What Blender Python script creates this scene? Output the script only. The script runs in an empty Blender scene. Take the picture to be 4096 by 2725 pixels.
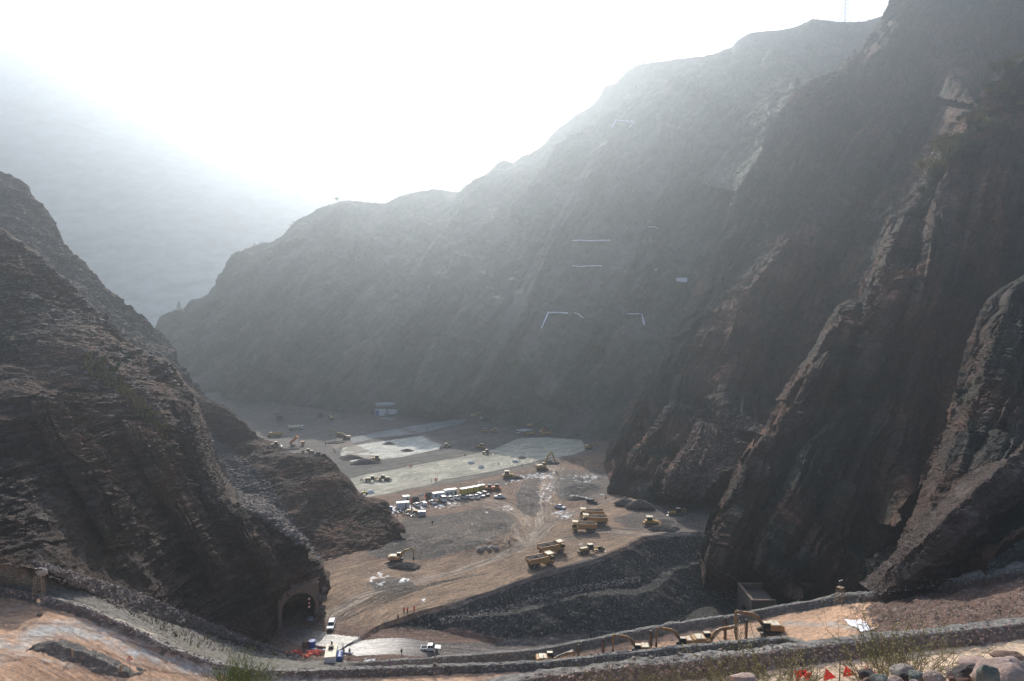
import bpy, math, random
import numpy as np
from mathutils import Vector, Matrix
from mathutils.bvhtree import BVHTree
R = math.radians
scene = bpy.context.scene
col = scene.collection

# ------------------------------------------------------------------ camera
W, HH, F, VH, CZ = 1024, 681, 683.0, 307.0, 90.0
PITCH = math.atan((HH / 2 - VH) / F)
cd = bpy.data.cameras.new('camera')
cam = bpy.data.objects.new('camera', cd)
col.objects.link(cam)
cd.sensor_width = 36.0
cd.lens = 36.0 * F / W
cd.clip_start = 0.3
cd.clip_end = 12000
cam.location = (0, 0, CZ)
cam.rotation_euler = (math.pi / 2 - PITCH, 0, 0)
scene.camera = cam

# ------------------------------------------------------------------ light
SUN_EL, SUN_AZ = 31.0, -8.0          # azimuth in degrees to the right of the view axis (+Y)
w = bpy.data.worlds.new('World')
scene.world = w
w.use_nodes = True
nt = w.node_tree
nt.nodes.clear()
sky = nt.nodes.new('ShaderNodeTexSky')
sky.sky_type = 'NISHITA'
sky.sun_disc = False
sky.sun_elevation = R(SUN_EL)
sky.sun_rotation = R(SUN_AZ)
sky.altitude = 900
sky.air_density = 1.0
sky.dust_density = 4.0
sky.ozone_density = 1.0
bg = nt.nodes.new('ShaderNodeBackground')
bg.inputs['Strength'].default_value = 0.12
wo = nt.nodes.new('ShaderNodeOutputWorld')
nt.links.new(sky.outputs[0], bg.inputs[0])
nt.links.new(bg.outputs[0], wo.inputs[0])
sl = bpy.data.lights.new('sun', 'SUN')
sun = bpy.data.objects.new('sun', sl)
col.objects.link(sun)
sl.energy = 5.0
sl.angle = R(0.53)
sl.color = (1.0, 0.93, 0.84)
sdir = Vector((math.sin(R(SUN_AZ)) * math.cos(R(SUN_EL)), math.cos(R(SUN_AZ)) * math.cos(R(SUN_EL)), math.sin(R(SUN_EL))))
sun.rotation_euler = (-sdir).to_track_quat('-Z', 'Y').to_euler()
sun.location = sdir * 3000
HAZE = 0.00052
HAZE_G = 0.74
scene.view_settings.view_transform = 'Standard'
scene.view_settings.look = 'None'
scene.view_settings.gamma = 1.0
scene.view_settings.exposure = 1.12
scene.cycles.use_denoising = True
scene.cycles.max_bounces = 4
scene.cycles.diffuse_bounces = 2
scene.cycles.glossy_bounces = 1
scene.cycles.transmission_bounces = 2
scene.cycles.transparent_max_bounces = 8
scene.cycles.volume_bounces = 0

# ------------------------------------------------------------------ helpers
cp, sp_ = math.cos(PITCH), math.sin(PITCH)
def P(u, v, d):
    """point at forward distance d seen in direction (u, v)"""
    cx = (u - W / 2) / F
    cy = -(v - HH / 2) / F
    y = cp + cy * sp_
    z = -sp_ + cy * cp
    k = d / y
    return Vector((cx * k, d, CZ + z * k))
def G(u, v, z=0.0):
    """point at height z seen in direction (u, v)"""
    cx = (u - W / 2) / F
    cy = -(v - HH / 2) / F
    y = cp + cy * sp_
    zz = -sp_ + cy * cp
    k = (z - CZ) / zz
    return Vector((cx * k, y * k, z))

rs = np.random.RandomState(7)
PERM = rs.permutation(4096).astype(np.int32)
VAL = (rs.rand(4096) * 2 - 1).astype(np.float32)
def hsh(i, j, k, seed=0):
    a = PERM[(i + seed * 131) & 4095]
    a = PERM[(a + j) & 4095]
    return VAL[PERM[(a + k) & 4095]]
def vn(x, y, z, seed=0):
    xi, yi, zi = np.floor(x), np.floor(y), np.floor(z)
    fx, fy, fz = x - xi, y - yi, z - zi
    xi, yi, zi = xi.astype(np.int32), yi.astype(np.int32), zi.astype(np.int32)
    fx = fx * fx * (3 - 2 * fx); fy = fy * fy * (3 - 2 * fy); fz = fz * fz * (3 - 2 * fz)
    def c(a, b, d): return hsh(xi + a, yi + b, zi + d, seed)
    x00 = c(0, 0, 0) * (1 - fx) + c(1, 0, 0) * fx
    x10 = c(0, 1, 0) * (1 - fx) + c(1, 1, 0) * fx
    x01 = c(0, 0, 1) * (1 - fx) + c(1, 0, 1) * fx
    x11 = c(0, 1, 1) * (1 - fx) + c(1, 1, 1) * fx
    y0 = x00 * (1 - fy) + x10 * fy
    y1 = x01 * (1 - fy) + x11 * fy
    return y0 * (1 - fz) + y1 * fz
def fbm(p, s, octv=4, seed=0, gain=0.5, ridged=False):
    a, out, f, tot = 1.0, 0.0, 1.0 / s, 0.0
    for o in range(octv):
        n = vn(p[:, 0] * f + o * 17.3, p[:, 1] * f - o * 9.1, p[:, 2] * f + o * 5.7, seed + o)
        if ridged: n = 1 - 2 * np.abs(n)
        out = out + a * n
        tot += a
        a *= gain; f *= 2.03
    return out / tot

def grid_mesh(name, pts, nr, nc, m=None, smooth=False, flip=False, keep=None):
    """pts (nr*nc,3) -> mesh object"""
    i = np.arange(nr * nc, dtype=np.int32).reshape(nr, nc)
    q = np.stack([i[:-1, :-1], i[:-1, 1:], i[1:, 1:], i[1:, :-1]], -1).reshape(-1, 4)
    if flip: q = q[:, ::-1]
    me = bpy.data.meshes.new(name)
    me.vertices.add(len(pts)); me.vertices.foreach_set('co', np.ascontiguousarray(pts, dtype=np.float32).ravel())
    me.loops.add(q.size); me.loops.foreach_set('vertex_index', np.ascontiguousarray(q, dtype=np.int32).ravel())
    me.polygons.add(len(q)); me.polygons.foreach_set('loop_start', np.arange(0, q.size, 4, dtype=np.int32))
    me.polygons.foreach_set('use_smooth', np.full(len(q), smooth, dtype=bool))
    me.update(calc_edges=True)
    me.validate()
    o = bpy.data.objects.new(name, me)
    col.objects.link(o)
    if m: me.materials.append(m)
    return o
def resample(pts, n):
    pts = np.array([tuple(p) for p in pts], dtype=np.float64)
    # smooth with Catmull-Rom at 8 steps
    P0 = np.vstack([2 * pts[0] - pts[1], pts, 2 * pts[-1] - pts[-2]])
    out = []
    for k in range(1, len(P0) - 2):
        t = np.linspace(0, 1, 8, endpoint=False)[:, None]
        a, b, c, d = P0[k - 1], P0[k], P0[k + 1], P0[k + 2]
        cr = 0.5 * ((2 * b) + (c - a) * t + (2 * a - 5 * b + 4 * c - d) * t ** 2 + (3 * b - a - 3 * c + d) * t ** 3)
        ln = b + (c - b) * t
        out.append(0.35 * cr + 0.65 * ln)
    out.append(pts[-1:])
    q = np.vstack(out)
    s = np.r_[0, np.cumsum(np.linalg.norm(np.diff(q, axis=0), axis=1))]
    t = np.linspace(0, s[-1], n)
    return np.stack([np.interp(t, s, q[:, k]) for k in range(3)], -1)
def normals(pts, nr, nc):
    g = pts.reshape(nr, nc, 3)
    du = np.gradient(g, axis=1); dv = np.gradient(g, axis=0)
    n = np.cross(du, dv)
    n /= np.linalg.norm(n, axis=-1, keepdims=True) + 1e-9
    return n.reshape(-1, 3)
BV = []
def loft(name, rails, counts, nc, dispf, m, index=False, flip=False, towards=None, kind='structure', label=None, bvh=True):
    """rails: lists of world points; counts: rows between each pair of rails"""
    rl = []
    for r in rails:
        if index:    # same number of stations in every rail: resample by station
            a = np.array([tuple(p) for p in r]); t = np.linspace(0, len(a) - 1, nc)
            rl.append(np.stack([np.interp(t, np.arange(len(a)), a[:, k]) for k in range(3)], -1))
        else:
            rl.append(resample(r, nc))
    rows = []
    for k in range(len(rl) - 1):
        n = counts[k]
        for j in range(n + (1 if k == len(rl) - 2 else 0)):
            t = j / n
            rows.append(rl[k] * (1 - t) + rl[k + 1] * t)
    nr = len(rows)
    pts = np.stack(rows).reshape(-1, 3)
    nrm = normals(pts, nr, nc)
    # orient normals towards the camera side
    ref = np.array([0, 0, CZ + 30.0]) if towards is None else np.array(towards)
    if np.mean(np.sum(nrm * (ref - pts), -1)) < 0:
        nrm = -nrm; flip = not flip
    g = np.linspace(0, 1, nr)[:, None].repeat(nc, 1).ravel()
    h = np.linspace(0, 1, nc)[None, :].repeat(nr, 0).ravel()
    pts = dispf(pts.astype(np.float32), nrm.astype(np.float32), g, h)
    o = grid_mesh(name, pts, nr, nc, m, flip=flip)
    if kind: o['kind'] = kind
    if label: o['label'] = label
    return o, pts, nr, nc
def unit(v):
    v = np.array(v, dtype=np.float32); return v / np.linalg.norm(v)
def blocks(p, b, sizes, amps, seed=0, warp=6.0):
    """broken, bedded rock: stepped layers cut into blocks; b = bedding normal"""
    b = unit(b)
    a1 = unit(np.cross(b, [0.1, 1, 0.05])); a2 = np.cross(b, a1)
    s = p @ b + fbm(p, 60, 3, seed + 50) * warp
    x = p @ a1 + fbm(p, 20, 2, seed + 60) * 4; y = p @ a2 + fbm(p, 20, 2, seed + 61) * 4
    mod = np.clip(0.75 + 1.3 * fbm(p, 28, 3, seed + 70), 0.12, 1.5)
    out = np.zeros(len(p), dtype=np.float32)
    for k, ((t, wd), am) in enumerate(zip(sizes, amps)):
        st = s / t + vn(x / (wd * 3), y / (wd * 3), s * 0, seed + 3 * k) * 0.7
        li = np.floor(st).astype(np.int32)
        off = VAL[PERM[(li * 7 + seed) & 4095]]
        xi = np.floor(x / wd + off * 5).astype(np.int32)
        yi = np.floor(y / wd + off * 9).astype(np.int32)
        fr = st - np.floor(st)
        out += am * (hsh(li, xi, yi, seed + k) * 0.7 + 0.6 * VAL[PERM[(li * 13 + seed + k) & 4095]] - 0.35 * fr)
    return out * mod

class NT:
    """small helper round a node tree"""
    def __init__(s, name, rough=0.95, spec=0.2):
        s.m = bpy.data.materials.new(name); s.m.use_nodes = True
        s.t = s.m.node_tree; s.t.nodes.clear()
        s.o = s.n('ShaderNodeOutputMaterial'); s.b = s.n('ShaderNodeBsdfPrincipled')
        s.b.inputs['Roughness'].default_value = rough
        s.b.inputs['Specular IOR Level'].default_value = spec
        s.l(s.b.outputs[0], s.o.inputs[0])
    def n(s, typ, **kw):
        x = s.t.nodes.new(typ)
        for k, v in kw.items(): setattr(x, k, v)
        return x
    def l(s, a, b): s.t.links.new(a, b)
    def set(s, sock, v):
        if hasattr(v, 'is_output') or isinstance(v, bpy.types.NodeSocket): s.l(v, sock)
        else: sock.default_value = v
    def pos(s):
        return s.n('ShaderNodeNewGeometry').outputs['Position']
    def attr(s, name):
        a = s.n('ShaderNodeAttribute'); a.attribute_name = name; return a
    def map(s, vec, scale=(1, 1, 1), rot=(0, 0, 0), loc=(0, 0, 0)):
        x = s.n('ShaderNodeMapping'); s.l(vec, x.inputs[0])
        x.inputs['Scale'].default_value = scale; x.inputs['Rotation'].default_value = rot; x.inputs['Location'].default_value = loc
        return x.outputs[0]
    def noise(s, vec, scale, detail=4, rough=0.55, dist=0.0, out=0):
        x = s.n('ShaderNodeTexNoise'); s.l(vec, x.inputs['Vector'])
        x.inputs['Scale'].default_value = scale; x.inputs['Detail'].default_value = detail
        x.inputs['Roughness'].default_value = rough; x.inputs['Distortion'].default_value = dist
        return x.outputs[out]
    def voro(s, vec, scale, feature='F1', out=0, rand=1.0):
        x = s.n('ShaderNodeTexVoronoi', feature=feature); s.l(vec, x.inputs['Vector'])
        x.inputs['Scale'].default_value = scale; x.inputs['Randomness'].default_value = rand
        return x.outputs[out]
    def ramp(s, fac, stops):
        x = s.n('ShaderNodeValToRGB'); s.l(fac, x.inputs[0]); e = x.color_ramp.elements
        while len(e) < len(stops): e.new(0.5)
        for k, (p, c) in enumerate(stops):
            e[k].position = p; e[k].color = (c, c, c, 1) if isinstance(c, (int, float)) else (*c, 1)
        return x.outputs[0]
    def mix(s, f, a, b, mode='MIX'):
        x = s.n('ShaderNodeMix', data_type='RGBA', blend_type=mode)
        s.set(x.inputs[0], f)
        for sock, v in ((x.inputs[6], a), (x.inputs[7], b)):
            if isinstance(v, tuple) and len(v) == 3: v = (*v, 1)
            s.set(sock, v)
        return x.outputs[2]
    def math(s, op, a, b=0.0):
        x = s.n('ShaderNodeMath', operation=op); s.set(x.inputs[0], a); s.set(x.inputs[1], b); return x.outputs[0]
    def bump(s, h, dist=1.0, strength=1.0, prev=None):
        x = s.n('ShaderNodeBump'); s.l(h, x.inputs['Height'])
        x.inputs['Distance'].default_value = dist; x.inputs['Strength'].default_value = strength
        if prev: s.l(prev, x.inputs['Normal'])
        return x.outputs[0]
    def fin(s, colr, normal=None, rough=None):
        if isinstance(colr, tuple): colr = (*colr, 1) if len(colr) == 3 else colr
        s.set(s.b.inputs['Base Color'], colr)
        if normal: s.l(normal, s.b.inputs['Normal'])
        if rough is not None: s.set(s.b.inputs['Roughness'], rough)
        return s.m

def rock_mat(name, c1, c2, c3, rot, bed=1.0, stretch=(0.12, 0.12, 1.0), green=None, gpos=0.62, bumpd=0.6, slab=0.6, slabf=0.4, gritf=0.8):
    t = NT(name, 0.9, 0.25)
    p = t.pos()
    q = t.map(p, rot=rot)
    qs = t.map(q, scale=stretch)
    big = t.noise(p, 0.018, 3, 0.6)
    band = t.noise(qs, bed * 0.35, 6, 0.65, 0.6)
    fine = t.noise(qs, bed * 1.6, 5, 0.7, 0.3)
    grit = t.noise(p, 0.9, 7, 0.8)
    c = t.mix(t.ramp(band, [(0.35, 0), (0.65, 1)]), c1, c2)
    c = t.mix(t.ramp(big, [(0.42, 0), (0.62, 1)]), c, c3)
    if green:
        gm = t.math('MULTIPLY', t.ramp(t.noise(p, 0.03, 5, 0.65, 0.5), [(gpos - 0.06, 0), (gpos + 0.05, 1)]), 0.85)
        c = t.mix(gm, c, green)
    c = t.mix(0.75, c, t.ramp(fine, [(0.3, 0.45), (0.5, 0.95), (0.7, 1.5)]), 'MULTIPLY')
    c = t.mix(gritf, c, t.ramp(grit, [(0.3, 0.45), (0.52, 0.95), (0.72, 1.6)]), 'MULTIPLY')
    # scattered broken slabs that are a little paler
    vo = t.voro(t.map(q, scale=(0.5, 0.5, 1.3)), slab, out=1)
    sm = t.n('ShaderNodeSeparateColor'); t.l(vo, sm.inputs[0])
    c = t.mix(t.math('MULTIPLY', t.ramp(sm.outputs[0], [(0.82, 0), (0.95, 1)]), slabf), c, (0.16, 0.135, 0.12))
    cr = t.voro(t.map(q, scale=(0.35, 0.35, 1.0)), 0.55, 'DISTANCE_TO_EDGE')
    crk = t.ramp(cr, [(0.0, 0.0), (0.05, 1.0)])
    c = t.mix(0.6, c, t.ramp(cr, [(0.0, 0.35), (0.04, 1.0)]), 'MULTIPLY')
    h = t.math('ADD', t.math('MULTIPLY', fine, 1.0), t.math('ADD', t.math('MULTIPLY', grit, 0.8), t.math('MULTIPLY', crk, 0.25)))
    return t.fin(c, t.bump(h, bumpd, 1.0))

# ================================================================== STRUCTURE: terrain
def inpoly(x, y, poly):
    ins = np.zeros(x.shape, dtype=bool)
    n = len(poly)
    for i in range(n):
        x1, y1 = poly[i][0], poly[i][1]; x2, y2 = poly[(i + 1) % n][0], poly[(i + 1) % n][1]
        if y1 == y2: continue
        c = ((y1 > y) != (y2 > y)) & (x < (x2 - x1) * (y - y1) / (y2 - y1) + x1)
        ins ^= c
    return ins
def polydist(x, y, line):
    """signed distance (left positive) and arc position to a polyline"""
    best = np.full(x.shape, 1e9, dtype=np.float32); side = np.zeros_like(best); arc = np.zeros_like(best)
    s0 = 0.0
    for i in range(len(line) - 1):
        ax, ay = line[i][0], line[i][1]; bx, by = line[i + 1][0], line[i + 1][1]
        dx, dy = bx - ax, by - ay; L = math.hypot(dx, dy)
        t = np.clip(((x - ax) * dx + (y - ay) * dy) / (L * L), 0, 1)
        d = np.hypot(x - ax - t * dx, y - ay - t * dy)
        m = d < best
        best = np.where(m, d, best); arc = np.where(m, s0 + t * L, arc)
        side = np.where(m, np.sign(dx * (y - ay) - dy * (x - ax)), side)
        s0 += L
    return best * side, arc
def GL(lst, z=0.0): return [G(u, v, z) for u, v in lst]

EDGE = GL([(352, 642), (368, 632), (382.6, 623.6), (398, 618.7), (413.5, 613.7), (422.5, 610.7), (444.4, 604.7), (464.3, 599), (500, 588),
           (527.8, 577.4), (556.5, 569.7), (586, 562), (605, 556), (624.4, 546.8), (643.5, 538), (672, 533), (706, 532.4), (800, 530), (1000, 528)])
def pit_depth(x):
    return np.interp(x, [-48, -31, -18, -4, 20, 42, 90, 200], [0, 1.6, 5.0, 9.5, 13.7, 18, 16, 16])
def floor_z(x, y):
    """height of the valley floor"""
    x = np.asarray(x, dtype=np.float32); y = np.asarray(y, dtype=np.float32)
    p = np.stack([x, y, x * 0], -1)
    sd, arc = polydist(x, y, EDGE)
    ins = np.where(sd < 0, -sd, 0) + np.where(sd < 0, fbm(p, 9, 3, 21) * 0.8, 0)
    ins = np.clip(ins, 0, None)
    h = pit_depth(x)
    run = ins * 0.70
    half = h * 0.46 + vn(arc / 22, arc * 0, arc * 0, 5) * 0.06 * h * (x > -25)
    bench = (2.2 + 1.5 * (x > 25)) * np.clip((h - 4) / 6, 0, 1)
    dz = np.where(run < half, run, np.where(run < half + bench * 0.7, half + (run - half) * 0.12, run - bench * 0.7 * 0.88))
    dz = np.minimum(dz, h)
    z = -dz
    # low rim along the top edge
    z = z + 0.3 * np.exp(-((sd - 1.2) / 1.2) ** 2) * np.clip((x + 22) / 15, 0, 1)
    und = fbm(p, 30, 3, 3) * 0.35 + fbm(p, 5, 3, 4) * 0.10
    near = np.clip((y - 175) / 40, 0.15, 1)
    z = z + und * near
    slope = np.clip(dz / 2, 0, 1) * (dz < h - 0.2)
    z = z + slope * fbm(p, 2.5, 3, 8) * 0.45
    # heaps and ridges pushed up on the floor
    for (u, v, rx, ry, hh) in HEAPS:
        c = G(u, v)
        dd = ((x - c.x) / rx) ** 2 + ((y - c.y) / ry) ** 2
        z = z + hh * np.exp(-dd * 1.5) * (1 + 0.5 * fbm(p, 4, 3, 9))
    # far floor rises a little in terraces
    z = z + np.clip((y - 520) / 130, 0, 1) * np.clip((-x - 60) / 90, 0, 1) * 9 * (1 + 0.3 * fbm(p, 40, 3, 13))
    return z
HEAPS = [(527, 495, 7, 18, 1.6), (505, 545, 7, 9, 2.2), (497, 528, 10, 10, 1.5), (470, 548, 18, 10, 1.2), (425, 540, 22, 14, 1.4),
         (575, 490, 10, 9, 2.0), (590, 487, 9, 7, 1.6), (685, 520, 5, 3, 1.8), (664, 522, 5, 4, 1.4), (640, 506, 6, 4, 2.6), (629, 503, 5, 4, 2.2),
         (550, 461, 9, 6, 1.4), (557, 459, 8, 5, 1.0), (511, 476, 5, 3, 1.0), (540, 505, 6, 4, 0.9), (385, 583, 9, 5, 0.6),
         (560, 443, 14, 6, 1.4), (578, 478, 12, 6, 1.0), (472, 422, 10, 12, 1.6), (455, 431, 14, 9, 0.9),
         (300, 416, 26, 16, 2.4), (335, 418, 14, 10, 1.8), (270, 418, 16, 20, 2.5), (248, 432, 14, 20, 1.6)]

def build_ground():
    core = 0.0013
    c0 = np.tan(np.linspace(-0.66, 0.66, 1000))
    cols = np.r_[-1.9, -1.3, -1.0, -0.85, c0, 0.85, 1.0, 1.3, 1.9].astype(np.float32)
    rows = np.r_[np.geomspace(8, 150, 20, endpoint=False), np.geomspace(150, 660, 760, endpoint=False), np.geomspace(660, 2800, 40)].astype(np.float32)
    nr, nc = len(rows), len(cols)
    Y = rows[:, None].repeat(nc, 1).ravel(); X = (cols[None, :] * rows[:, None]).ravel()
    Z = floor_z(X, Y)
    far = np.clip((Y - 660) / 400, 0, 1)
    Z = Z * (1 - far) + far * (-25)
    Z = np.where(Y < 150, np.minimum(Z, 0) - 3, Z)
    o = grid_mesh('ground', np.stack([X, Y, Z], -1), nr, nc, None, smooth=False)
    # ---- colour by what was spread or driven over where
    p = np.stack([X, Y, X * 0], -1).astype(np.float32)
    wx = X + fbm(p, 12, 3, 31) * 2.2 + fbm(p, 2.0, 2, 35) * 0.6; wy = Y + fbm(p, 12, 3, 32) * 2.2 + fbm(p, 2.0, 2, 36) * 0.6
    C = np.zeros((len(X), 3), dtype=np.float32) + np.array([0.235, 0.185, 0.15])
    n1 = fbm(p, 35, 4, 33)[:, None]; n2 = fbm(p, 7, 4, 34)[:, None]
    C = C * (1 + 0.25 * n1 + 0.25 * n2)
    wet = np.zeros(len(X), dtype=np.float32)
    flow = np.stack([X * 0.8 + Y * 0.6, -X * 0.6 + Y * 0.8], -1).astype(np.float32)
    def paint(uv, c, a=1.0, z=0.0, jag=None, crisp=1.0):
        g = GL(uv, z)
        xs = [q.x for q in g]; ys = [q.y for q in g]
        ax = X + (wx - X) * crisp; ay = Y + (wy - Y) * crisp
        m = (ax > min(xs)) & (ax < max(xs)) & (ay > min(ys)) & (ay < max(ys))
        idx = np.nonzero(m)[0]
        ii = idx[inpoly(ax[idx], ay[idx], g)]
        if jag is not None:
            th, s, seed = jag
            ii = ii[(fbm(p[ii], s, 4, seed) > th)]
        if c is not None: C[ii] = C[ii] * (1 - a) + np.array(c) * a * (1 + 0.15 * n2[ii])
        return ii
    def line(pts, wd, c, a, warp=0.3, soft=False):
        xs = [q.x for q in pts]; ys = [q.y for q in pts]
        m = (X > min(xs) - wd) & (X < max(xs) + wd) & (Y > min(ys) - wd) & (Y < max(ys) + wd)
        idx = np.nonzero(m)[0]
        if not len(idx): return idx
        d, _ = polydist(X[idx] + n2[idx, 0] * warp, Y[idx], pts)
        k = np.clip(1.4 - np.abs(d) / (wd / 2) * 1.2, 0, 1) * a
        k = k * np.clip(0.8 + 0.9 * fbm(p[idx], 5, 3, 77), 0, 1)
        C[idx] = C[idx] * (1 - k[:, None]) + np.array(c) * k[:, None]
        return idx
    ROADC = (0.38, 0.255, 0.165); REDC = (0.31, 0.19, 0.125); GRAV = (0.115, 0.105, 0.092); CREAM = (0.52, 0.49, 0.39); TILL = (0.165, 0.155, 0.14)
    # far floor
    paint([(150, 380), (640, 380), (640, 440), (600, 441), (500, 452), (400, 474), (330, 480), (180, 470)], (0.205, 0.185, 0.165))
    paint([(200, 404), (300, 409), (350, 414), (330, 424), (280, 430), (230, 440), (200, 430)], (0.15, 0.145, 0.13), 0.8, jag=(-0.1, 20, 88))
    paint([(330, 424), (395, 410), (430, 414), (400, 426), (345, 433)], (0.26, 0.22, 0.18), 0.6)
    # fields
    paint([(335, 440), (395, 428), (419, 432), (456, 444), (560, 437), (600, 440), (595, 452), (500, 476), (420, 492), (362, 500), (330, 480)], TILL)
    paint([(350.6, 437.5), (395, 428.5), (400, 428), (461, 418.5), (472.6, 421), (419, 433), (380, 437.5), (352, 443)], (0.42, 0.42, 0.41), crisp=0.25)
    f1 = paint([(343, 447.5), (386, 440.5), (424, 435.5), (442, 444), (440, 449), (400, 457.5), (378, 460), (352, 462), (340, 455)], (0.92, 0.90, 0.78), crisp=0.25)  # cream field whitened: the sun's glare is put into its colour
    f2 = paint([(345, 480), (371, 473.5), (400, 468.5), (425, 463.5), (465, 456), (495.5, 448.5), (518, 438.5), (549, 437.5), (581, 440), (587, 449), (575, 454), (536.5, 461.5), (495.5, 470.5), (442, 479.5), (431.5, 484), (400, 491), (371, 497), (362, 496)], (0.70, 0.66, 0.52), crisp=0.25)
    g2 = fbm(p, 3.0, 3, 41)
    dirty = f2[(fbm(p[f2], 14, 4, 43) > 0.12)]
    C[dirty] = C[dirty] * 0.82 + np.array([0.0, 0.0, 0.0])
    # darker ploughed lanes between the fields
    for k in range(26):
        t = random.random(); a0 = G(350 + 10 * t, 462 + 12 * t); b0 = G(470 + 60 * random.random(), 444 + 8 * t)
        line([a0, b0], 0.9, random.choice([(0.09, 0.085, 0.08), (0.3, 0.28, 0.24)]), 0.7)
    paint([(337, 436), (345, 434), (354, 444), (372, 452), (378, 461), (364, 466), (350, 458), (333, 447)], (0.36, 0.29, 0.22), 0.75, jag=(-0.2, 6, 46))
    paint([(396, 428), (404, 427), (432, 436), (448, 443), (441, 446), (420, 435)], (0.34, 0.28, 0.22), 0.75)
    # double track along the lower edge of the field
    tr = GL([(355, 501), (380, 497), (400, 492.5), (431, 486), (445, 482), (500, 473.5), (537, 465), (570, 457), (592, 451)])
    line(tr, 7.0, (0.2, 0.17, 0.14), 0.9)
    for off in (-2.2, 0.2):
        line([q + Vector((0.5 * off, -0.9 * off, 0)) for q in tr], 1.3, (0.40, 0.34, 0.26), 0.95)
    # area round the containers: reddish
    paint([(352, 500), (431, 487), (500, 475), (600, 452), (640, 500), (655, 520), (640, 545), (560, 568), (480, 594), (400, 622), (300, 650), (290, 570), (340, 520)], REDC, 0.75)
    paint([(470, 488), (540, 470), (600, 470), (612, 486), (560, 500), (520, 480), (480, 492)], (0.19, 0.165, 0.15), 0.8, jag=(-0.15, 8, 48))
    # haul road fan
    haul = GL([(290, 660), (312, 640), (335, 612), (365, 595), (405, 585), (455, 572), (500, 556), (530, 543), (545, 528), (543, 512), (541, 500), (550, 485), (556, 470), (552, 462)])
    haul2 = GL([(500, 556), (560, 540), (610, 530), (650, 534), (690, 532)])
    haul3 = GL([(545, 528), (580, 510), (610, 500), (640, 492), (665, 488)])
    haul4 = GL([(530, 543), (520, 520), (500, 505), (470, 500), (430, 505), (395, 512)])
    fan = paint([(316, 640), (322, 612), (318, 575), (340, 560), (375, 562), (420, 563), (475, 557), (505, 548), (522, 530), (516, 514), (525, 503), (536, 500), (545, 470), (560, 466), (556, 500), (548, 516), (560, 512), (590, 505), (640, 490), (650, 496), (628, 512), (612, 520), (640, 536), (600, 556), (556, 568), (500, 588), (444, 604), (398, 619), (372, 634), (340, 640)], ROADC, 0.9)
    dist = []
    for hl in (haul, haul2, haul3, haul4):
        dd, aa = polydist(X, Y, hl); dist.append((dd, aa))
    D = np.stack([np.abs(d[0]) for d in dist]); kbest = D.argmin(0)
    near = D.min(0) < 26
    idx = np.nonzero(near & (Y < 430))[0]
    for k in range(4):
        m = idx[kbest[idx] == k]
        flow[m, 0] = dist[k][1][m]; flow[m, 1] = dist[k][0][m]
    for k, hl in enumerate((haul, haul2, haul3, haul4)):
        for q in range(7):
            off = random.gauss(0, 4.0); seg = [a + Vector((off * 0.7, off * 0.7, 0)) for a in hl]
            line(seg, random.uniform(2.0, 4.0), (0.50, 0.40, 0.31), 0.55, 2.0)
        for q in range(22):
            off = random.gauss(0, 5.0); st = random.randint(0, max(0, len(hl) - 3))
            seg = [a + Vector((off * 0.7 + random.uniform(-1, 1), off * 0.7, 0)) for a in hl[st:st + random.randint(2, 6)]]
            if len(seg) > 1: line(seg, random.uniform(0.6, 1.3), random.choice([(0.16, 0.115, 0.085), (0.44, 0.34, 0.26), (0.12, 0.09, 0.07)]), 0.6, 1.2)
    # dark gravel patches
    paint([(378, 560), (366, 553), (384, 545), (398, 532), (404, 520), (420, 516), (450, 514), (480, 508), (506, 512), (514, 522), (508, 534), (497, 543), (470, 553), (440, 560), (405, 561)], GRAV, 0.9)
    paint([(518, 508), (519, 492), (524, 482), (536, 482), (541, 492), (537, 506), (540, 516), (525, 514)], (0.15, 0.13, 0.115), 0.9)
    paint([(560, 478), (600, 470), (640, 480), (620, 492), (590, 500), (562, 498), (550, 490)], (0.2, 0.185, 0.165), 0.8, jag=(-0.1, 9, 49))
    paint([(560, 484), (580, 480), (600, 490), (588, 498), (565, 497)], (0.13, 0.115, 0.105), 0.8)
    paint([(614, 520), (640, 508), (700, 505), (720, 515), (712, 530), (672, 531), (640, 530), (622, 524)], (0.15, 0.13, 0.115), 0.85)
    paint([(369, 584), (388, 576), (410, 583), (418, 591), (395, 592), (378, 590)], (0.14, 0.125, 0.11), 0.85)
    # criss-cross tracks on the dark gravel
    for k in range(34):
        u0 = random.uniform(408, 500); v0 = random.uniform(517, 552); a = random.uniform(-1.3, 1.3)
        b0 = G(u0, v0); L = random.uniform(6, 16); cv = random.uniform(-4, 4)
        pts = [b0 + Vector((math.cos(a) * L * t - math.sin(a) * cv * t * t, math.sin(a) * L * t + math.cos(a) * cv * t * t, 0)) for t in (0, .25, .5, .75, 1)]
        line(pts, 0.9, (0.27, 0.20, 0.155), 0.75, 0.2)
        line([q + Vector((math.sin(a) * 2, -math.cos(a) * 2, 0)) for q in pts], 0.9, (0.27, 0.20, 0.155), 0.75, 0.2)
    # turning arcs on the plain
    for k in range(60):
        u0 = random.uniform(440, 610); v0 = random.uniform(498, 560)
        if random.random() < 0.35: u0, v0 = random.uniform(300, 420), random.uniform(415, 455)
        b0 = G(u0, v0); r0 = random.uniform(6, 18); a0 = random.uniform(0, 6.28)
        pts = [b0 + Vector((math.cos(a0 + t) * r0, math.sin(a0 + t) * r0, 0)) for t in np.linspace(0, random.uniform(0.6, 2.0), 8)]
        c = random.choice([(0.17, 0.13, 0.10), (0.38, 0.30, 0.23)])
        line(pts, 0.8, c, 0.5, 0.2)
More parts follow.
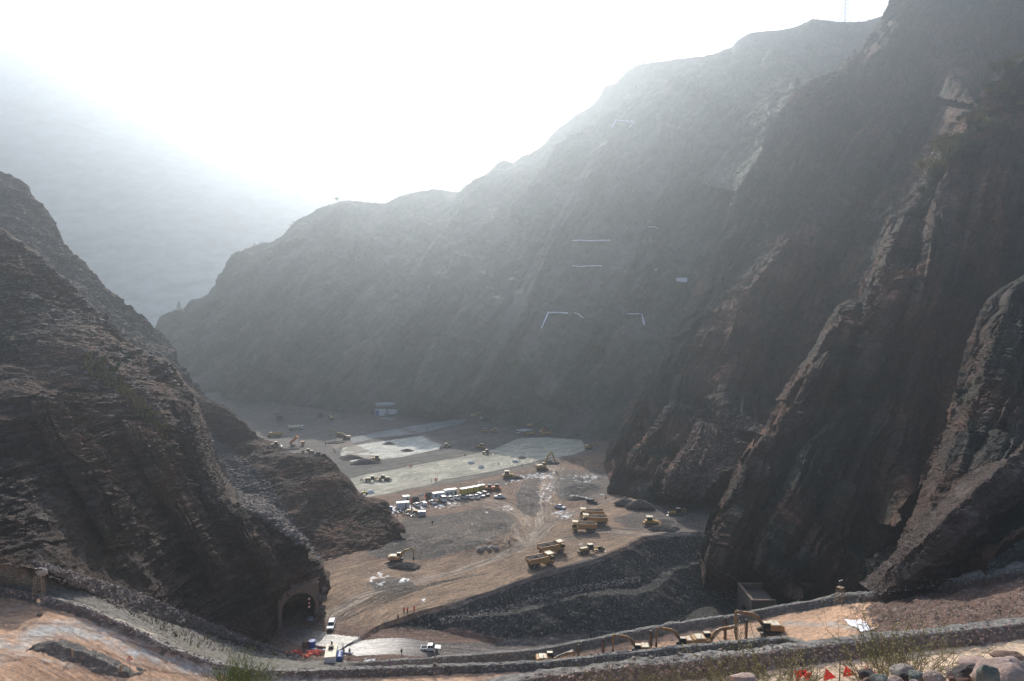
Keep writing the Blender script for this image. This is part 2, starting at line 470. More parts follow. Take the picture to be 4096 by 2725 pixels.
    # muddy tyre swathes near the tunnel mouth
    for k in range(16):
        s0 = 3 + random.uniform(-6, 6)
        line([G(313 + s0, 628 + k * 0.6), G(345, 618 - k * 0.9 + s0), G(385, 604 - k * 0.8), G(430 + 4 * k, 583 - k * 0.7)], 0.8, (0.10, 0.072, 0.055), 0.7, 1.5)
    # the embankment and the pit
    sd, arc = polydist(X, Y, EDGE)
    hh = pit_depth(X)
    pit = (sd < -0.3) & (Z < -0.9)
    C[pit] = np.array([0.060, 0.058, 0.053]) * (1 + 0.35 * n2[pit] + 0.2 * n1[pit])
    bench = pit & (np.abs(-Z - hh * 0.5) < 0.8) & (hh > 8)
    C[bench] = C[bench] * 0.6 + np.array([0.11, 0.105, 0.095]) * 0.3
    # lower road from the tunnel towards the pit
    lr = [G(300, 633, 0), G(325, 640, 0), G(360, 648, -1), G(430, 651, -4.5), G(500, 650, -9), G(560, 643, -13), G(640, 637, -16)]
    d, a = polydist(X, Y, lr)
    m = (np.abs(d) < 9.5 + 0 * X) & (Y < 230) & (Z > -hh - 3) & ((sd > -1) | (Z < -hh + 1.2))
    C[m] = np.array([0.25, 0.155, 0.115]) * (1 + 0.3 * n2[m]); flow[m, 0] = a[m]; flow[m, 1] = d[m]
    m2 = m & (np.abs(d + 0.5) < 4.2 + 1.2 * n2[:, 0])
    C[m2] = np.array([0.20, 0.165, 0.145])
    tw = m2 & (X < -20); wet[tw] = np.clip((-20 - X[tw]) / 18, 0, 1) * 0.9
    for off in (-2.6, -0.9, 0.9, 2.4):
        line([q + Vector((0, off, 0)) for q in lr], 0.6, (0.33, 0.30, 0.28), 0.7, 0.6)
    # thin snow and water lying in patches
    def white(uv, th, s, seed, a=0.9):
        ii = paint(uv, (0.74, 0.75, 0.77), a, jag=(th + 0.07, s * 0.75, seed)); wet[ii] = 0.35
    white([(382, 510), (395, 506), (420, 504), (426, 508), (405, 513), (388, 514)], 0.0, 1.6, 61)
    white([(430, 505), (452, 501), (465, 503), (452, 507), (436, 508)], 0.12, 1.2, 62)
    white([(500, 481), (520, 476), (535, 473), (556, 472), (556, 479), (530, 478), (508, 484)], 0.1, 1.4, 63)
    white([(544, 486), (552, 476), (556, 482), (552, 494), (545, 503), (538, 502)], 0.15, 1.2, 64, 0.7)
    white([(552, 512), (562, 510), (575, 512), (574, 517), (565, 518), (555, 516)], 0.05, 1.3, 65)
    white([(575, 476), (592, 473), (602, 478), (590, 486), (578, 488), (570, 482)], 0.16, 1.8, 66, 0.6)
    white([(566, 496), (580, 495), (592, 498), (580, 499)], 0.0, 1.2, 67, 0.7)
    white([(502, 505), (510, 505), (514, 509), (504, 512)], 0.1, 1.2, 68, 0.7)
    white([(396, 582), (402, 578.5), (409, 580), (405, 583), (397, 584)], -0.35, 1.5, 69)
    white([(418, 602), (424, 598), (427, 601), (422, 604)], -0.2, 1.2, 70)
    white([(366, 571), (380, 568), (390, 575), (382, 588), (372, 583)], 0.12, 1.5, 71, 0.7)
    white([(312, 617), (322, 616), (321, 620), (313, 621)], -0.3, 1.0, 72)
    white([(357, 664), (366, 653), (373, 655), (372, 662), (360, 668)], -0.2, 1.0, 73)
    white([(296, 640), (318, 644), (345, 652), (340, 655), (315, 649), (297, 644)], 0.05, 1.0, 74)
    white([(325, 656), (350, 660), (352, 667), (325, 664)], 0.05, 1.0, 75)
    for k in range(26):
        u0 = random.uniform(460, 612); v0 = random.uniform(470, 556)
        white([(u0 - 4, v0), (u0, v0 - 1.2), (u0 + 4, v0), (u0, v0 + 1.2)], 0.22, 0.9, 80 + k, 0.7)
    wm = (wet > 0.3) & (C[:, 2] > 0.6)
    C = np.where(wm[:, None], C * 0.8, C * 0.58)
    C = np.clip(C, 0.015, 0.9)
    me = o.data
    ca = me.color_attributes.new('Col', 'FLOAT_COLOR', 'POINT')
    ca.data.foreach_set('color', np.concatenate([C, wet[:, None]], 1).astype(np.float32).ravel())
    fa = me.attributes.new('flow', 'FLOAT_VECTOR', 'POINT')
    fa.data.foreach_set('vector', np.concatenate([flow, flow[:, :1] * 0], 1).astype(np.float32).ravel())
    me.materials.append(ground_mat())
    o['kind'] = 'structure'
    return o

def ground_mat(name='ground_soil', kf=1.0):
    t = NT(name, 0.9, 0.25)
    a = t.attr('Col'); f = t.attr('flow'); p = t.pos()
    fv = t.map(f.outputs['Vector'], scale=(0.07, 0.5, 1))
    st = t.noise(fv, 1.0, 6, 0.72, 1.6)
    st2 = t.noise(t.map(f.outputs['Vector'], scale=(0.16, 1.5, 1), loc=(7, 3, 0)), 1.0, 4, 0.7, 0.3)
    g = t.noise(p, 0.9, 7, 0.78)
    pat = t.noise(p, 0.07, 5, 0.65, 0.5)
    c = a.outputs['Color']
    c = t.mix(0.9 * kf, c, t.ramp(st, [(0.32, 0.38), (0.47, 0.92), (0.66, 1.65)]), 'MULTIPLY')
    c = t.mix(0.5 * kf, c, t.ramp(st2, [(0.34, 0.45), (0.5, 1.0), (0.66, 1.5)]), 'MULTIPLY')
    c = t.mix(0.9, c, t.ramp(g, [(0.28, 0.42), (0.5, 0.98), (0.70, 1.55)]), 'MULTIPLY')
    c = t.mix(0.7, c, t.ramp(pat, [(0.35, 0.75), (0.5, 1.0), (0.65, 1.25)]), 'MULTIPLY')
    # stones
    vo = t.voro(p, 2.6, out=1); sm = t.n('ShaderNodeSeparateColor'); t.l(vo, sm.inputs[0])
    c = t.mix(t.math('MULTIPLY', t.ramp(sm.outputs[0], [(0.86, 0), (0.93, 1)]), 0.5), c, (0.33, 0.30, 0.27))
    h = t.math('ADD', t.math('MULTIPLY', st, 0.7), t.math('MULTIPLY', g, 0.8))
    rr = t.ramp(a.outputs['Alpha'], [(0.0, 0.92), (0.5, 0.45), (1.0, 0.27)])
    t.l(t.ramp(a.outputs['Alpha'], [(0, 0.2), (0.6, 0.5), (1.0, 0.9)]), t.b.inputs['Specular IOR Level'])
    return t.fin(c, t.bump(h, 0.28, 1.0), rr)

ground = build_ground()

# ---------------------------------------------------------------- rock materials
rock_left = rock_mat('rock_left', (0.150, 0.078, 0.049), (0.038, 0.025, 0.020), (0.058, 0.042, 0.035), (0.0, R(9), 0), 0.6, (0.3, 0.3, 1.0), green=(0.048, 0.050, 0.026), gpos=0.66, bumpd=1.0)
rock_left_far = rock_mat('rock_left_far', (0.105, 0.080, 0.066), (0.075, 0.065, 0.060), (0.09, 0.075, 0.065), (0.0, R(35), 0), 0.7, (0.2, 0.2, 1.0), bumpd=0.8)
rock_right = rock_mat('rock_right', (0.220, 0.098, 0.062), (0.052, 0.029, 0.023), (0.044, 0.043, 0.037), (0.15, R(-122), 0.2), 0.3, (0.16, 0.16, 1.0), green=(0.034, 0.048, 0.032), gpos=0.58, bumpd=1.6, slabf=0.35, slab=0.35)
rock_main = rock_mat('rock_main', (0.21, 0.17, 0.145), (0.115, 0.105, 0.096), (0.155, 0.145, 0.115), (0.1, R(-133), 0.2), 0.07, (0.22, 0.24, 1.0), green=(0.09, 0.105, 0.065), gpos=0.52, bumpd=0.8, slab=0.15, slabf=0.15, gritf=0.35)
rock_scree = rock_mat('rock_scree', (0.085, 0.045, 0.036), (0.05, 0.033, 0.029), (0.06, 0.042, 0.036), (0, 0, 0), 1.0, (0.6, 0.6, 1.0), bumpd=0.5)

BL, BR_, BM = (-0.16, 0.10, 1.0), (0.84, 0.30, -0.52), (0.70, 0.30, -0.66)

# ---------------------------------------------------------------- the big hazy massif
crestB = [(60, 470, 760), (110, 410, 760), (140, 360, 780), (160, 337, 800), (172, 328, 805), (185, 315, 812), (200, 305, 818), (215, 290, 825), (228, 272, 832), (237, 257, 838), (245, 250, 842), (262, 244, 848), (272, 242, 850), (283, 235, 855), (294, 222, 858),
          (306, 216, 860), (320, 208, 865), (333, 204, 868), (345, 201, 872), (360, 202, 875), (385, 203, 880), (400, 196, 885), (418, 192, 890), (435, 189, 893), (455, 192, 896), (463, 191, 898), (474, 181, 898), (487, 173, 898), (497, 163, 898), (505, 160, 898),
          (513, 163, 900), (522, 156, 900), (532, 153, 900), (543, 145, 900), (555, 131, 902), (567, 122, 903), (576, 114, 905), (588, 108, 905), (598, 98, 906), (604, 86, 908), (615, 83, 910), (626, 71, 910), (636, 65, 912), (648, 63, 914),
          (660, 61.5, 915), (690, 58, 918), (705, 56.5, 920), (720, 52, 922), (732, 47, 924), (738, 40, 925), (750, 33, 926), (765, 31, 926), (780, 30, 928), (800, 26, 930), (812, 19.5, 932), (824, 20, 933), (836, 21.5, 934), (850, 22, 935), (866, 21, 936), (880, 17, 940), (905, 8, 945), (940, -10, 950), (1010, -40, 960), (1120, -60, 960)]
footB = [(20, 470, 640), (60, 450, 640), (100, 425, 640), (140, 410, 642), (180, 404, 643), (225, 402.8, 640), (267, 406, 620), (301, 408.6, 602), (344, 412, 585), (400, 413, 578), (461, 417, 556), (505, 421.7, 533), (527, 423.6, 524),
         (562, 431, 492), (591, 436, 474), (610, 441, 455), (640, 450, 425), (680, 470, 380), (740, 490, 350), (840, 480, 350), (1000, 470, 350)]
mid1 = [(60, 455, 690), (120, 405, 690), (165, 380, 690), (215, 350, 700), (255, 320, 705), (310, 300, 712), (370, 292, 715), (440, 290, 705), (500, 280, 690), (550, 262, 680), (600, 250, 670), (660, 240, 650), (720, 230, 640), (800, 200, 660), (900, 180, 680), (1050, 150, 700)]
def w3(l): return [P(*q) for q in l]
backB = [q + Vector((0, 260, -q.z - 20)) for q in w3(crestB)]
fB = [q + Vector((0, -18, -6)) for q in w3(footB)]
def dispB(p, n, g, h):
    k = np.clip(g * 6, 0, 1) * np.clip((1 - g) * 12 + 0.15, 0, 1)
    d = fbm(p, 150, 4, 100, 0.55, True) * 26 * k + fbm(p, 40, 5, 104, 0.62, True) * 9 * k
    d += blocks(p, BM, [(8, 20), (3.2, 9), (1.6, 4)], [2.0, 1.3, 0.8], 110, 20) * np.clip(k + 0.25, 0, 1)
    # slanting gullies that follow the dip of the beds
    u = p @ unit((0.72, 0.25, -0.64)) + fbm(p, 70, 3, 120) * 16
    d -= np.clip(vn(u / 26, p[:, 1] / 300, p[:, 0] / 400, 121), 0, 1) ** 1.2 * 26 * k
    d += (1 - 2 * np.abs(vn(u / 60 + 4, p[:, 1] / 500, p[:, 0] / 600, 122))) * 10 * k + (1 - 2 * np.abs(vn(u / 17 + 4, p[:, 1] / 160, p[:, 0] / 200, 123))) * 3.5 * k
    return p + n * d[:, None]
hill, *_ = loft('hill', [backB, w3(crestB), w3(mid1), fB], [6, 210, 260], 1000, dispB, rock_main)

# ---------------------------------------------------------------- right-hand spurs
def spur(name, rails, counts, nc, seed, amps=(1.0, 1.0), m=rock_right, bed=BR_, big=5.0, ribs=7.0, sizes=((4, 9), (1.7, 4), (0.75, 1.8))):
    """rails run from the top of the spur to its foot"""
    def df(p, n, g, h):
        gg = g * ribs + fbm(p, 55, 3, seed + 30) * 0.9 + fbm(p, 14, 3, seed + 31) * 0.22; z0 = g * 0
        gc = counts[0] / sum(counts)
        kc = np.clip((g - gc) / 0.05, 0.0, 1); kc = np.where(g < gc, 0.0, kc)
        def saw(fg, fh, sd):
            q = gg * fg + vn(h * fh, z0, z0 + 5, seed + sd) * 0.9; fr = q - np.floor(q); li = np.floor(q)
            am = 0.55 + 0.75 * vn(li * 7.3, h * fh * 1.7, z0, seed + sd + 50)
            return np.clip(fr / 0.14, 0, 1) * (1 - fr) ** 0.85 * np.clip(am, 0.1, 1.3)
        d = (fbm(p, 60, 4, seed, 0.55, True) * big * amps[0] * 0.8) * kc + fbm(p, 13, 5, seed + 5, 0.62, True) * big * 0.42 * amps[0] * (0.5 + 0.5 * kc) + fbm(p, 4.5, 4, seed + 6, 0.65, True) * big * 0.2
        d += (saw(1.0, 4.0, 21) * 1.8 + saw(2.7, 9.0, 22) * 1.6 + saw(7.0, 22.0, 23) * 0.6) * big * amps[0] * (0.1 + 0.9 * kc)
        m2 = np.clip(0.5 + 1.5 * fbm(p, 45, 3, seed + 40), 0.1, 1.4)
        d += blocks(p, bed, sizes, [1.5 * amps[1], 1.0 * amps[1], 0.5 * amps[1]], seed + 10, 9) * m2 * (0.6 + 0.4 * kc)
        return p + n * d[:, None]
    return loft(name, rails, counts, nc, df, m)[0]
c1a = [(920, -75, 730), (905, -50, 720), (890, 2, 700), (880, 25, 690), (870, 36, 678), (862, 50, 668), (850, 60, 655), (838, 70, 645), (822, 76, 628), (808, 82, 615), (795, 93, 602), (788, 104, 592), (780, 115, 585), (772, 122, 580), (768, 135, 570), (762, 150, 562), (755, 163, 552), (748, 175, 545), (735, 197, 535), (728, 215, 522),
       (720, 235, 510), (710, 262, 496), (700, 282, 485), (685, 310, 465), (675, 330, 453), (662, 350, 443), (650, 372, 432), (638, 392, 425), (625, 420, 410), (614, 438, 400), (604, 464, 388), (609, 484, 350), (617, 493, 336), (630, 503, 322), (640, 512, 312)]
c1b = [(1040, -60, 690), (1010, 0, 660), (980, 70, 620), (945, 120, 590), (900, 165, 560), (860, 205, 530), (830, 240, 500), (800, 275, 475), (765, 310, 452), (742, 340, 432), (725, 370, 415), (712, 392, 402), (698, 418, 385), (682, 445, 370), (665, 470, 352), (650, 487, 330), (642, 502, 316), (650, 512, 308)]
c1c = [(1120, -20, 600), (1080, 60, 560), (1020, 130, 520), (975, 180, 490), (935, 225, 462), (900, 280, 430), (868, 330, 402), (835, 370, 380), (800, 405, 362), (770, 440, 345), (745, 470, 330), (720, 492, 318), (700, 508, 306), (690, 515, 300)]
c1d = [(1200, 40, 560), (1120, 120, 500), (1060, 200, 450), (1000, 280, 420), (950, 330, 400), (900, 390, 372), (860, 440, 350), (800, 480, 330), (760, 505, 310), (730, 520, 298)]
c1back = [q + Vector((70, 120, -min(q.z * 0.25, 60))) for q in w3(c1a)]
def relief(rl, push):
    out = [rl[0]]
    for k in range(len(rl) - 1):
        n = len(rl[k]); a = resample(rl[k], 24); b = resample(rl[k + 1], 24)
        f = np.sin(np.linspace(0.15, 1, 24) * math.pi * 0.93) ** 0.5
        mid = [Vector(x * 0.55 + y * 0.45) + Vector((push[k] * 0.35, push[k], 0)) * float(ff) for x, y, ff in zip(a, b, f)]
        out += [mid, rl[k + 1]]
    return out
spur('hill', [c1back] + relief([w3(c1a), w3(c1b), w3(c1c), w3(c1d)], (26, 24, 5)), [30, 80, 80, 80, 80, 20, 20], 760, 200, amps=(1.0, 0.9), big=6.5)
c2a = [(1120, -10, 440), (1070, 25, 425), (1024, 58, 410), (992, 84, 398), (975, 107, 390), (967, 130, 384), (955, 142, 380), (944, 153, 377), (938, 165, 373), (933, 176, 370), (924, 190, 366), (914, 203, 362), (903, 211, 358), (896.5, 217, 355), (891, 230, 352), (887, 245, 350), (881, 262, 346), (875, 277, 342),
       (868, 291, 338), (852, 310, 330), (830, 329, 322), (826, 347, 318), (812, 361, 314), (799, 372, 311), (790.6, 393, 306), (781, 405, 303), (772, 417, 300), (766, 430, 297), (757, 444, 294), (745, 455, 291), (736, 474, 287), (724, 498.6, 283), (716, 513, 281), (707, 530, 277), (699.5, 548, 270), (698, 573, 257), (702, 584, 250), (704, 590, 246)]
c2b = [(1150, 100, 400), (1090, 150, 378), (1030, 190, 360), (985, 220, 348), (950, 250, 336), (925, 290, 325), (908, 325, 316), (895, 360, 308), (880, 390, 300), (862, 415, 293), (840, 442, 284), (815, 465, 276), (800, 485, 270), (790, 510, 264), (775, 535, 257), (760, 560, 250), (745, 582, 243), (735, 592, 238)]
c2c = [(1150, 200, 350), (1090, 230, 335), (1045, 260, 322), (1000, 300, 312), (975, 345, 302), (955, 390, 292), (938, 430, 282), (915, 470, 270), (895, 505, 260), (870, 540, 250), (845, 570, 240), (815, 592, 232), (790, 600, 228)]
c2d = [(1200, 320, 310), (1120, 360, 300), (1060, 390, 290), (1010, 430, 280), (975, 480, 268), (950, 530, 255), (930, 570, 245), (900, 600, 235), (860, 612, 228), (820, 618, 222)]
c2back = [q + Vector((55, 85, -min(max(q.z, 0) * 0.3, 60))) for q in w3(c2a)]
spur('hill', [c2back] + relief([w3(c2a), w3(c2b), w3(c2c), w3(c2d)], (13, 12, 4)), [24, 90, 90, 80, 80, 25, 25], 820, 300, amps=(1.0, 0.8), big=4.4, ribs=8.0, sizes=((3, 7), (1.2, 3), (0.55, 1.4)))
c3a = [(1130, 200, 275), (1070, 240, 262), (1040, 264, 256), (1024, 277, 252), (1004, 288, 246), (991.6, 297.7, 243), (985, 307, 240), (981, 314, 238), (976, 326, 235), (971, 340, 232), (966, 354, 229), (962.6, 367, 227), (958, 388, 224), (952, 407.5, 221), (949, 420, 219), (948, 432, 218), (944, 448, 216), (939, 462, 214),
       (925, 482, 210), (921, 505, 206), (917, 526, 203), (905, 540, 200), (896, 551, 198), (891, 566, 195), (889, 580, 192), (888, 592, 186)]
c3b = [(1180, 260, 235), (1110, 310, 225), (1060, 350, 216), (1024, 385, 210), (1000, 420, 205), (985, 450, 200), (970, 478, 196), (955, 505, 192), (942, 530, 189), (930, 552, 186), (918, 574, 182), (908, 592, 176)]
c3c = [(1200, 340, 195), (1130, 390, 188), (1080, 425, 182), (1040, 455, 177), (1015, 480, 173), (995, 505, 170), (980, 530, 168), (960, 558, 166), (940, 580, 165), (920, 596, 163)]
c3d = [(1260, 440, 150), (1180, 480, 148), (1120, 510, 146), (1070, 540, 146), (1030, 565, 148), (1000, 585, 150), (970, 600, 154), (940, 606, 158)]
c3back = [q + Vector((45, 60, -min(max(q.z, 0) * 0.3, 50))) for q in w3(c3a)]
spur('hill', [c3back] + relief([w3(c3a), w3(c3b), w3(c3c), w3(c3d)], (8, 7, 3)), [20, 60, 60, 55, 55, 40, 40], 640, 400, amps=(1.0, 0.6), big=2.6, ribs=6.0, sizes=((2.2, 5), (0.9, 2.2), (0.4, 1.0)))

# ---------------------------------------------------------------- left-hand slopes
def slope(rails, counts, nc, seed, big=3.0, am=1.0, m=rock_left, bed=BL, sizes=((2.8, 7), (1.2, 3), (0.55, 1.3)), topk=0.0):
    def df(p, n, g, h):
        k = np.clip(g * 8 + 0.35, 0, 1)
        d = fbm(p, 42, 4, seed, 0.55, True) * big * 1.3 * k + fbm(p, 11, 5, seed + 5, 0.64, True) * big * 0.6
        am_ = np.clip(0.55 + 1.6 * fbm(p, 30, 3, seed + 41), 0.08, 1.3)
        d += blocks(p, bed, sizes, [1.1 * am, 0.8 * am, 0.42 * am], seed + 10, 8) * am_
        d *= np.clip((1 - h) * 14 + 0.3, 0, 1)
        return p + n * d[:, None]
    return loft('hill', rails, counts, nc, df, m)[0]
l1a = [(-90, 90, 440), (-40, 140, 435), (0, 172, 430), (12, 177, 430), (21, 184, 429), (27, 193, 428), (35, 205, 427), (43, 214, 426), (52, 223, 425), (61, 240, 424), (69, 250, 424), (77, 257, 424), (89, 270, 423), (97, 277, 422), (105, 287, 422), (114, 296, 421), (123, 304, 420), (139.6, 318, 419), (145.5, 330, 418),
       (160, 342, 416), (168, 354, 415), (176.7, 370, 414), (184, 382, 412), (190, 392, 411), (200, 402, 410), (215, 415, 408), (230, 430, 405), (250, 440, 400)]
l1b = [(-120, 260, 330), (-40, 280, 325), (20, 300, 320), (70, 330, 320), (110, 360, 322), (150, 385, 325), (185, 405, 330), (215, 425, 335), (240, 440, 340), (262, 452, 345)]
l1back = [q + Vector((-60, 110, -40)) for q in w3(l1a)]
slope([l1back, w3(l1a), w3(l1b)], [8, 230], 620, 500, 4.5, 1.0, rock_left_far, (-0.5, 0.3, 0.8), ((3.5, 9), (1.6, 4), (0.8, 2)))
l2a = [(-90, 180, 262), (-40, 215, 262), (0, 231, 262), (15, 242, 262), (30, 256, 262), (44.6, 269, 263), (58, 281, 264), (73, 294, 265), (84, 305, 265), (95, 315, 266), (104, 319, 266), (115, 332, 266), (126, 344.5, 266), (138, 352, 264), (150, 358, 262), (160, 362, 260), (168, 366, 258), (178, 379, 252), (187, 402, 240), (190, 415, 235), (192, 425, 231), (196, 443, 226), (200.5, 461, 221),
       (212, 479, 216), (223, 494, 211), (230, 503, 208), (240, 509, 206), (255, 511, 204), (267, 514, 203), (275, 522, 202), (282, 531, 200), (290, 535, 199), (296, 540, 200), (304, 551, 200), (312, 562, 199), (320, 571, 198), (327, 580, 197), (328, 588, 196), (324, 598, 196), (316, 606, 196)]
l2m = [(-120, 330, 215), (-40, 345, 213), (0, 352, 211), (30, 352, 212), (60, 348, 214), (90, 352, 214), (120, 372, 212), (145, 395, 209), (160, 420, 206), (170, 450, 202), (185, 480, 199), (205, 510, 196), (230, 530, 193), (250, 545, 191), (268, 560, 190), (283, 575, 192), (290, 588, 193), (294, 596, 194), (298, 600, 195)]
l2n = [(-120, 350, 204), (-40, 362, 203), (0, 370, 202), (30, 372, 203), (60, 370, 205), (90, 376, 206), (118, 395, 205), (140, 420, 202), (152, 450, 199), (162, 480, 196), (178, 505, 193), (200, 530, 190), (225, 552, 188), (245, 568, 186), (258, 582, 186), (268, 592, 188), (273, 598, 190), (278, 604, 191)]
l2f = [(-120, 540, 128), (-40, 552, 129), (0, 560, 130), (43, 570, 134), (70, 580, 139), (100, 595, 144), (130, 605, 150), (160, 616, 156), (190, 628, 162), (220, 638, 168), (245, 646, 173), (258, 650, 177), (268, 652, 181), (273, 652, 184), (276, 652, 187)]
l2back = [q + Vector((-20, 50, -12 if k < 18 else -10)) for k, q in enumerate(w3(l2a))]
slope([l2back, w3(l2a), w3(l2m), w3(l2n), [q + Vector((0, -1, -2)) for q in w3(l2f)]], [8, 130, 24, 250], 900, 600, 2.3, 1.0)
ka = [(120, 340, 345), (150, 360, 340), (178, 379, 335), (187, 390, 333), (200, 400, 331), (212, 404, 330), (225, 408, 328), (232, 413, 327), (240, 420, 325), (248, 428, 324), (257, 437, 322), (264, 441, 320), (272, 445, 318), (281, 451, 316), (292, 457, 312), (308, 457, 306), (323.5, 457, 300), (330, 462, 297), (334.5, 467, 295), (342, 476, 293), (346, 480, 292), (350, 486, 290), (357, 493, 288), (364, 500, 285),
      (372, 503, 283), (385, 503, 280), (388, 507, 278), (391, 513, 274), (393, 518, 270), (398, 522, 266), (403, 527, 262), (405, 533, 259)]
kb = [(110, 400, 320), (150, 420, 318), (180, 432, 316), (200, 440, 315), (225, 450, 312), (245, 458, 308), (262, 461, 302), (285, 460.5, 299), (305, 460, 296), (322, 460, 294), (328, 466, 292), (336, 478, 289), (345, 488, 286), (355, 500, 283), (366, 508, 280), (380, 512, 276), (388, 520, 270), (395, 527, 264), (402, 533, 259)]
kc = [(100, 560, 238), (150, 560, 236), (200, 565, 234), (240, 570, 233), (280, 572, 232), (317, 569, 234), (330, 566, 237), (345, 562, 241), (360, 560, 243), (376, 557, 246), (385, 552, 250), (392, 547, 256), (398, 541, 258), (404, 536, 262)]
kback = [q + Vector((-30, 40, -10)) for q in w3(ka)]
slope([kback, w3(ka), w3(kb), [q + Vector((0, 0, -1.5)) for q in w3(kc)]], [8, 24, 220], 620, 700, 2.4, 0.9)

# ---------------------------------------------------------------- far mountains, almost lost in the haze
fa = [(-260, 60, 1700), (-120, 50, 1700), (-40, 44, 1700), (0, 42, 1700), (22, 41, 1700), (45, 36, 1700), (60, 42, 1700), (78, 50, 1700), (95, 57, 1700), (112, 65, 1705), (130, 67, 1710), (150, 72, 1715), (180, 84, 1720), (220, 98, 1730), (260, 120, 1740), (320, 135, 1750), (400, 170, 1760), (480, 200, 1770), (560, 230, 1780), (700, 260, 1780)]
fb = [(-260, 285, 1300), (-100, 280, 1300), (0, 275, 1300), (80, 268, 1300), (140, 263, 1300), (200, 265, 1310), (260, 270, 1320), (340, 275, 1330), (500, 280, 1340), (700, 290, 1340)]
fc = [(q[0], 340 + abs(q[0] - 150) * .03, 1500) for q in fb]
fb = [(q[0], q[1], q[2] * 1.36) for q in fb]
fa = [(u, v, d * 1.35) for u, v, d in fa]
fback = [q + Vector((0, 160, -q.z * 0.7)) for q in w3(fa)]
def dispF(p, n, g, h):
    k = np.clip(g * 5, 0, 1)
    return p + n * (fbm(p, 600, 3, 800, 0.5, True) * 14 * k)[:, None]
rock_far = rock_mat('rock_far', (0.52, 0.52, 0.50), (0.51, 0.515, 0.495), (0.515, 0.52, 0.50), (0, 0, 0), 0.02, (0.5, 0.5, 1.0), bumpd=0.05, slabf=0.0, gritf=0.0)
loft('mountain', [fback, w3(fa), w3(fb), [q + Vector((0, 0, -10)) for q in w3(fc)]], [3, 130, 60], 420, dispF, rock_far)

# ---------------------------------------------------------------- the near hillside with its haul roads and berms
ST = [-140, -40, 0, 43, 87, 130, 174, 217, 260, 304, 360, 434, 480, 537, 604, 671, 738, 782, 820, 850, 900, 950, 1024, 1120, 1220]
def tab(pairs):
    xs = [a for a, b in pairs]; return lambda u: float(np.interp(u, xs, [b for a, b in pairs]))
# berm B2 (left berm that carries on in the middle and ends at u = 800)
b2v = tab([(-140, 592), (0, 585), (43, 593), (65, 598), (87, 606), (130, 625.5), (174, 647), (217, 662), (260, 669), (304, 669), (360, 667.5), (434, 665.5), (500, 663), (537, 661.6), (582, 657), (626, 651.5), (671, 647), (716, 644), (749, 639), (782, 636.5), (820, 646), (850, 645), (900, 640), (1024, 628), (1220, 610)])
b2d = tab([(-140, 136), (0, 134), (43, 133), (87, 133), (130, 134), (174, 136), (217, 138), (260, 141), (304, 144), (360, 149), (434, 155), (480, 159), (537, 163), (604, 165), (671, 165), (738, 163), (782, 160.6), (820, 150), (850, 140), (900, 130), (1024, 118), (1220, 112)])
b1v = tab([(304, 664), (345, 663), (390, 660), (430, 657), (464, 655), (500, 651.5), (537.5, 649), (571, 642), (615.5, 634), (638, 628), (671, 623), (704.6, 617.5), (738, 613.8), (782, 605), (820, 599), (843, 595), (870, 593), (900, 588), (950, 580), (1024, 566), (1220, 530)])
b1d = tab([(304, 152), (360, 162), (430, 172), (480, 173), (537, 173), (604, 174), (671, 176.6), (738, 178), (782, 178), (820, 176), (850, 172), (900, 164), (950, 156), (1024, 148), (1220, 140)])
b3v = tab([(480, 684), (537.5, 673), (604, 665), (671, 659), (738, 652.6), (800, 644), (847.6, 639), (895, 633.7), (942.6, 629), (990, 623), (1024, 619.5), (1120, 607), (1220, 592)])
def dz(p, z): return Vector((p[0], p[1], z))
rails = [[] for _ in range(19)]
prof = []
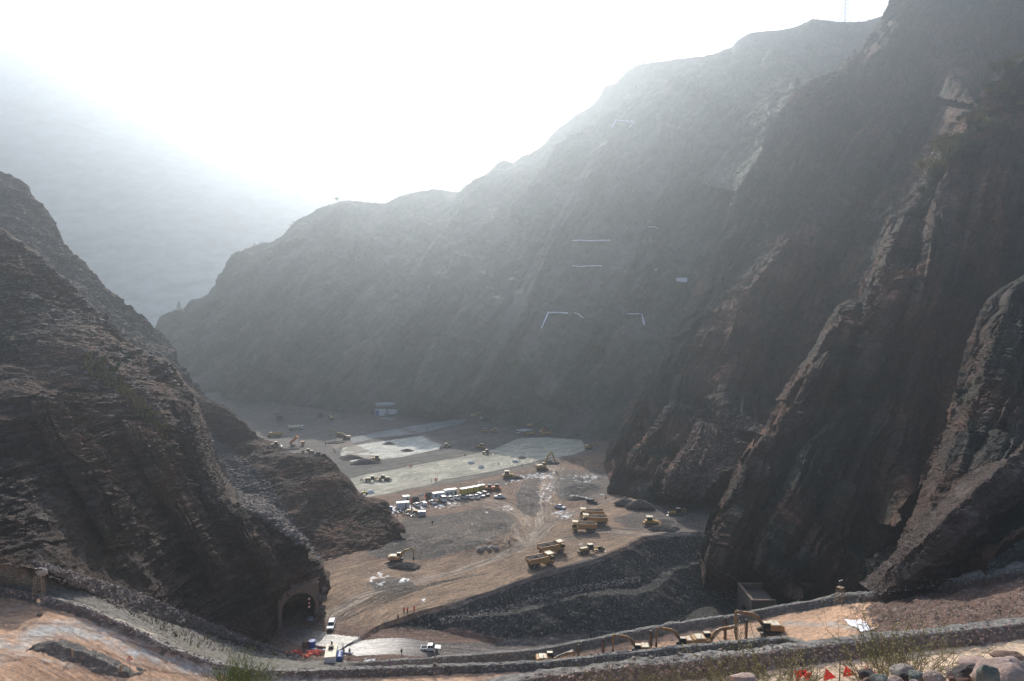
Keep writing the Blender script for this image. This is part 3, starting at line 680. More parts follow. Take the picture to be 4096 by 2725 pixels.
for u in ST:
    c2 = P(u, b2v(u), b2d(u))
    left = u < 330
    if left:
        ff = P(u, *[(tab([(-140, 540), (-40, 552), (0, 560), (43, 571), (87, 588), (130, 604), (174, 621), (217, 637), (260, 650), (304, 658)]))(u)][:1], tab([(-140, 128), (-40, 130), (0, 131), (43, 136), (87, 142), (130, 151), (174, 160), (217, 168), (260, 177), (304, 180)])(u) + 2)
        e = c2 + Vector((0, 1.6, -0.9))
        r = [ff + Vector((-3, 14, -3)), ff, e.lerp(ff, 0.8), e.lerp(ff, 0.55), e.lerp(ff, 0.3), e.lerp(ff, 0.12), e]
    else:
        c1 = P(u, b1v(u), b1d(u))
        hb = 1.2
        zr = (c1.z + c2.z) / 2 - hb
        low = Vector((c1.x, c1.y + 30, -24 if u > 700 else -22))
        r = [low, c1 + Vector((0, 4.5 if u < 700 else 3, -4.5 if u < 700 else -3)), c1 + Vector((0, 0.5, 0)), c1 + Vector((0, -0.5, 0)), c1 + Vector((0, -2.0, -hb - (0.3 if u > 430 else 0))), c2 + Vector((0, 2.0, -hb)), c2 + Vector((0, 0.6, 0))]
        r[5].z -= tab([(480, 0), (537, 1.6), (700, 1.8), (770, 0.5), (800, 0)])(u); r[4].z -= tab([(480, 0), (537, .5), (700, .5), (770, 0)])(u)
        if u > 800:        # excavator road bends into the hillside: rough ground rises to the bench
            t = min(1, (u - 800) / 60)
            s1 = r[4].lerp(r[6], 0.35)
            r[5] = r[5].lerp(r[6], 0.3 * t)
    r += [c2 + Vector((0, -0.6, 0)), c2 + Vector((0, -1.9, -1.35))]
    if u < 470:            # left: one broad road below the berm
        z0 = r[-1].z
        for (dy, dzz) in ((10, 0.1), (18, 0.2), (24, 0.0), (29, 0.2), (40, 2), (62, 22)):
            q = r[-1]; r.append(Vector((c2.x * (1 - 0), c2.y - dy, z0 + dzz)))
    else:
        c3 = P(u, b3v(u), tab([(480, 84), (537, 82), (604, 80), (671, 80), (800, 84), (900, 88), (1024, 92), (1220, 96)])(u))
        q = r[-1]
        far3 = c3 + Vector((0, 3.0, -1.6))
        mid = q + Vector((0, -7, 0.1)) if u < 790 else q.lerp(far3, 0.3)
        r += [mid, far3, c3 + Vector((0, 0.7, 0)), c3 + Vector((0, -0.7, -0.05)), c3 + Vector((0, -2.3, -1.55)), c3 + Vector((0, -14, -1.4))]
    r += [P(u, 690, 30), P(u, tab([(0, 770), (800, 760), (870, 712), (1024, 692)])(u), 7.5), P(u, 1100, 2.6), P(u, 3000, 0.9) + Vector((0, -4, 0.5))]
    for k in range(19): rails[k].append(r[k])
def dispN(p, n, g, h):
    rr_ = np.clip(h * len(ST) / 24 * 24 - 18.5, 0, 1) * np.clip(g * 18 - 1.2, 0, 1) * np.clip((0.45 - g) * 18, 0, 1)
    RW = np.cumsum([0, 16, 30, 14, 8, 22, 18, 8, 14, 40, 20, 16, 14, 18, 26, 30, 30, 14, 4]); rl_ = np.interp(g * RW[-1], RW, np.arange(19)); st_ = h * (len(ST) - 1)
    road = ((rl_ > 8.1) & (st_ < 12) & (rl_ < 15)) | ((rl_ > 4.1) & (rl_ < 4.9) & (st_ > 9) & (st_ < 19)) | ((rl_ > 13.1) & (rl_ < 15) & (st_ > 12))
    d = fbm(p, 9.0, 5, 920, 0.6, True) * 1.3 * rr_ + (fbm(p, 3.0, 4, 900, 0.6) * 0.42 + fbm(p, 0.9, 3, 905, 0.6) * 0.13) * np.where(road, 0.28, 1.0)
    return p + n * d[:, None]
near_o, NP, nnr, nnc = loft('hillside', rails, [16, 30, 14, 8, 22, 18, 8, 14, 40, 20, 16, 14, 18, 26, 30, 30, 14, 4], 1150, dispN, None, index=True)
# colour of the hillside by what lies on it
ROWS = np.cumsum([0, 16, 30, 14, 8, 22, 18, 8, 14, 40, 20, 16, 14, 18, 26, 30, 30, 14, 4])
nr = nnr
g = np.arange(nr)[:, None].repeat(nnc, 1).ravel().astype(np.float32)
uu = np.interp(np.linspace(0, len(ST) - 1, nnc), np.arange(len(ST)), ST)[None, :].repeat(nr, 0).ravel()
rail = np.interp(g, ROWS, np.arange(19))
p = NP.astype(np.float32)
n1 = fbm(p, 9, 4, 910); n2 = fbm(p, 1.6, 4, 915)
rail_j = rail + n2 * 0.16
C = np.zeros((len(p), 3), dtype=np.float32) + np.array([0.135, 0.125, 0.105])
def put(m, c, a=1.0): C[m] = C[m] * (1 - a) + np.array(c) * a
RD = (0.47, 0.295, 0.19)
left = uu < 330
put(left & (rail_j < 6.2), (0.15, 0.138, 0.118))
put(left & (rail_j < 1.8), (0.085, 0.07, 0.062))
put(left & (rail_j > 2.4) & (rail_j < 5.5) & (n1 > 0.12), (0.15, 0.14, 0.095), 0.4)
put(~left & (rail_j > 4) & (rail_j < 5.15) & (uu < 880), RD)
put(~left & (rail_j > 3.6) & (rail_j < 6) & (uu + n1 * 60 > 872), (0.12, 0.072, 0.055))
put((rail_j > 8) & (uu < 470), RD)
put((rail_j > 8) & (rail_j < 8.9) & (uu >= 470) & (uu < 800), (0.46, 0.29, 0.20))
put((rail_j > 8) & (rail_j < 10) & (uu >= 820) & (n1 > -0.1), (0.13, 0.085, 0.065), 0.8)
put((rail_j > 12.95) & (uu >= 470), (0.60, 0.44, 0.30))
# crest strips are coloured paler, the near faces of the berms darker
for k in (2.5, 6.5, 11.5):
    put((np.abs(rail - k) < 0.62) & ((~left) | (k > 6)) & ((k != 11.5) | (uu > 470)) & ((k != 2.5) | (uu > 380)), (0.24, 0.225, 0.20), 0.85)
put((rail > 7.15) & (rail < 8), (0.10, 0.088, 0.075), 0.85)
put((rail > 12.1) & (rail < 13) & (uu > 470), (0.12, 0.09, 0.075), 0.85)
flow = np.stack([p[:, 0], p[:, 1] * 1.0], -1)
# rutted grey curve on the left road, on the bend of the excavator road
wet = np.zeros(len(p), dtype=np.float32)
def nline(pts, wd, c, a, wt=0.0):
    d, _ = polydist(p[:, 0] + n1 * 0.8, p[:, 1] + n2 * 0.5, pts)
    k = np.clip(1.5 - np.abs(d) / (wd / 2), 0, 1) * a * np.clip(0.75 + n2 * 1.5, 0, 1) * (rail > 3.9)
    C[:] = C * (1 - k[:, None]) + np.array(c) * k[:, None]
    if wt: wet[:] = np.maximum(wet, k * wt)
def RZ(lst):
    out = []
    for u, v in lst:
        zz = 33.0 - 0.0 * u
        for _ in range(4):
            q = G(u, v, zz); # follow the road height measured on the loft near that place
            i = np.argmin((p[:, 0] - q.x) ** 2 + (p[:, 1] - q.y) ** 2 + 1e6 * (rail < (8 if u < 500 else 4))); zz = float(p[i, 2])
        out.append(G(u, v, zz))
    return out
nline(RZ([(-10, 655), (20, 640), (55, 627), (80, 623), (105, 627), (130, 640), (165, 655), (200, 668)]), 4.6, (0.40, 0.38, 0.35), 1.0, 0.15)
nline(RZ([(740, 632), (790, 622), (830, 622), (860, 629), (872, 634)]), 2.2, (0.30, 0.28, 0.25), 0.8, 0.2)
nline(RZ([(125, 636), (150, 650), (180, 662), (230, 674), (290, 680), (360, 681)]), 1.3, (0.42, 0.41, 0.40), 0.7, 0.4)
for k in range(10):
    v0 = random.uniform(608, 660)
    nline(RZ([(0, v0), (60, v0 - 8 + k), (130, v0 + 12), (200, v0 + 38)]), 0.6, random.choice([(0.17, 0.10, 0.075), (0.50, 0.39, 0.30)]), 0.75)
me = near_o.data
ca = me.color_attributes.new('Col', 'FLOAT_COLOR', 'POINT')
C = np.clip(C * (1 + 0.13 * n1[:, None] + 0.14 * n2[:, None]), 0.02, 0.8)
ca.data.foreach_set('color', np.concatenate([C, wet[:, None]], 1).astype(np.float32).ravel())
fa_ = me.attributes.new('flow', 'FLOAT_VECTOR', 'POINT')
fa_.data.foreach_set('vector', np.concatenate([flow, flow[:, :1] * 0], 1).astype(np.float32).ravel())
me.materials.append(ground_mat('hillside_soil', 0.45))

# ---------------------------------------------------------------- haze
def haze():
    me = bpy.data.meshes.new('haze')
    x0, x1, y0, y1, z0, z1 = -4500, 4500, -60, 2900, -34, 1030
    vs = [(x, y, z) for x in (x0, x1) for y in (y0, y1) for z in (z0, z1)]
    fs = [(0, 1, 3, 2), (4, 6, 7, 5), (0, 4, 5, 1), (2, 3, 7, 6), (0, 2, 6, 4), (1, 5, 7, 3)]
    me.from_pydata(vs, [], fs)
    m = bpy.data.materials.new('haze_air'); m.use_nodes = True
    t = m.node_tree; t.nodes.clear()
    o = t.nodes.new('ShaderNodeOutputMaterial'); v = t.nodes.new('ShaderNodeVolumePrincipled')
    v.inputs['Color'].default_value = (0.60, 0.69, 0.775, 1)
    v.inputs['Density'].default_value = HAZE
    v.inputs['Anisotropy'].default_value = HAZE_G
    t.links.new(v.outputs[0], o.inputs['Volume'])
    me.materials.append(m)
    ob = bpy.data.objects.new('haze', me); col.objects.link(ob)
    ob['kind'] = 'stuff'
    ob['label'] = 'pale dusty haze filling the whole valley'
    ob['category'] = 'haze'
haze()

# ================================================================== OBJECT TOOLS
bpy.context.view_layer.update()
DG = bpy.context.evaluated_depsgraph_get()
HZ = bpy.data.objects['haze']
HZ.hide_set(True); bpy.context.view_layer.update(); DG = bpy.context.evaluated_depsgraph_get()
def cast(o, d):
    ok, loc, nrm, idx, ob, mx = scene.ray_cast(DG, o, d, distance=5000)
    return (loc, nrm, ob) if ok else (None, None, None)
def ray(u, v):
    o = Vector((0, 0, CZ))
    return cast(o, (P(u, v, 100) - o).normalized())[0]
def onto(x, y, top=26):
    l = cast(Vector((x, y, top)), Vector((0, 0, -1)))[0]
    return l.z if l else 0.0

class MB:
    def __init__(s): s.v = []; s.f = []
    def add(s, vs, fs):
        b = len(s.v); s.v += [tuple(q) for q in vs]; s.f += [tuple(b + i for i in f) for f in fs]; return s
    def hexa(s, bot, top):
        """bot/top: (x0,x1,y0,y1,z)"""
        vs = []
        for (x0, x1, y0, y1, z) in (bot, top): vs += [(x0, y0, z), (x1, y0, z), (x1, y1, z), (x0, y1, z)]
        return s.add(vs, [(3, 2, 1, 0), (4, 5, 6, 7), (0, 1, 5, 4), (1, 2, 6, 5), (2, 3, 7, 6), (3, 0, 4, 7)])
    def box(s, x0, x1, y0, y1, z0, z1, c=0.0):
        if c <= 0: return s.hexa((x0, x1, y0, y1, z0), (x0, x1, y0, y1, z1))
        s.hexa((x0 + c, x1 - c, y0 + c, y1 - c, z0), (x0, x1, y0, y1, z0 + c))
        s.hexa((x0, x1, y0, y1, z0 + c), (x0, x1, y0, y1, z1 - c))
        return s.hexa((x0, x1, y0, y1, z1 - c), (x0 + c, x1 - c, y0 + c, y1 - c, z1))
    def prism(s, prof, y0, y1, inset=0.0, zi=None):
        """profile in x,z extruded along y"""
        n = len(prof)
        def yy(z, y, sg): return y - sg * inset * max(0, z - zi) if zi is not None else y
        vs = [(x, yy(z, y0, -1), z) for x, z in prof] + [(x, yy(z, y1, 1), z) for x, z in prof]
        fs = [tuple(range(n)), tuple(range(2 * n - 1, n - 1, -1))] + [(i, (i + 1) % n + 0, (i + 1) % n + n, i + n)[::-1] for i in range(n)]
        return s.add(vs, fs)
    def cyl(s, a, b, r, n=12, r2=None):
        a, b = Vector(a), Vector(b); d = (b - a).normalized()
        e = d.orthogonal().normalized(); g = d.cross(e); r2 = r if r2 is None else r2
        vs = [a + (e * math.cos(t) + g * math.sin(t)) * r for t in [6.2832 * i / n for i in range(n)]] + \
             [b + (e * math.cos(t) + g * math.sin(t)) * r2 for t in [6.2832 * i / n for i in range(n)]]
        return s.add(vs, [tuple(range(n))[::-1], tuple(range(n, 2 * n))] + [(i, (i + 1) % n, (i + 1) % n + n, i + n) for i in range(n)])
    def bar(s, pts, r, n=5):
        for a, b in zip(pts[:-1], pts[1:]): s.cyl(a, b, r, n)
        return s
    def lump(s, c, rx, ry, rz, seed=0, n=10, m=6, jag=0.25, flat=False):
        rr = random.Random(seed); c = Vector(c); vs = []
        for j in range(m + 1):
            th = math.pi * j / m
            for i in range(n):
                ph = 6.2832 * i / n; k = 1 + rr.uniform(-jag, jag) * (0 < j < m)
                z = math.cos(th) * rz * (k * 0.5 + 0.5)
                if flat: z = max(z, 0)
                vs.append(c + Vector((math.sin(th) * math.cos(ph) * rx * k, math.sin(th) * math.sin(ph) * ry * k, z)))
        fs = [(j * n + i, (j + 1) * n + i, (j + 1) * n + (i + 1) % n, j * n + (i + 1) % n) for j in range(m) for i in range(n)]
        return s.add(vs, fs)
    def xf(s, M):
        s.v = [tuple(M @ Vector(q)) for q in s.v]; return s
    def obj(s, name, m, parent=None, smooth=False):
        me = bpy.data.meshes.new(name); me.from_pydata(s.v, [], s.f); me.update()
        if smooth: me.polygons.foreach_set('use_smooth', [True] * len(me.polygons))
        o = bpy.data.objects.new(name, me); col.objects.link(o); me.materials.append(m)
        if parent: o.parent = parent
        return o
def pm(name, c, rough=0.5, metal=0.0, dirt=0.35, dc=(0.16, 0.12, 0.09), sc=1.2):
    t = NT(name, rough, 0.4); p = t.n('ShaderNodeTexCoord').outputs['Object']
    t.b.inputs['Metallic'].default_value = metal
    n = t.noise(p, sc, 5, 0.7); g = t.noise(p, sc * 6, 3, 0.6)
    k = t.math('MULTIPLY', t.ramp(n, [(0.40, 0), (0.66, 1)]), dirt)
    cc = t.mix(k, c, dc)
    cc = t.mix(0.5, cc, t.ramp(g, [(0.3, 0.78), (0.7, 1.15)]), 'MULTIPLY')
    return t.fin(cc, None, t.ramp(n, [(0.3, rough), (0.8, min(1, rough + 0.3))]))
M = dict(
    white=pm('white_paint', (0.72, 0.72, 0.70), 0.35, dirt=0.25), glass=pm('dark_glass', (0.02, 0.025, 0.03), 0.12, dirt=0.1),
    tyre=pm('tyre_rubber', (0.035, 0.032, 0.03), 0.9, dirt=0.6), rim=pm('wheel_metal', (0.25, 0.24, 0.22), 0.5, 0.5),
    yellow=pm('machine_yellow', (0.46, 0.28, 0.055), 0.45, dirt=0.45), gold=pm('tipper_orange', (0.50, 0.27, 0.10), 0.5, dirt=0.4),
    orange=pm('orange_paint', (0.70, 0.20, 0.05), 0.5, dirt=0.3), cream=pm('cream_paint', (0.74, 0.64, 0.46), 0.5, dirt=0.25),
    black=pm('black_steel', (0.03, 0.03, 0.03), 0.5, dirt=0.5), dark=pm('dark_paint', (0.02, 0.022, 0.026), 0.3, dirt=0.2),
    steel=pm('grey_steel', (0.28, 0.28, 0.28), 0.45, 0.6), light=pm('lamp_glass', (0.7, 0.7, 0.68), 0.2, dirt=0.05),
    red=pm('red_lamp', (0.6, 0.03, 0.02), 0.3, dirt=0.05), rust=pm('rusty_brown', (0.26, 0.12, 0.06), 0.8),
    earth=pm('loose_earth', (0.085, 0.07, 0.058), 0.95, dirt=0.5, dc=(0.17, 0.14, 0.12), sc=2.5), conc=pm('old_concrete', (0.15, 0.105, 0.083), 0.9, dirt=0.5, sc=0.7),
    concd=pm('dark_concrete', (0.06, 0.053, 0.046), 0.9, dirt=0.5, sc=0.7), void=pm('tunnel_shade_lining', (0.02, 0.019, 0.018), 0.95, dirt=0.2),  # near-black lining colour carries the shade inside the tunnel
    blue=pm('blue_plastic', (0.03, 0.09, 0.30), 0.4, dirt=0.2), green=pm('dark_green_sheet', (0.04, 0.07, 0.055), 0.6), canvas=pm('dark_canvas', (0.05, 0.055, 0.05), 0.8),
    silver=pm('silver_tank', (0.5, 0.52, 0.54), 0.35, 0.3), genyel=pm('generator_yellow', (0.62, 0.48, 0.04), 0.5, dirt=0.25), wood=pm('weathered_wood', (0.33, 0.24, 0.15), 0.9),
    skin=pm('skin', (0.35, 0.20, 0.13), 0.6, dirt=0.1), hivis=pm('hi_vis_orange', (0.85, 0.10, 0.03), 0.7, dirt=0.05), cloth=pm('dark_clothes', (0.03, 0.032, 0.04), 0.9, dirt=0.1),
    navy=pm('navy_trousers', (0.03, 0.035, 0.06), 0.9, dirt=0.1), lime=pm('hi_vis_lime', (0.35, 0.75, 0.05), 0.7, dirt=0.05), purple=pm('purple_cloth', (0.20, 0.08, 0.30), 0.8),
    mark=pm('white_marking', (0.80, 0.79, 0.86), 0.8, dirt=0.05), redcloth=pm('red_cloth', (0.75, 0.02, 0.03), 0.8, dirt=0.1), ink=pm('black_ink', (0.03, 0.03, 0.04), 0.8, dirt=0),
    leaf=pm('leaf_green', (0.075, 0.10, 0.04), 0.8, dirt=0.6, dc=(0.12, 0.11, 0.05), sc=0.8), leafd=pm('leaf_dark_green', (0.035, 0.05, 0.028), 0.8, dirt=0.4, dc=(0.06, 0.07, 0.03), sc=0.8),
    leafy=pm('leaf_autumn', (0.22, 0.18, 0.06), 0.8, dirt=0.6, dc=(0.09, 0.08, 0.03), sc=0.6), bark=pm('bark', (0.07, 0.05, 0.04), 0.9), stem=pm('dry_stem', (0.17, 0.14, 0.07), 0.9),
    petal=pm('yellow_seed_head', (0.42, 0.36, 0.15), 0.8), sprig=pm('green_sprig', (0.10, 0.14, 0.04), 0.8, dirt=0.5, dc=(0.20, 0.18, 0.06)), netting=pm('net_mesh', (0.45, 0.30, 0.24), 0.9),
    rednet=pm('red_netting', (0.75, 0.14, 0.09), 0.7), stonep=pm('pink_stone', (0.36, 0.265, 0.225), 0.85, dirt=0.4, dc=(0.33, 0.22, 0.18), sc=3), slab=pm('broken_slab', (0.125, 0.105, 0.098), 0.85, dirt=0.5, sc=1.5), arm=pm('arm_ochre', (0.30, 0.15, 0.05), 0.5, dirt=0.5), stoneg=pm('green_grey_stone', (0.21, 0.215, 0.185), 0.85, sc=3),
    stoneb=pm('brown_stone', (0.20, 0.11, 0.09), 0.85, sc=3), stoned=pm('dark_stone', (0.10, 0.09, 0.09), 0.85, sc=3), stonew=pm('pale_stone', (0.34, 0.30, 0.265), 0.85, sc=3),
)
def stone(name, c, c2):
    t = NT(name, 0.92, 0.2); p = t.pos(); n = t.noise(p, 9, 8, 0.75); g = t.noise(p, 60, 5, 0.7); k = t.noise(p, 3, 3, 0.6)
    q = t.mix(t.ramp(n, [(0.38, 0), (0.62, 1)]), c, c2); q = t.mix(0.7, q, t.ramp(g, [(0.3, 0.55), (0.7, 1.3)]), 'MULTIPLY')
    q = t.mix(t.math('MULTIPLY', t.ramp(k, [(0.45, 0), (0.7, 1)]), 0.5), q, (0.24, 0.19, 0.15))
    return t.fin(q, t.bump(t.math('ADD', n, t.math('MULTIPLY', g, 0.4)), 0.05))
for k_, a_, b_ in (('fp', (0.50, 0.38, 0.33), (0.33, 0.23, 0.19)), ('fg', (0.20, 0.21, 0.18), (0.13, 0.14, 0.12)), ('fb', (0.19, 0.11, 0.085), (0.12, 0.07, 0.055)), ('fd', (0.10, 0.09, 0.085), (0.05, 0.045, 0.045)), ('fw', (0.42, 0.38, 0.34), (0.20, 0.175, 0.155))):
    M[k_] = stone('foreground_stone_' + {'p': 'pink', 'g': 'green', 'b': 'brown', 'd': 'dark', 'w': 'pale'}[k_[1]], a_, b_)
def thing(name, label, cat, loc=(0, 0, 0), rz=0.0, group=None, s=1.0):
    o = bpy.data.objects.new(name, None); col.objects.link(o); o.empty_display_size = 0.5
    o.location = loc; o.rotation_euler = (0, 0, R(rz)); o.scale = (s, s, s)
    o['label'] = label; o['category'] = cat
    if group: o['group'] = group
    return o
def tagm(o, label, cat, group=None, loc=None, rz=None, s=None):
    o['label'] = label; o['category'] = cat
    if group: o['group'] = group
    if loc is not None: o.location = loc
    if rz is not None: o.rotation_euler = (0, 0, R(rz))
    if s is not None: o.scale = (s, s, s)
    return o
def kids(o):
    return [c for c in bpy.data.objects if c.parent == o]
KID = {}
def dup(root):
    """copy a thing with its parts and their sub-parts"""
    if root.name not in KID:
        KID[root.name] = [(c, kids(c)) for c in kids(root)]
    r = root.copy(); col.objects.link(r)
    for c, gs in KID[root.name]:
        d = c.copy(); col.objects.link(d); d.parent = r
        for g_ in gs:
            e = g_.copy(); col.objects.link(e); e.parent = d
    return r
USED = set()
def put_at(proto, loc, rz, label, group=None, s=1.0, paint=None):
    if proto.name in USED: o = dup(proto)
    else:
        o = proto; KID[o.name] = [(c, kids(c)) for c in kids(o)]; USED.add(o.name)
    o.location = loc; o.rotation_euler = (0, 0, R(rz)); o.scale = (s, s, s); o['label'] = label
    if group: o['group'] = group
    elif 'group' in o: del o['group']
    return o
def at(u, v, dzz=0.0):
    q = ray(u, v)
    return q + Vector((0, 0, dzz))

# ---------------------------------------------------------------- slabs and ribs standing out of the cliffs
def fin(line, w_, sc, seed, m=rock_right, bed=BR_, counts=(10, 60, 60), nc=300, dv=0.25):
    n = 26; L = resample([(u, v, 0) for u, v in line], n)
    def dep(du, dvv):
        d = []
        for k in range(n):
            q = ray(L[k, 0] + du, L[k, 1] + dvv); d.append(q.y if q is not None else (d[-1] if d else 300))
        d = np.array(d); d = np.minimum(d, np.median(d) * 1.6)
        for _ in range(3): d = np.convolve(np.r_[d[0], d, d[-1]], [.25, .5, .25], 'valid')
        return d
    t = np.sin(np.linspace(0.06, 0.94, n) * math.pi) ** 0.6
    da, db, dc = dep(2, 0), dep(w_ * .4, w_ * .4 * dv), dep(w_, w_ * dv)
    da = np.minimum(da, db + sc * 1.5)
    a = [P(L[k, 0], L[k, 1], da[k] - sc * (0.15 + .65 * t[k])) for k in range(n)]
    b = [P(L[k, 0] + w_ * .4 * (.3 + .7 * t[k]), L[k, 1] + w_ * .4 * dv, db[k] - sc * 1.0 * t[k]) for k in range(n)]
    c = [P(L[k, 0] + w_, L[k, 1] + w_ * dv, dc[k] + sc * .5) for k in range(n)]
    bk = [q + Vector((sc * .3, sc * 1.8, -sc * .3)) for q in a]
    def df(p, nn, g, h):
        k = np.clip(g * 6, 0.2, 1) * np.clip((1 - g) * 6, 0, 1) * np.clip(h * 9, 0, 1) * np.clip((1 - h) * 9, 0, 1)
        d = fbm(p, sc * 2.2, 4, seed, .6, True) * sc * .38 * k + fbm(p, sc * .5, 4, seed + 3, .65, True) * sc * .12
        gg = g * 5 + fbm(p, sc * 2, 3, seed + 7) * .5; q = gg + h * .8; fr = q - np.floor(q)
        d += np.clip(fr / .15, 0, 1) * (1 - fr) * sc * .22 * k
        s1 = max(.6, sc * .22)
        d += blocks(p, bed, [(s1, s1 * 2.2), (s1 * .45, s1)], [s1 * .42, s1 * .22], seed + 9, 6) * (.4 + .6 * k)
        return p + nn * d[:, None]
    loft('hill', [bk, a, b, c], list(counts), nc, df, m)
    bpy.context.view_layer.update()
random.seed(5)
# first spur
fin([(905, 60), (870, 120), (835, 175), (800, 225), (770, 265), (752, 290)], 60, 22, 1001)
fin([(800, 232), (770, 268), (745, 300), (733, 318), (727, 340), (717, 375), (712, 400), (722, 425)], 44, 17, 1002)
fin([(930, 100), (905, 150), (880, 200), (850, 260), (825, 300)], 50, 16, 1003)
fin([(792, 112), (780, 160), (762, 205), (745, 245), (725, 285), (712, 315)], 34, 14, 1004)
fin([(712, 305), (700, 335), (688, 360), (676, 385), (668, 410)], 32, 12, 1005)
fin([(675, 400), (655, 428), (638, 448), (630, 458), (626, 470)], 40, 10, 1006)
fin([(668, 462), (655, 478), (648, 490)], 34, 7, 1007)
fin([(945, 20), (930, 60), (915, 90)], 60, 20, 1008)
fin([(700, 420), (690, 445), (672, 470), (664, 492)], 30, 9, 1009)
fin([(850, 300), (828, 340), (806, 372), (785, 400)], 30, 10, 1010)
# second spur
fin([(905, 215), (892, 250), (882, 285), (870, 305), (864, 325), (857, 360), (850, 392)], 42, 11, 1020)
fin([(858, 398), (836, 424), (808, 444), (799, 469), (790, 492), (766, 537), (757, 572), (758, 590)], 46, 9, 1021)
fin([(950, 170), (935, 215), (925, 260), (912, 310), (900, 350)], 40, 10, 1022)
fin([(828, 352), (812, 375), (800, 400), (785, 420), (775, 440)], 30, 8, 1023)
fin([(770, 430), (752, 455), (742, 478), (728, 505), (718, 530), (710, 560), (712, 585)], 34, 8, 1024)
fin([(900, 370), (885, 405), (868, 440), (852, 475), (845, 510)], 40, 8, 1025)
fin([(845, 480), (822, 515), (806, 545), (798, 575)], 44, 8, 1026)
fin([(1000, 110), (985, 160), (972, 210), (960, 260)], 44, 11, 1027)
fin([(925, 330), (912, 370), (900, 420), (885, 470), (870, 520)], 34, 7, 1028)
# third spur
fin([(1010, 300), (995, 340), (985, 380), (975, 420), (965, 450)], 40, 7, 1030)
fin([(962, 430), (952, 462), (940, 490), (930, 520), (915, 550), (905, 580)], 34, 5.5, 1031)
fin([(1000, 430), (980, 470), (962, 505), (945, 540), (930, 570)], 36, 5, 1032)
fin([(1040, 440), (1005, 468), (978, 490), (958, 510), (925, 547), (897, 572), (872, 592)], 40, 5, 1033, m=rock_scree)
# ribs on the big massif
RM = dict(m=rock_main, bed=BM)
fin([(575, 130), (545, 175), (515, 215), (492, 255), (472, 295), (450, 335), (425, 375), (408, 402)], 80, 34, 1040, **RM)
fin([(470, 200), (435, 245), (400, 290), (365, 335), (325, 385)], 60, 26, 1041, **RM)
fin([(665, 110), (642, 170), (614, 230), (587, 290), (560, 345), (536, 395)], 60, 26, 1042, **RM)
fin([(612, 135), (578, 185), (548, 240), (518, 300), (492, 355), (470, 400)], 60, 26, 1043, **RM)
fin([(345, 225), (315, 270), (285, 320), (250, 370)], 50, 20, 1044, **RM)
fin([(775, 45), (750, 85), (722, 130), (690, 180)], 48, 24, 1045, **RM)
# the left slope
LM = dict(m=rock_left, bed=BL)
fin([(172, 400), (182, 430), (190, 465), (205, 500), (225, 525)], 26, 5, 1050, dv=.1, **LM)
fin([(120, 420), (140, 460), (165, 505), (190, 545), (215, 590)], 40, 5, 1051, dv=.1, **LM)
fin([(30, 400), (55, 450), (85, 500), (110, 550)], 50, 6, 1052, dv=.1, **LM)
fin([(225, 505), (245, 540), (262, 575), (272, 620)], 30, 4, 1053, dv=.1, **LM)

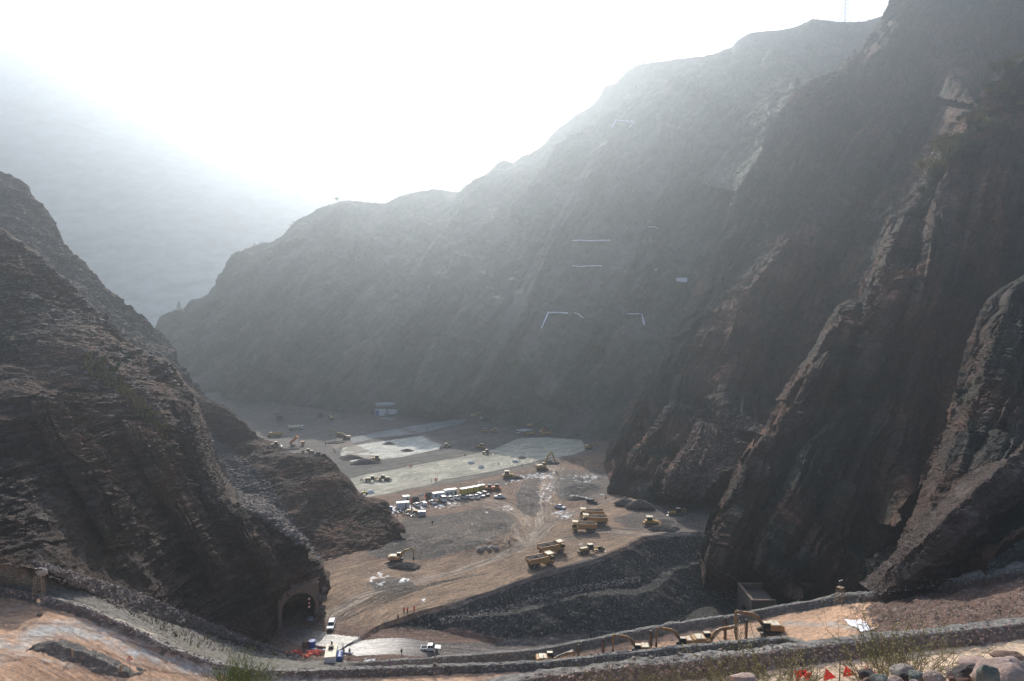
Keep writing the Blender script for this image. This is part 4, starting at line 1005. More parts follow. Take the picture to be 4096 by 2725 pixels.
# ================================================================== MODELS (x = forwards, z = up, metres)
def wheels(t, xs, half, r, w_, name='wheel'):
    for x in xs:
        for sg in (-1, 1):
            y1 = sg * half; y0 = y1 - sg * w_
            o = MB().cyl((x, y0, r), (x, y1, r), r, 16).obj(name, M['tyre'], t)
            MB().cyl((x, y1 - sg * 0.02, r), (x, y1 + sg * 0.02, r), r * 0.55, 12).obj('rim', M['rim'], o)
def m_pickup(kind='pickup', mat='white', canopy=False):
    t = thing('parked_car' if kind != 'pickup' else 'pickup_truck', '', 'car' if kind != 'pickup' else 'pickup truck')
    W2 = 0.92; B = M[mat]
    b = MB()
    hood = [(0.95, 0.42), (2.62, 0.42), (2.68, 0.62), (2.60, 0.95), (2.45, 1.04), (1.10, 1.13)]
    if kind == 'pickup':
        b.prism([(-0.95, 0.42), (0.95, 0.42), (1.10, 1.13), (-0.95, 1.13)], -W2, W2); b.prism(hood, -W2 + 0.01, W2 - 0.01)
        b.obj('body', B, t)
        bed = MB().box(-2.65, -0.96, -W2, W2, 0.45, 0.62).box(-2.65, -0.96, -W2, -W2 + 0.09, 0.62, 1.12).box(-2.65, -0.96, W2 - 0.09, W2, 0.62, 1.12).box(-1.05, -0.96, -W2 + 0.09, W2 - 0.09, 0.62, 1.12)
        bd = bed.obj('cargo_bed', B, t)
        MB().box(-2.72, -2.655, -W2 + 0.02, W2 - 0.02, 0.55, 1.13).obj('tailgate', B, t)
        MB().box(-2.64, -1.06, -W2 + 0.095, W2 - 0.095, 0.625, 0.66).obj('bed_shade', M['black'], bd)  # black floor sheet paints the shade in the open bed
        if canopy: MB().hexa((-2.62, -0.97, -W2 + 0.03, W2 - 0.03, 1.125), (-2.5, -1.0, -W2 + 0.15, W2 - 0.15, 1.72)).obj('canopy', B, t)
        cx = (-0.94, 1.08, -0.78, 0.42)
    else:
        b.prism([(-2.35, 0.42), (0.95, 0.42), (1.10, 1.13), (-2.38, 1.13)], -W2, W2); b.prism(hood, -W2 + 0.01, W2 - 0.01)
        b.obj('body', B, t)
        cx = (-2.33, 1.08, -2.15, 0.42)
    g = MB().hexa((cx[0], cx[1], -W2 + 0.05, W2 - 0.05, 1.135), (cx[2], cx[3], -W2 + 0.2, W2 - 0.2, 1.70)).obj('window', M['glass'], t)
    p = MB().box(cx[2] - 0.05, cx[3] + 0.06, -W2 + 0.17, W2 - 0.17, 1.70, 1.80, 0.03)
    for sg in (-1, 1):
        for xa, xb in ((cx[0], cx[2]), (cx[1], cx[3]), (-0.05, -0.1), (-0.95, -0.9) if kind != 'pickup' else (cx[0], cx[2])):
            p.bar([(xa, sg * (W2 - 0.045), 1.13), (xb, sg * (W2 - 0.19), 1.71)], 0.045, 5)
    p.obj('roof', B, t)
    wheels(t, (-1.55, 1.62), W2 + 0.02, 0.39, 0.26)
    for sg in (-1, 1):
        MB().box(2.56, 2.67, sg * 0.62 - 0.2, sg * 0.62 + 0.2, 0.76, 0.92).obj('headlight', M['light'], t)
        MB().box(1.0, 1.12, sg * (W2 + 0.1) - 0.1, sg * (W2 + 0.1) + 0.1, 1.1, 1.28).obj('mirror', M['black'], t)
        MB().box(-2.76 if kind == 'pickup' else -2.42, -2.66 if kind == 'pickup' else -2.36, sg * 0.8 - 0.07, sg * 0.8 + 0.07, 0.75, 1.05).obj('tail_light', M['red'], t)
    MB().box(2.60, 2.76, -0.85, 0.85, 0.42, 0.66).obj('bumper', M['black'], t)
    MB().box(2.63, 2.70, -0.4, 0.4, 0.70, 0.92).obj('grille', M['black'], t)
    return t
def m_bus():
    t = thing('minibus', '', 'minibus')
    MB().prism([(-2.6, 0.7), (2.7, 0.7), (2.8, 1.5), (2.5, 2.0), (-2.6, 2.0)], -1.1, 1.1).obj('body', M['white'], t)
    MB().hexa((-2.58, 2.45, -1.08, 1.08, 2.0), (-2.45, 2.1, -0.98, 0.98, 2.75)).obj('window', M['glass'], t)
    MB().box(-0.6, 0.6, -0.45, 0.45, 2.96, 3.12, 0.04).obj('roof_hatch', M['white'], t)
    p = MB().box(-2.5, 2.15, -1.0, 1.0, 2.75, 2.95, 0.05)
    for sg in (-1, 1):
        for x in (-2.54, -1.0, 0.6, 2.2): p.box(x - 0.09, x + 0.09, sg * 1.05 - 0.05, sg * 1.05 + 0.05, 2.0, 2.76)
    p.obj('roof', M['white'], t)
    wheels(t, (-1.6, 1.8), 1.1, 0.5, 0.35)
    return t
def m_dump(front_wheels=1):
    t = thing('dump_truck', '', 'dump truck')
    MB().box(-4.2, 4.0, -0.5, 0.5, 1.0, 1.4).box(-4.3, -4.15, -1.2, 1.2, 1.0, 1.35).obj('chassis', M['black'], t)
    c = MB().prism([(2.4, 1.1), (4.45, 1.1), (4.55, 1.9), (4.35, 3.0), (2.5, 3.05)], -1.35, 1.35).obj('cab', M['yellow'], t)
    MB().prism([(2.9, 2.0), (4.56, 2.02), (4.40, 2.85), (2.95, 2.85)], -1.37, 1.37).obj('window', M['glass'], c)
    MB().box(4.38, 4.62, -1.35, 1.35, 0.7, 1.15).obj('bumper', M['black'], t)
    for sg in (-1, 1):
        MB().box(4.52, 4.64, sg * 1.0 - 0.18, sg * 1.0 + 0.18, 1.2, 1.45).obj('headlight', M['light'], t)
        MB().bar([(4.3, sg * 1.36, 2.9), (4.5, sg * 1.75, 2.7)], 0.05).box(4.35, 4.5, sg * 1.75 - 0.12, sg * 1.75 + 0.12, 2.1, 2.8).obj('mirror', M['black'], t)
    d = MB()      # tipping body: floor, sides with ribs, tail, sloping front
    d.prism([(-4.6, 1.75), (2.0, 1.55), (2.05, 1.7), (-4.6, 1.95)], -1.7, 1.7)
    for sg in (-1, 1):
        d.prism([(-4.6, 1.95), (2.05, 1.7), (2.2, 3.55), (-4.75, 3.35)], sg * 1.7 - 0.07, sg * 1.7 + 0.07)
        for k in range(9): d.box(-4.3 + k * 0.75, -4.18 + k * 0.75, sg * 1.77, sg * 1.90, 1.95, 3.32) if sg < 0 else d.box(-4.3 + k * 0.75, -4.18 + k * 0.75, sg * 1.77, sg * 1.90, 1.95, 3.32)
        d.box(-4.75, 2.2, sg * 1.85 - 0.12, sg * 1.85 + 0.12, 3.33, 3.50)
    d.prism([(1.95, 1.6), (2.12, 1.6), (2.3, 3.9), (2.1, 3.9)], -1.75, 1.75)
    d.prism([(-4.72, 1.9), (-4.6, 1.9), (-4.7, 3.1), (-4.82, 3.1)], -1.62, 1.62)
    for k in range(5):
        y = -1.4 + k * 0.7; d.box(-4.93, -4.75, y - 0.06, y + 0.06, 1.95, 3.05)
    d.box(-4.93, -4.76, -1.6, 1.6, 2.45, 2.57)
    db = d.obj('tipping_body', M['gold'], t)
    MB().prism([(2.2, 3.85), (4.35, 4.0), (4.35, 4.08), (2.2, 3.97)], -1.6, 1.6).obj('canopy', M['cream'], db)
    MB().box(2.1, 4.45, -1.72, -1.61, 3.85, 4.2).box(2.1, 4.45, 1.61, 1.72, 3.85, 4.2).box(4.36, 4.46, -1.6, 1.6, 3.95, 4.2).obj('canopy_rim', M['gold'], db)
    L = MB()
    n, mm = 14, 10; vs = []
    rr = random.Random(5)
    for i in range(n + 1):
        for j in range(mm + 1):
            x = -4.55 + 6.5 * i / n; y = -1.6 + 3.2 * j / mm
            h = 3.0 + 0.75 * math.sin(math.pi * i / n) ** 0.6 * math.sin(math.pi * j / mm) ** 0.7 + rr.uniform(-0.13, 0.13)
            vs.append((x, y, h))
    L.add(vs, [(i * (mm + 1) + j, (i + 1) * (mm + 1) + j, (i + 1) * (mm + 1) + j + 1, i * (mm + 1) + j + 1) for i in range(n) for j in range(mm)])
    L.obj('earth_load', M['earth'], t)
    MB().cyl((0.6, -1.25, 1.25), (1.8, -1.25, 1.25), 0.4, 10).obj('fuel_tank', M['yellow'], t)
    wheels(t, (3.2,), 1.45, 0.75, 0.5); wheels(t, (-3.2, -1.5), 1.6, 0.75, 0.85)
    return t
def track_pair(t, L, w_, half, h=0.9):
    for sg in (-1, 1):
        pr = [(-L / 2, h * 0.45), (-L / 2 + 0.12, h * 0.12), (-L / 2 + 0.45, 0), (L / 2 - 0.45, 0), (L / 2 - 0.12, h * 0.12), (L / 2, h * 0.45), (L / 2 - 0.1, h * 0.85), (L / 2 - 0.4, h), (-L / 2 + 0.4, h), (-L / 2 + 0.1, h * 0.85)]
        o = MB().prism(pr, sg * half - w_ / 2, sg * half + w_ / 2).obj('track', M['black'], t)
        q = MB()
        for k in range(6): x = -L / 2 + 0.5 + k * (L - 1.0) / 5; q.cyl((x, sg * half + sg * (w_ / 2), h * 0.42), (x, sg * half + sg * (w_ / 2 + 0.04), h * 0.42), h * 0.26, 10)
        q.obj('rollers', M['rust'], o)
def arm_plate(m, pts, wd, y0, y1):
    """closed side profile round a centre line, given widths"""
    up, dn = [], []
    for i, (x, z) in enumerate(pts):
        a = pts[max(0, i - 1)]; b = pts[min(len(pts) - 1, i + 1)]
        dx, dz_ = b[0] - a[0], b[1] - a[1]; l = math.hypot(dx, dz_)
        nx, nz = -dz_ / l, dx / l; h = wd[i] / 2
        up.append((x + nx * h, z + nz * h)); dn.append((x - nx * h, z - nz * h))
    for i in range(len(pts) - 1):
        m.prism([dn[i], dn[i + 1], up[i + 1], up[i]], y0, y1)
    return m
def m_excavator(boom, stick, bucket='bucket', body='yellow', text=False, swing=0.0, arm='yellow', roofm='cream'):
    """boom: centre line points (x,z) from the foot; stick: two points; long reach measured in metres"""
    t = thing('excavator', '', 'excavator')
    track_pair(t, 4.6, 0.65, 1.25, 0.95)
    MB().box(-1.2, 1.2, -1.0, 1.0, 0.4, 1.0).cyl((0, 0, 0.95), (0, 0, 1.2), 0.8, 16).obj('undercarriage', M['black'], t)
    b = MB().box(-2.3, 1.2, -1.35, 1.35, 1.2, 2.05, 0.06).box(-2.2, 0.1, -1.3, 1.3, 2.05, 2.45, 0.08).obj('house', M[body], t)
    MB().box(-2.15, -0.3, -1.2, 1.2, 2.46, 2.56, 0.03).cyl((-1.0, -0.6, 2.5), (-1.0, -0.6, 3.0), 0.09, 8).obj('engine_cover', M['cream'], b)
    MB().prism([(-2.9, 1.3), (-2.3, 1.2), (-2.3, 2.4), (-2.75, 2.35), (-2.95, 2.0)], -1.3, 1.3).obj('counterweight', M[body], t)
    c = MB().prism([(0.1, 1.25), (1.75, 1.25), (1.85, 2.0), (1.55, 2.95), (0.15, 2.95)], 0.35, 1.35).obj('cab', M['black'], t)
    MB().prism([(0.3, 1.75), (1.82, 1.75), (1.80, 2.1), (1.58, 2.82), (0.3, 2.82)], 0.33, 1.37).obj('window', M['glass'], c)
    MB().box(0.1, 1.6, 0.33, 1.37, 2.96, 3.05, 0.02).obj('cab_roof', M[roofm], c)
    wd = [0.55] + [0.75] * (len(boom) - 2) + [0.42]
    bo = arm_plate(MB(), boom, wd, -0.55, -0.10).obj('boom', M[arm], t)
    arm_plate(MB(), [(boom[1][0] - 0.1, boom[1][1] + 0.55), (stick[0][0], stick[0][1] + 0.35)], [0.16, 0.10], -0.4, -0.25).obj('hydraulic_cylinder', M['steel'], bo)
    MB().bar([(1.3, -0.75, 1.5), (boom[len(boom) // 2][0], -0.72, boom[len(boom) // 2][1])], 0.11, 8).bar([(1.3, 0.08, 1.5), (boom[len(boom) // 2][0], 0.05, boom[len(boom) // 2][1])], 0.11, 8).obj('lift_cylinder', M['steel'], bo)
    st = arm_plate(MB(), [(stick[0][0], stick[0][1]), ((stick[0][0] * 2 + stick[1][0]) / 3, (stick[0][1] * 2 + stick[1][1]) / 3), stick[1]], [0.35, 0.62, 0.3], -0.48, -0.17).obj('stick', M[arm], t)
    x, z = stick[1]
    if bucket == 'bucket':
        MB().prism([(x, z + 0.15), (x + 0.35, z - 0.1), (x + 0.25, z - 0.8), (x - 0.35, z - 1.15), (x - 0.95, z - 0.85), (x - 0.8, z - 0.75), (x - 0.4, z - 0.95), (x + 0.05, z - 0.7), (x + 0.1, z - 0.2), (x - 0.25, z + 0.1)], -0.95, 0.3).obj('bucket', M['black'], t)
    elif bucket == 'hammer':
        MB().box(x - 0.25, x + 0.25, -0.6, -0.05, z - 1.1, z + 0.1).cyl((x, -0.32, z - 1.8), (x, -0.32, z - 1.1), 0.09, 8).obj('breaker', M['black'], t)
    if text:
        k = len(boom) // 2; a, bb = boom[k], boom[k + 1]
        tx = text_mesh('CAT', 0.42, M['ink']); ang = math.atan2(bb[1] - a[1], bb[0] - a[0])
        # lettering on the side of the boom
        tx.parent = bo; tx.rotation_euler = (math.pi / 2, -ang, 0); tx.location = ((a[0] + bb[0]) / 2 - 0.3, -0.56, (a[1] + bb[1]) / 2 - 0.18)
        ty = tx.copy(); col.objects.link(ty); ty.parent = bo; ty.rotation_euler = (math.pi / 2, ang, math.pi); ty.location = ((a[0] + bb[0]) / 2 + 0.9, -0.09, (a[1] + bb[1]) / 2 - 0.1)
    return t
def text_mesh(body, size, m, name='lettering', depth=0.01):
    cu = bpy.data.curves.new(name, 'FONT'); cu.body = body; cu.size = size; cu.extrude = depth
    o = bpy.data.objects.new(name, cu); col.objects.link(o)
    dg = bpy.context.evaluated_depsgraph_get(); me = bpy.data.meshes.new_from_object(o.evaluated_get(dg))
    bpy.data.objects.remove(o); bpy.data.curves.remove(cu)
    me.materials.clear(); me.materials.append(m)
    n = bpy.data.objects.new(name, me); col.objects.link(n)
    return n
def m_dozer(body='yellow', roof='cream'):
    t = thing('bulldozer', '', 'bulldozer')
    track_pair(t, 3.9, 0.6, 1.1, 1.15)
    MB().prism([(-1.9, 0.7), (2.2, 0.7), (2.25, 1.7), (0.5, 1.95), (-0.2, 2.0), (-1.9, 1.9)], -0.8, 0.8).obj('body', M[body], t)
    c = MB().box(-1.3, 0.3, -0.85, 0.85, 1.95, 3.0).obj('cab', M['glass'], t)
    MB().box(-1.5, 0.5, -1.0, 1.0, 3.01, 3.14, 0.03).obj('cab_roof', M[roof], c)
    p = MB()
    for x in (-1.3, 0.3):
        for y in (-0.86, 0.86): p.box(x - 0.07, x + 0.07, y - 0.06, y + 0.06, 1.9, 3.02)
    p.obj('cab_posts', M[body], c)
    MB().prism([(2.75, 0.1), (2.9, 0.05), (2.8, 0.7), (3.0, 1.45), (2.88, 1.45), (2.6, 0.8)], -1.8, 1.8).obj('blade', M['rust'], t)
    MB().bar([(0, -1.5, 0.6), (2.7, -1.5, 0.5)], 0.12).bar([(0, 1.5, 0.6), (2.7, 1.5, 0.5)], 0.12).obj('push_arm', M[body], t)
    MB().box(-2.5, -1.9, -0.7, 0.7, 0.8, 1.3).prism([(-2.7, 0.2), (-2.5, 0.2), (-2.4, 1.3), (-2.65, 1.3)], -0.12, 0.12).obj('ripper', M[body], t)
    MB().cyl((1.2, 0.35, 1.8), (1.2, 0.35, 2.6), 0.07, 8).obj('exhaust', M['black'], t)
    return t
def m_grader():
    t = thing('motor_grader', '', 'motor grader')
    b = MB().prism([(-4.2, 0.9), (-1.2, 0.9), (-1.2, 2.0), (-4.1, 1.95)], -0.7, 0.7).obj('engine_body', M['yellow'], t)
    MB().box(-4.0, -1.4, -0.66, 0.66, 1.96, 2.08, 0.03).obj('bonnet_top', M['cream'], b)
    c = MB().prism([(-1.15, 1.1), (0.6, 1.1), (0.75, 1.6), (0.5, 2.9), (-1.1, 2.9)], -0.75, 0.75).obj('cab', M['glass'], t)
    MB().box(-1.25, 0.65, -0.8, 0.8, 2.91, 3.02, 0.02).obj('cab_roof', M['cream'], c)
    MB().prism([(0.5, 1.2), (1.2, 1.7), (3.8, 1.75), (4.3, 1.0), (4.1, 0.9), (3.6, 1.5), (1.3, 1.45), (0.6, 1.0)], -0.16, 0.16).obj('front_frame', M['yellow'], t)
    MB().prism([(0, 0.15), (0.1, 0.12), (0.0, 0.4), (0.12, 0.72), (0.02, 0.72), (-0.1, 0.4)], -1.8, 1.8).xf(Matrix.Translation((1.9, 0, 0)) @ Matrix.Rotation(R(30), 4, 'Z')).obj('blade', M['steel'], t)
    MB().cyl((1.9, 0, 0.7), (1.9, 0, 0.85), 0.75, 16).bar([(1.9, 0.4, 0.85), (2.1, 0.3, 1.7)], 0.06).bar([(1.9, -0.4, 0.85), (2.1, -0.3, 1.7)], 0.06).obj('turntable', M['yellow'], t)
    MB().prism([(4.6, 0.4), (4.72, 0.4), (4.78, 1.1), (4.66, 1.1)], -1.2, 1.2).obj('front_blade', M['black'], t)
    r = MB().box(-4.9, -4.2, -0.9, 0.9, 0.85, 1.05)
    for k in range(5): r.prism([(-4.95, 0.2), (-4.85, 0.2), (-4.75, 1.0), (-4.9, 1.0)], -0.85 + k * 0.4, -0.77 + k * 0.4)
    r.obj('ripper', M['black'], t)
    wheels(t, (-3.3, -1.7), 1.2, 0.68, 0.42); wheels(t, (3.7,), 1.2, 0.68, 0.4)
    return t
def m_loader(bucket=True, hoe=False, harrow=False):
    nm = 'backhoe_loader' if hoe else ('tractor' if harrow else 'wheel_loader')
    t = thing(nm, '', nm.replace('_', ' '))
    MB().prism([(-2.4, 0.8), (0.2, 0.8), (0.2, 1.7), (-2.4, 1.6)] if not (harrow or hoe) else [(0.3, 0.8), (2.2, 0.8), (2.2, 1.45), (0.3, 1.65)], -0.6, 0.6).obj('body', M['yellow'], t)
    MB().box(-0.6, 2.0, -0.35, 0.35, 0.6, 1.1).box(-1.5, 0.3, -0.5, 0.5, 0.7, 1.2).obj('chassis', M['black'], t)
    x0 = -0.2 if not (harrow or hoe) else -1.1
    c = MB().box(x0, x0 + 1.4, -0.7, 0.7, 1.3, 2.75).obj('cab', M['glass'], t)
    MB().box(x0 - 0.1, x0 + 1.5, -0.8, 0.8, 2.76, 2.9, 0.03).obj('cab_roof', M['cream'], c)
    if bucket:
        MB().bar([(1.0, -0.5, 1.5), (2.6, -0.5, 1.1), (3.1, -0.5, 0.5)], 0.13).bar([(1.0, 0.5, 1.5), (2.6, 0.5, 1.1), (3.1, 0.5, 0.5)], 0.13).obj('lift_arm', M['yellow'], t)
        MB().prism([(3.0, 0.1), (4.0, 0.05), (3.95, 0.12), (3.15, 0.25), (3.1, 1.0), (3.35, 1.15), (3.2, 1.2), (2.95, 0.9)], -1.25, 1.25).obj('bucket', M['steel'], t)
    if hoe:
        arm_plate(MB(), [(-1.6, 0.9), (-2.2, 2.4), (-3.0, 2.9)], [0.3, 0.35, 0.25], -0.15, 0.15).obj('rear_boom', M['yellow'], t)
        arm_plate(MB(), [(-3.0, 2.9), (-3.4, 1.2)], [0.3, 0.22], -0.12, 0.12).obj('rear_stick', M['yellow'], t)
        MB().prism([(-3.4, 1.3), (-3.1, 0.9), (-3.3, 0.5), (-3.8, 0.5), (-3.4, 0.8)], -0.3, 0.3).obj('rear_bucket', M['black'], t)
    if harrow:
        h = MB().bar([(-1.2, 0, 0.7), (-3.0, 0, 0.7)], 0.1).bar([(-3.0, -1.6, 0.7), (-5.4, 1.6, 0.7)], 0.09).bar([(-3.0, 1.6, 0.7), (-5.4, -1.6, 0.7)], 0.09).box(-3.1, -2.9, -1.7, 1.7, 0.65, 0.8).box(-5.5, -5.3, -1.7, 1.7, 0.65, 0.8)
        hh = h.obj('harrow', M['black'], t); q = MB()
        for x in (-3.0, -5.4):
            for k in range(9): q.cyl((x, -1.6 + k * 0.4, 0.35), (x + 0.04, -1.57 + k * 0.4, 0.35), 0.35, 10)
        q.obj('discs', M['steel'], hh)
    if harrow or hoe: wheels(t, (-1.1,), 1.15, 0.85, 0.45); wheels(t, (1.6,), 1.05, 0.55, 0.35)
    else: wheels(t, (-1.5, 1.3), 1.25, 0.75, 0.5)
    return t
def m_tanker(col_='cream'):
    t = thing('tank_truck', '', 'tank truck')
    MB().box(-5.0, 4.6, -0.5, 0.5, 0.8, 1.15).obj('chassis', M['black'], t)
    c = MB().prism([(3.0, 0.9), (4.9, 0.9), (5.0, 1.6), (4.85, 2.8), (3.0, 2.85)], -1.2, 1.2).obj('cab', M['white'], t)
    MB().prism([(3.6, 1.75), (4.99, 1.75), (4.9, 2.6), (3.7, 2.6)], -1.22, 1.22).obj('window', M['glass'], c)
    k = MB().cyl((-5.2, 0, 2.15), (2.6, 0, 2.15), 1.15, 20).obj('tank', M[col_], t, True)
    MB().box(-4.6, 2.2, -0.25, 0.25, 3.28, 3.36).cyl((-1, 0, 3.3), (-1, 0, 3.5), 0.3, 10).obj('walkway', M['steel'], k)
    wheels(t, (-4.0, -2.7, 3.8), 1.2, 0.52, 0.35)
    return t
def m_tipper():
    t = thing('tipper_truck', '', 'tipper truck')
    MB().box(-3.8, 4.2, -0.45, 0.45, 0.8, 1.1).obj('chassis', M['black'], t)
    c = MB().prism([(2.7, 0.9), (4.5, 0.9), (4.6, 1.6), (4.45, 2.9), (2.7, 2.95)], -1.2, 1.2).obj('cab', M['orange'], t)
    MB().prism([(3.2, 1.8), (4.6, 1.8), (4.5, 2.7), (3.2, 2.7)], -1.22, 1.22).obj('window', M['glass'], c)
    Mx = Matrix.Translation((-3.6, 0, 1.2)) @ Matrix.Rotation(R(-42), 4, 'Y')
    b = MB().box(0, 5.9, -1.25, 1.25, 0, 0.15).box(0, 5.9, -1.32, -1.22, 0.1, 1.5).box(0, 5.9, 1.22, 1.32, 0.1, 1.5).box(5.8, 5.95, -1.25, 1.25, 0.1, 1.9)
    for k in range(7): b.box(0.4 + k * 0.8, 0.52 + k * 0.8, -1.4, -1.32, 0.1, 1.45)
    b.xf(Mx).obj('tipping_body', M['orange'], t)
    MB().bar([(1.2, 0, 1.1), (0.6, 0, 4.6)], 0.12, 8).obj('ram', M['steel'], t)
    wheels(t, (-3.0, -1.7, 3.5), 1.2, 0.52, 0.35)
    return t
def m_hauler():
    t = thing('articulated_hauler', '', 'dump truck')
    MB().box(-4.5, 4.0, -0.45, 0.45, 0.9, 1.3).obj('chassis', M['black'], t)
    c = MB().prism([(1.6, 1.0), (4.6, 1.0), (4.7, 1.7), (3.2, 2.1), (3.0, 3.1), (1.7, 3.1)], -1.2, 1.2).obj('cab', M['yellow'], t)
    MB().prism([(1.8, 2.1), (3.15, 2.1), (3.02, 2.95), (1.85, 2.95)], -1.22, 1.22).obj('window', M['glass'], c)
    b = MB().prism([(-5.0, 2.3), (-4.0, 1.5), (1.2, 1.5), (1.3, 1.7), (-3.9, 1.75), (-4.9, 2.5)], -1.4, 1.4)
    for sg in (-1, 1): b.prism([(-5.0, 2.3), (-4.0, 1.5), (1.2, 1.5), (1.4, 2.9), (-4.9, 2.8)], sg * 1.45 - 0.06, sg * 1.45 + 0.06)
    b.box(1.2, 1.32, -1.45, 1.45, 1.5, 3.2).obj('tipping_body', M['yellow'], t)
    wheels(t, (3.3, -1.6, -3.2), 1.4, 0.85, 0.55)
    return t
def m_cabin(L, W_, H_, wall='white', roof='white', door=True, windows=1, ribs=True, name='site_cabin', cat='site cabin'):
    t = thing(name, '', cat)
    b = MB().box(-L / 2, L / 2, -W_ / 2, W_ / 2, 0.12, H_ - 0.1)
    if ribs:
        n = int(L / 0.35)
        for k in range(n): x = -L / 2 + 0.2 + k * (L - 0.4) / max(1, n - 1); b.box(x - 0.05, x + 0.05, -W_ / 2 - 0.03, -W_ / 2, 0.25, H_ - 0.2).box(x - 0.05, x + 0.05, W_ / 2, W_ / 2 + 0.03, 0.25, H_ - 0.2)
    w_ = b.obj('wall', M[wall], t)
    MB().box(-L / 2 - 0.08, L / 2 + 0.08, -W_ / 2 - 0.08, W_ / 2 + 0.08, H_ - 0.1, H_ + 0.04, 0.02).obj('roof', M[roof], t)
    if door: MB().box(L / 2 - 1.35, L / 2 - 0.45, -W_ / 2 - 0.06, -W_ / 2 - 0.035, 0.2, 2.15).obj('door', M['black'], t)
    for k in range(windows):
        x = -L / 2 + 1.2 + k * 1.9
        f = MB().box(x - 0.5, x + 0.5, -W_ / 2 - 0.07, -W_ / 2 - 0.035, 1.05, 1.95).obj('window', M['steel'], t)
        MB().box(x - 0.42, x - 0.03, -W_ / 2 - 0.09, -W_ / 2 - 0.072, 1.12, 1.88).box(x + 0.03, x + 0.42, -W_ / 2 - 0.09, -W_ / 2 - 0.072, 1.12, 1.88).obj('pane', M['glass'], f)
    return t
def m_generator():
    t = thing('generator_box', '', 'generator')
    MB().box(-1.5, 1.5, -1.2, 1.2, 0.2, 2.5).obj('housing', M['genyel'], t)
    MB().box(-1.6, 1.6, -1.3, 1.3, 2.51, 2.68, 0.03).box(-0.5, 0.5, -0.4, 0.4, 2.68, 2.8).obj('roof', M['white'], t)
    f = MB()
    for x in (-1.5, -0.03, 1.42): f.box(x, x + 0.1, -1.24, -1.2, 0.2, 2.5)
    for x in (-1.54, 1.5): f.box(x, x + 0.04, -1.2, 1.2, 1.25, 1.35).box(x, x + 0.04, -1.24, -1.12, 0.2, 2.5).box(x, x + 0.04, 1.1, 1.2, 0.2, 2.5)
    f.obj('frame', M['black'], t)
    for x in (-1.35, 0.12): MB().box(x, x + 1.2, -1.245, -1.205, 0.45, 1.9).obj('door', M['genyel'], t)
    MB().box(-1.6, 1.6, -1.25, 1.25, 0.0, 0.2).obj('skid', M['black'], t)
    return t
def lattice(t, H_, b0, b1, segs, r, arms=True, m='steel'):
    def lev(k): z = H_ * k / segs; q = b0 + (b1 - b0) * min(1, (z / H_) / 0.72); return z, q
    mb = MB()
    for k in range(segs):
        z0, a = lev(k); z1, b = lev(k + 1)
        c0 = [(-a, -a), (a, -a), (a, a), (-a, a)]; c1 = [(-b, -b), (b, -b), (b, b), (-b, b)]
        for i in range(4):
            j = (i + 1) % 4
            mb.bar([(*c0[i], z0), (*c1[i], z1)], r, 4)
            mb.bar([(*c0[i], z0), (*c1[j], z1)], r * 0.6, 3).bar([(*c0[j], z0), (*c1[i], z1)], r * 0.6, 3).bar([(*c1[i], z1), (*c1[j], z1)], r * 0.6, 3)
    mb.obj('lattice', M[m], t)
    if arms:
        for k, f in enumerate((0.74, 0.85, 0.96)):
            z = H_ * f; L = (7, 8.5, 6)[k]
            a = MB()
            for sg in (-1, 1):
                a.bar([(0, -b1, z), (sg * L, 0, z + 0.6)], r * 0.8, 4).bar([(0, b1, z), (sg * L, 0, z + 0.6)], r * 0.8, 4).bar([(0, 0, z + 2.2), (sg * L, 0, z + 0.6)], r * 0.8, 4)
            a.obj('crossarm', M[m], t)
            for sg in (-1, 1): MB().cyl((sg * L, 0, z + 0.6), (sg * L, 0, z - 1.6), 0.13, 6).obj('insulator', M['glass'], t)
def m_light_tower(H_=4.2, b=0.95):
    t = thing('light_tower', '', 'light tower')
    mb = MB(); rr = random.Random(3)
    for k in range(4):
        z0, z1 = H_ * k / 4, H_ * (k + 1) / 4; a0 = b * (1 - 0.09 * k); a1 = b * (1 - 0.09 * (k + 1))
        c0 = [(-a0, -a0), (a0, -a0), (a0, a0), (-a0, a0)]; c1 = [(-a1, -a1), (a1, -a1), (a1, a1), (-a1, a1)]
        for i in range(4):
            j = (i + 1) % 4
            mb.bar([(*c0[i], z0), (*c1[i], z1)], 0.07, 5).bar([(*c1[i], z1), (*c1[j], z1)], 0.05, 5)
            mb.bar([(*c0[i], z0 + 0.05), (*c1[j], z1)], 0.04, 4) if (i + k) % 2 else None
    mb.obj('scaffold', M['wood'], t)
    MB().box(-b * 0.75, b * 0.75, -b * 0.75, b * 0.75, H_, H_ + 0.08).obj('platform', M['wood'], t)
    MB().cyl((0, 0, H_), (0, 0, H_ + 1.6), 0.05, 6).obj('mast', M['black'], t)
    for sg in (-1, 1):
        MB().box(sg * 0.4 - 0.3, sg * 0.4 + 0.3, -0.1, 0.1, H_ + 1.3, H_ + 1.75).obj('floodlight', M['black'], t)
        MB().box(sg * 0.4 - 0.28, sg * 0.4 + 0.28, -0.12, 0.12, H_ + 1.76, H_ + 1.82).obj('hood', M['light'], t)
    return t

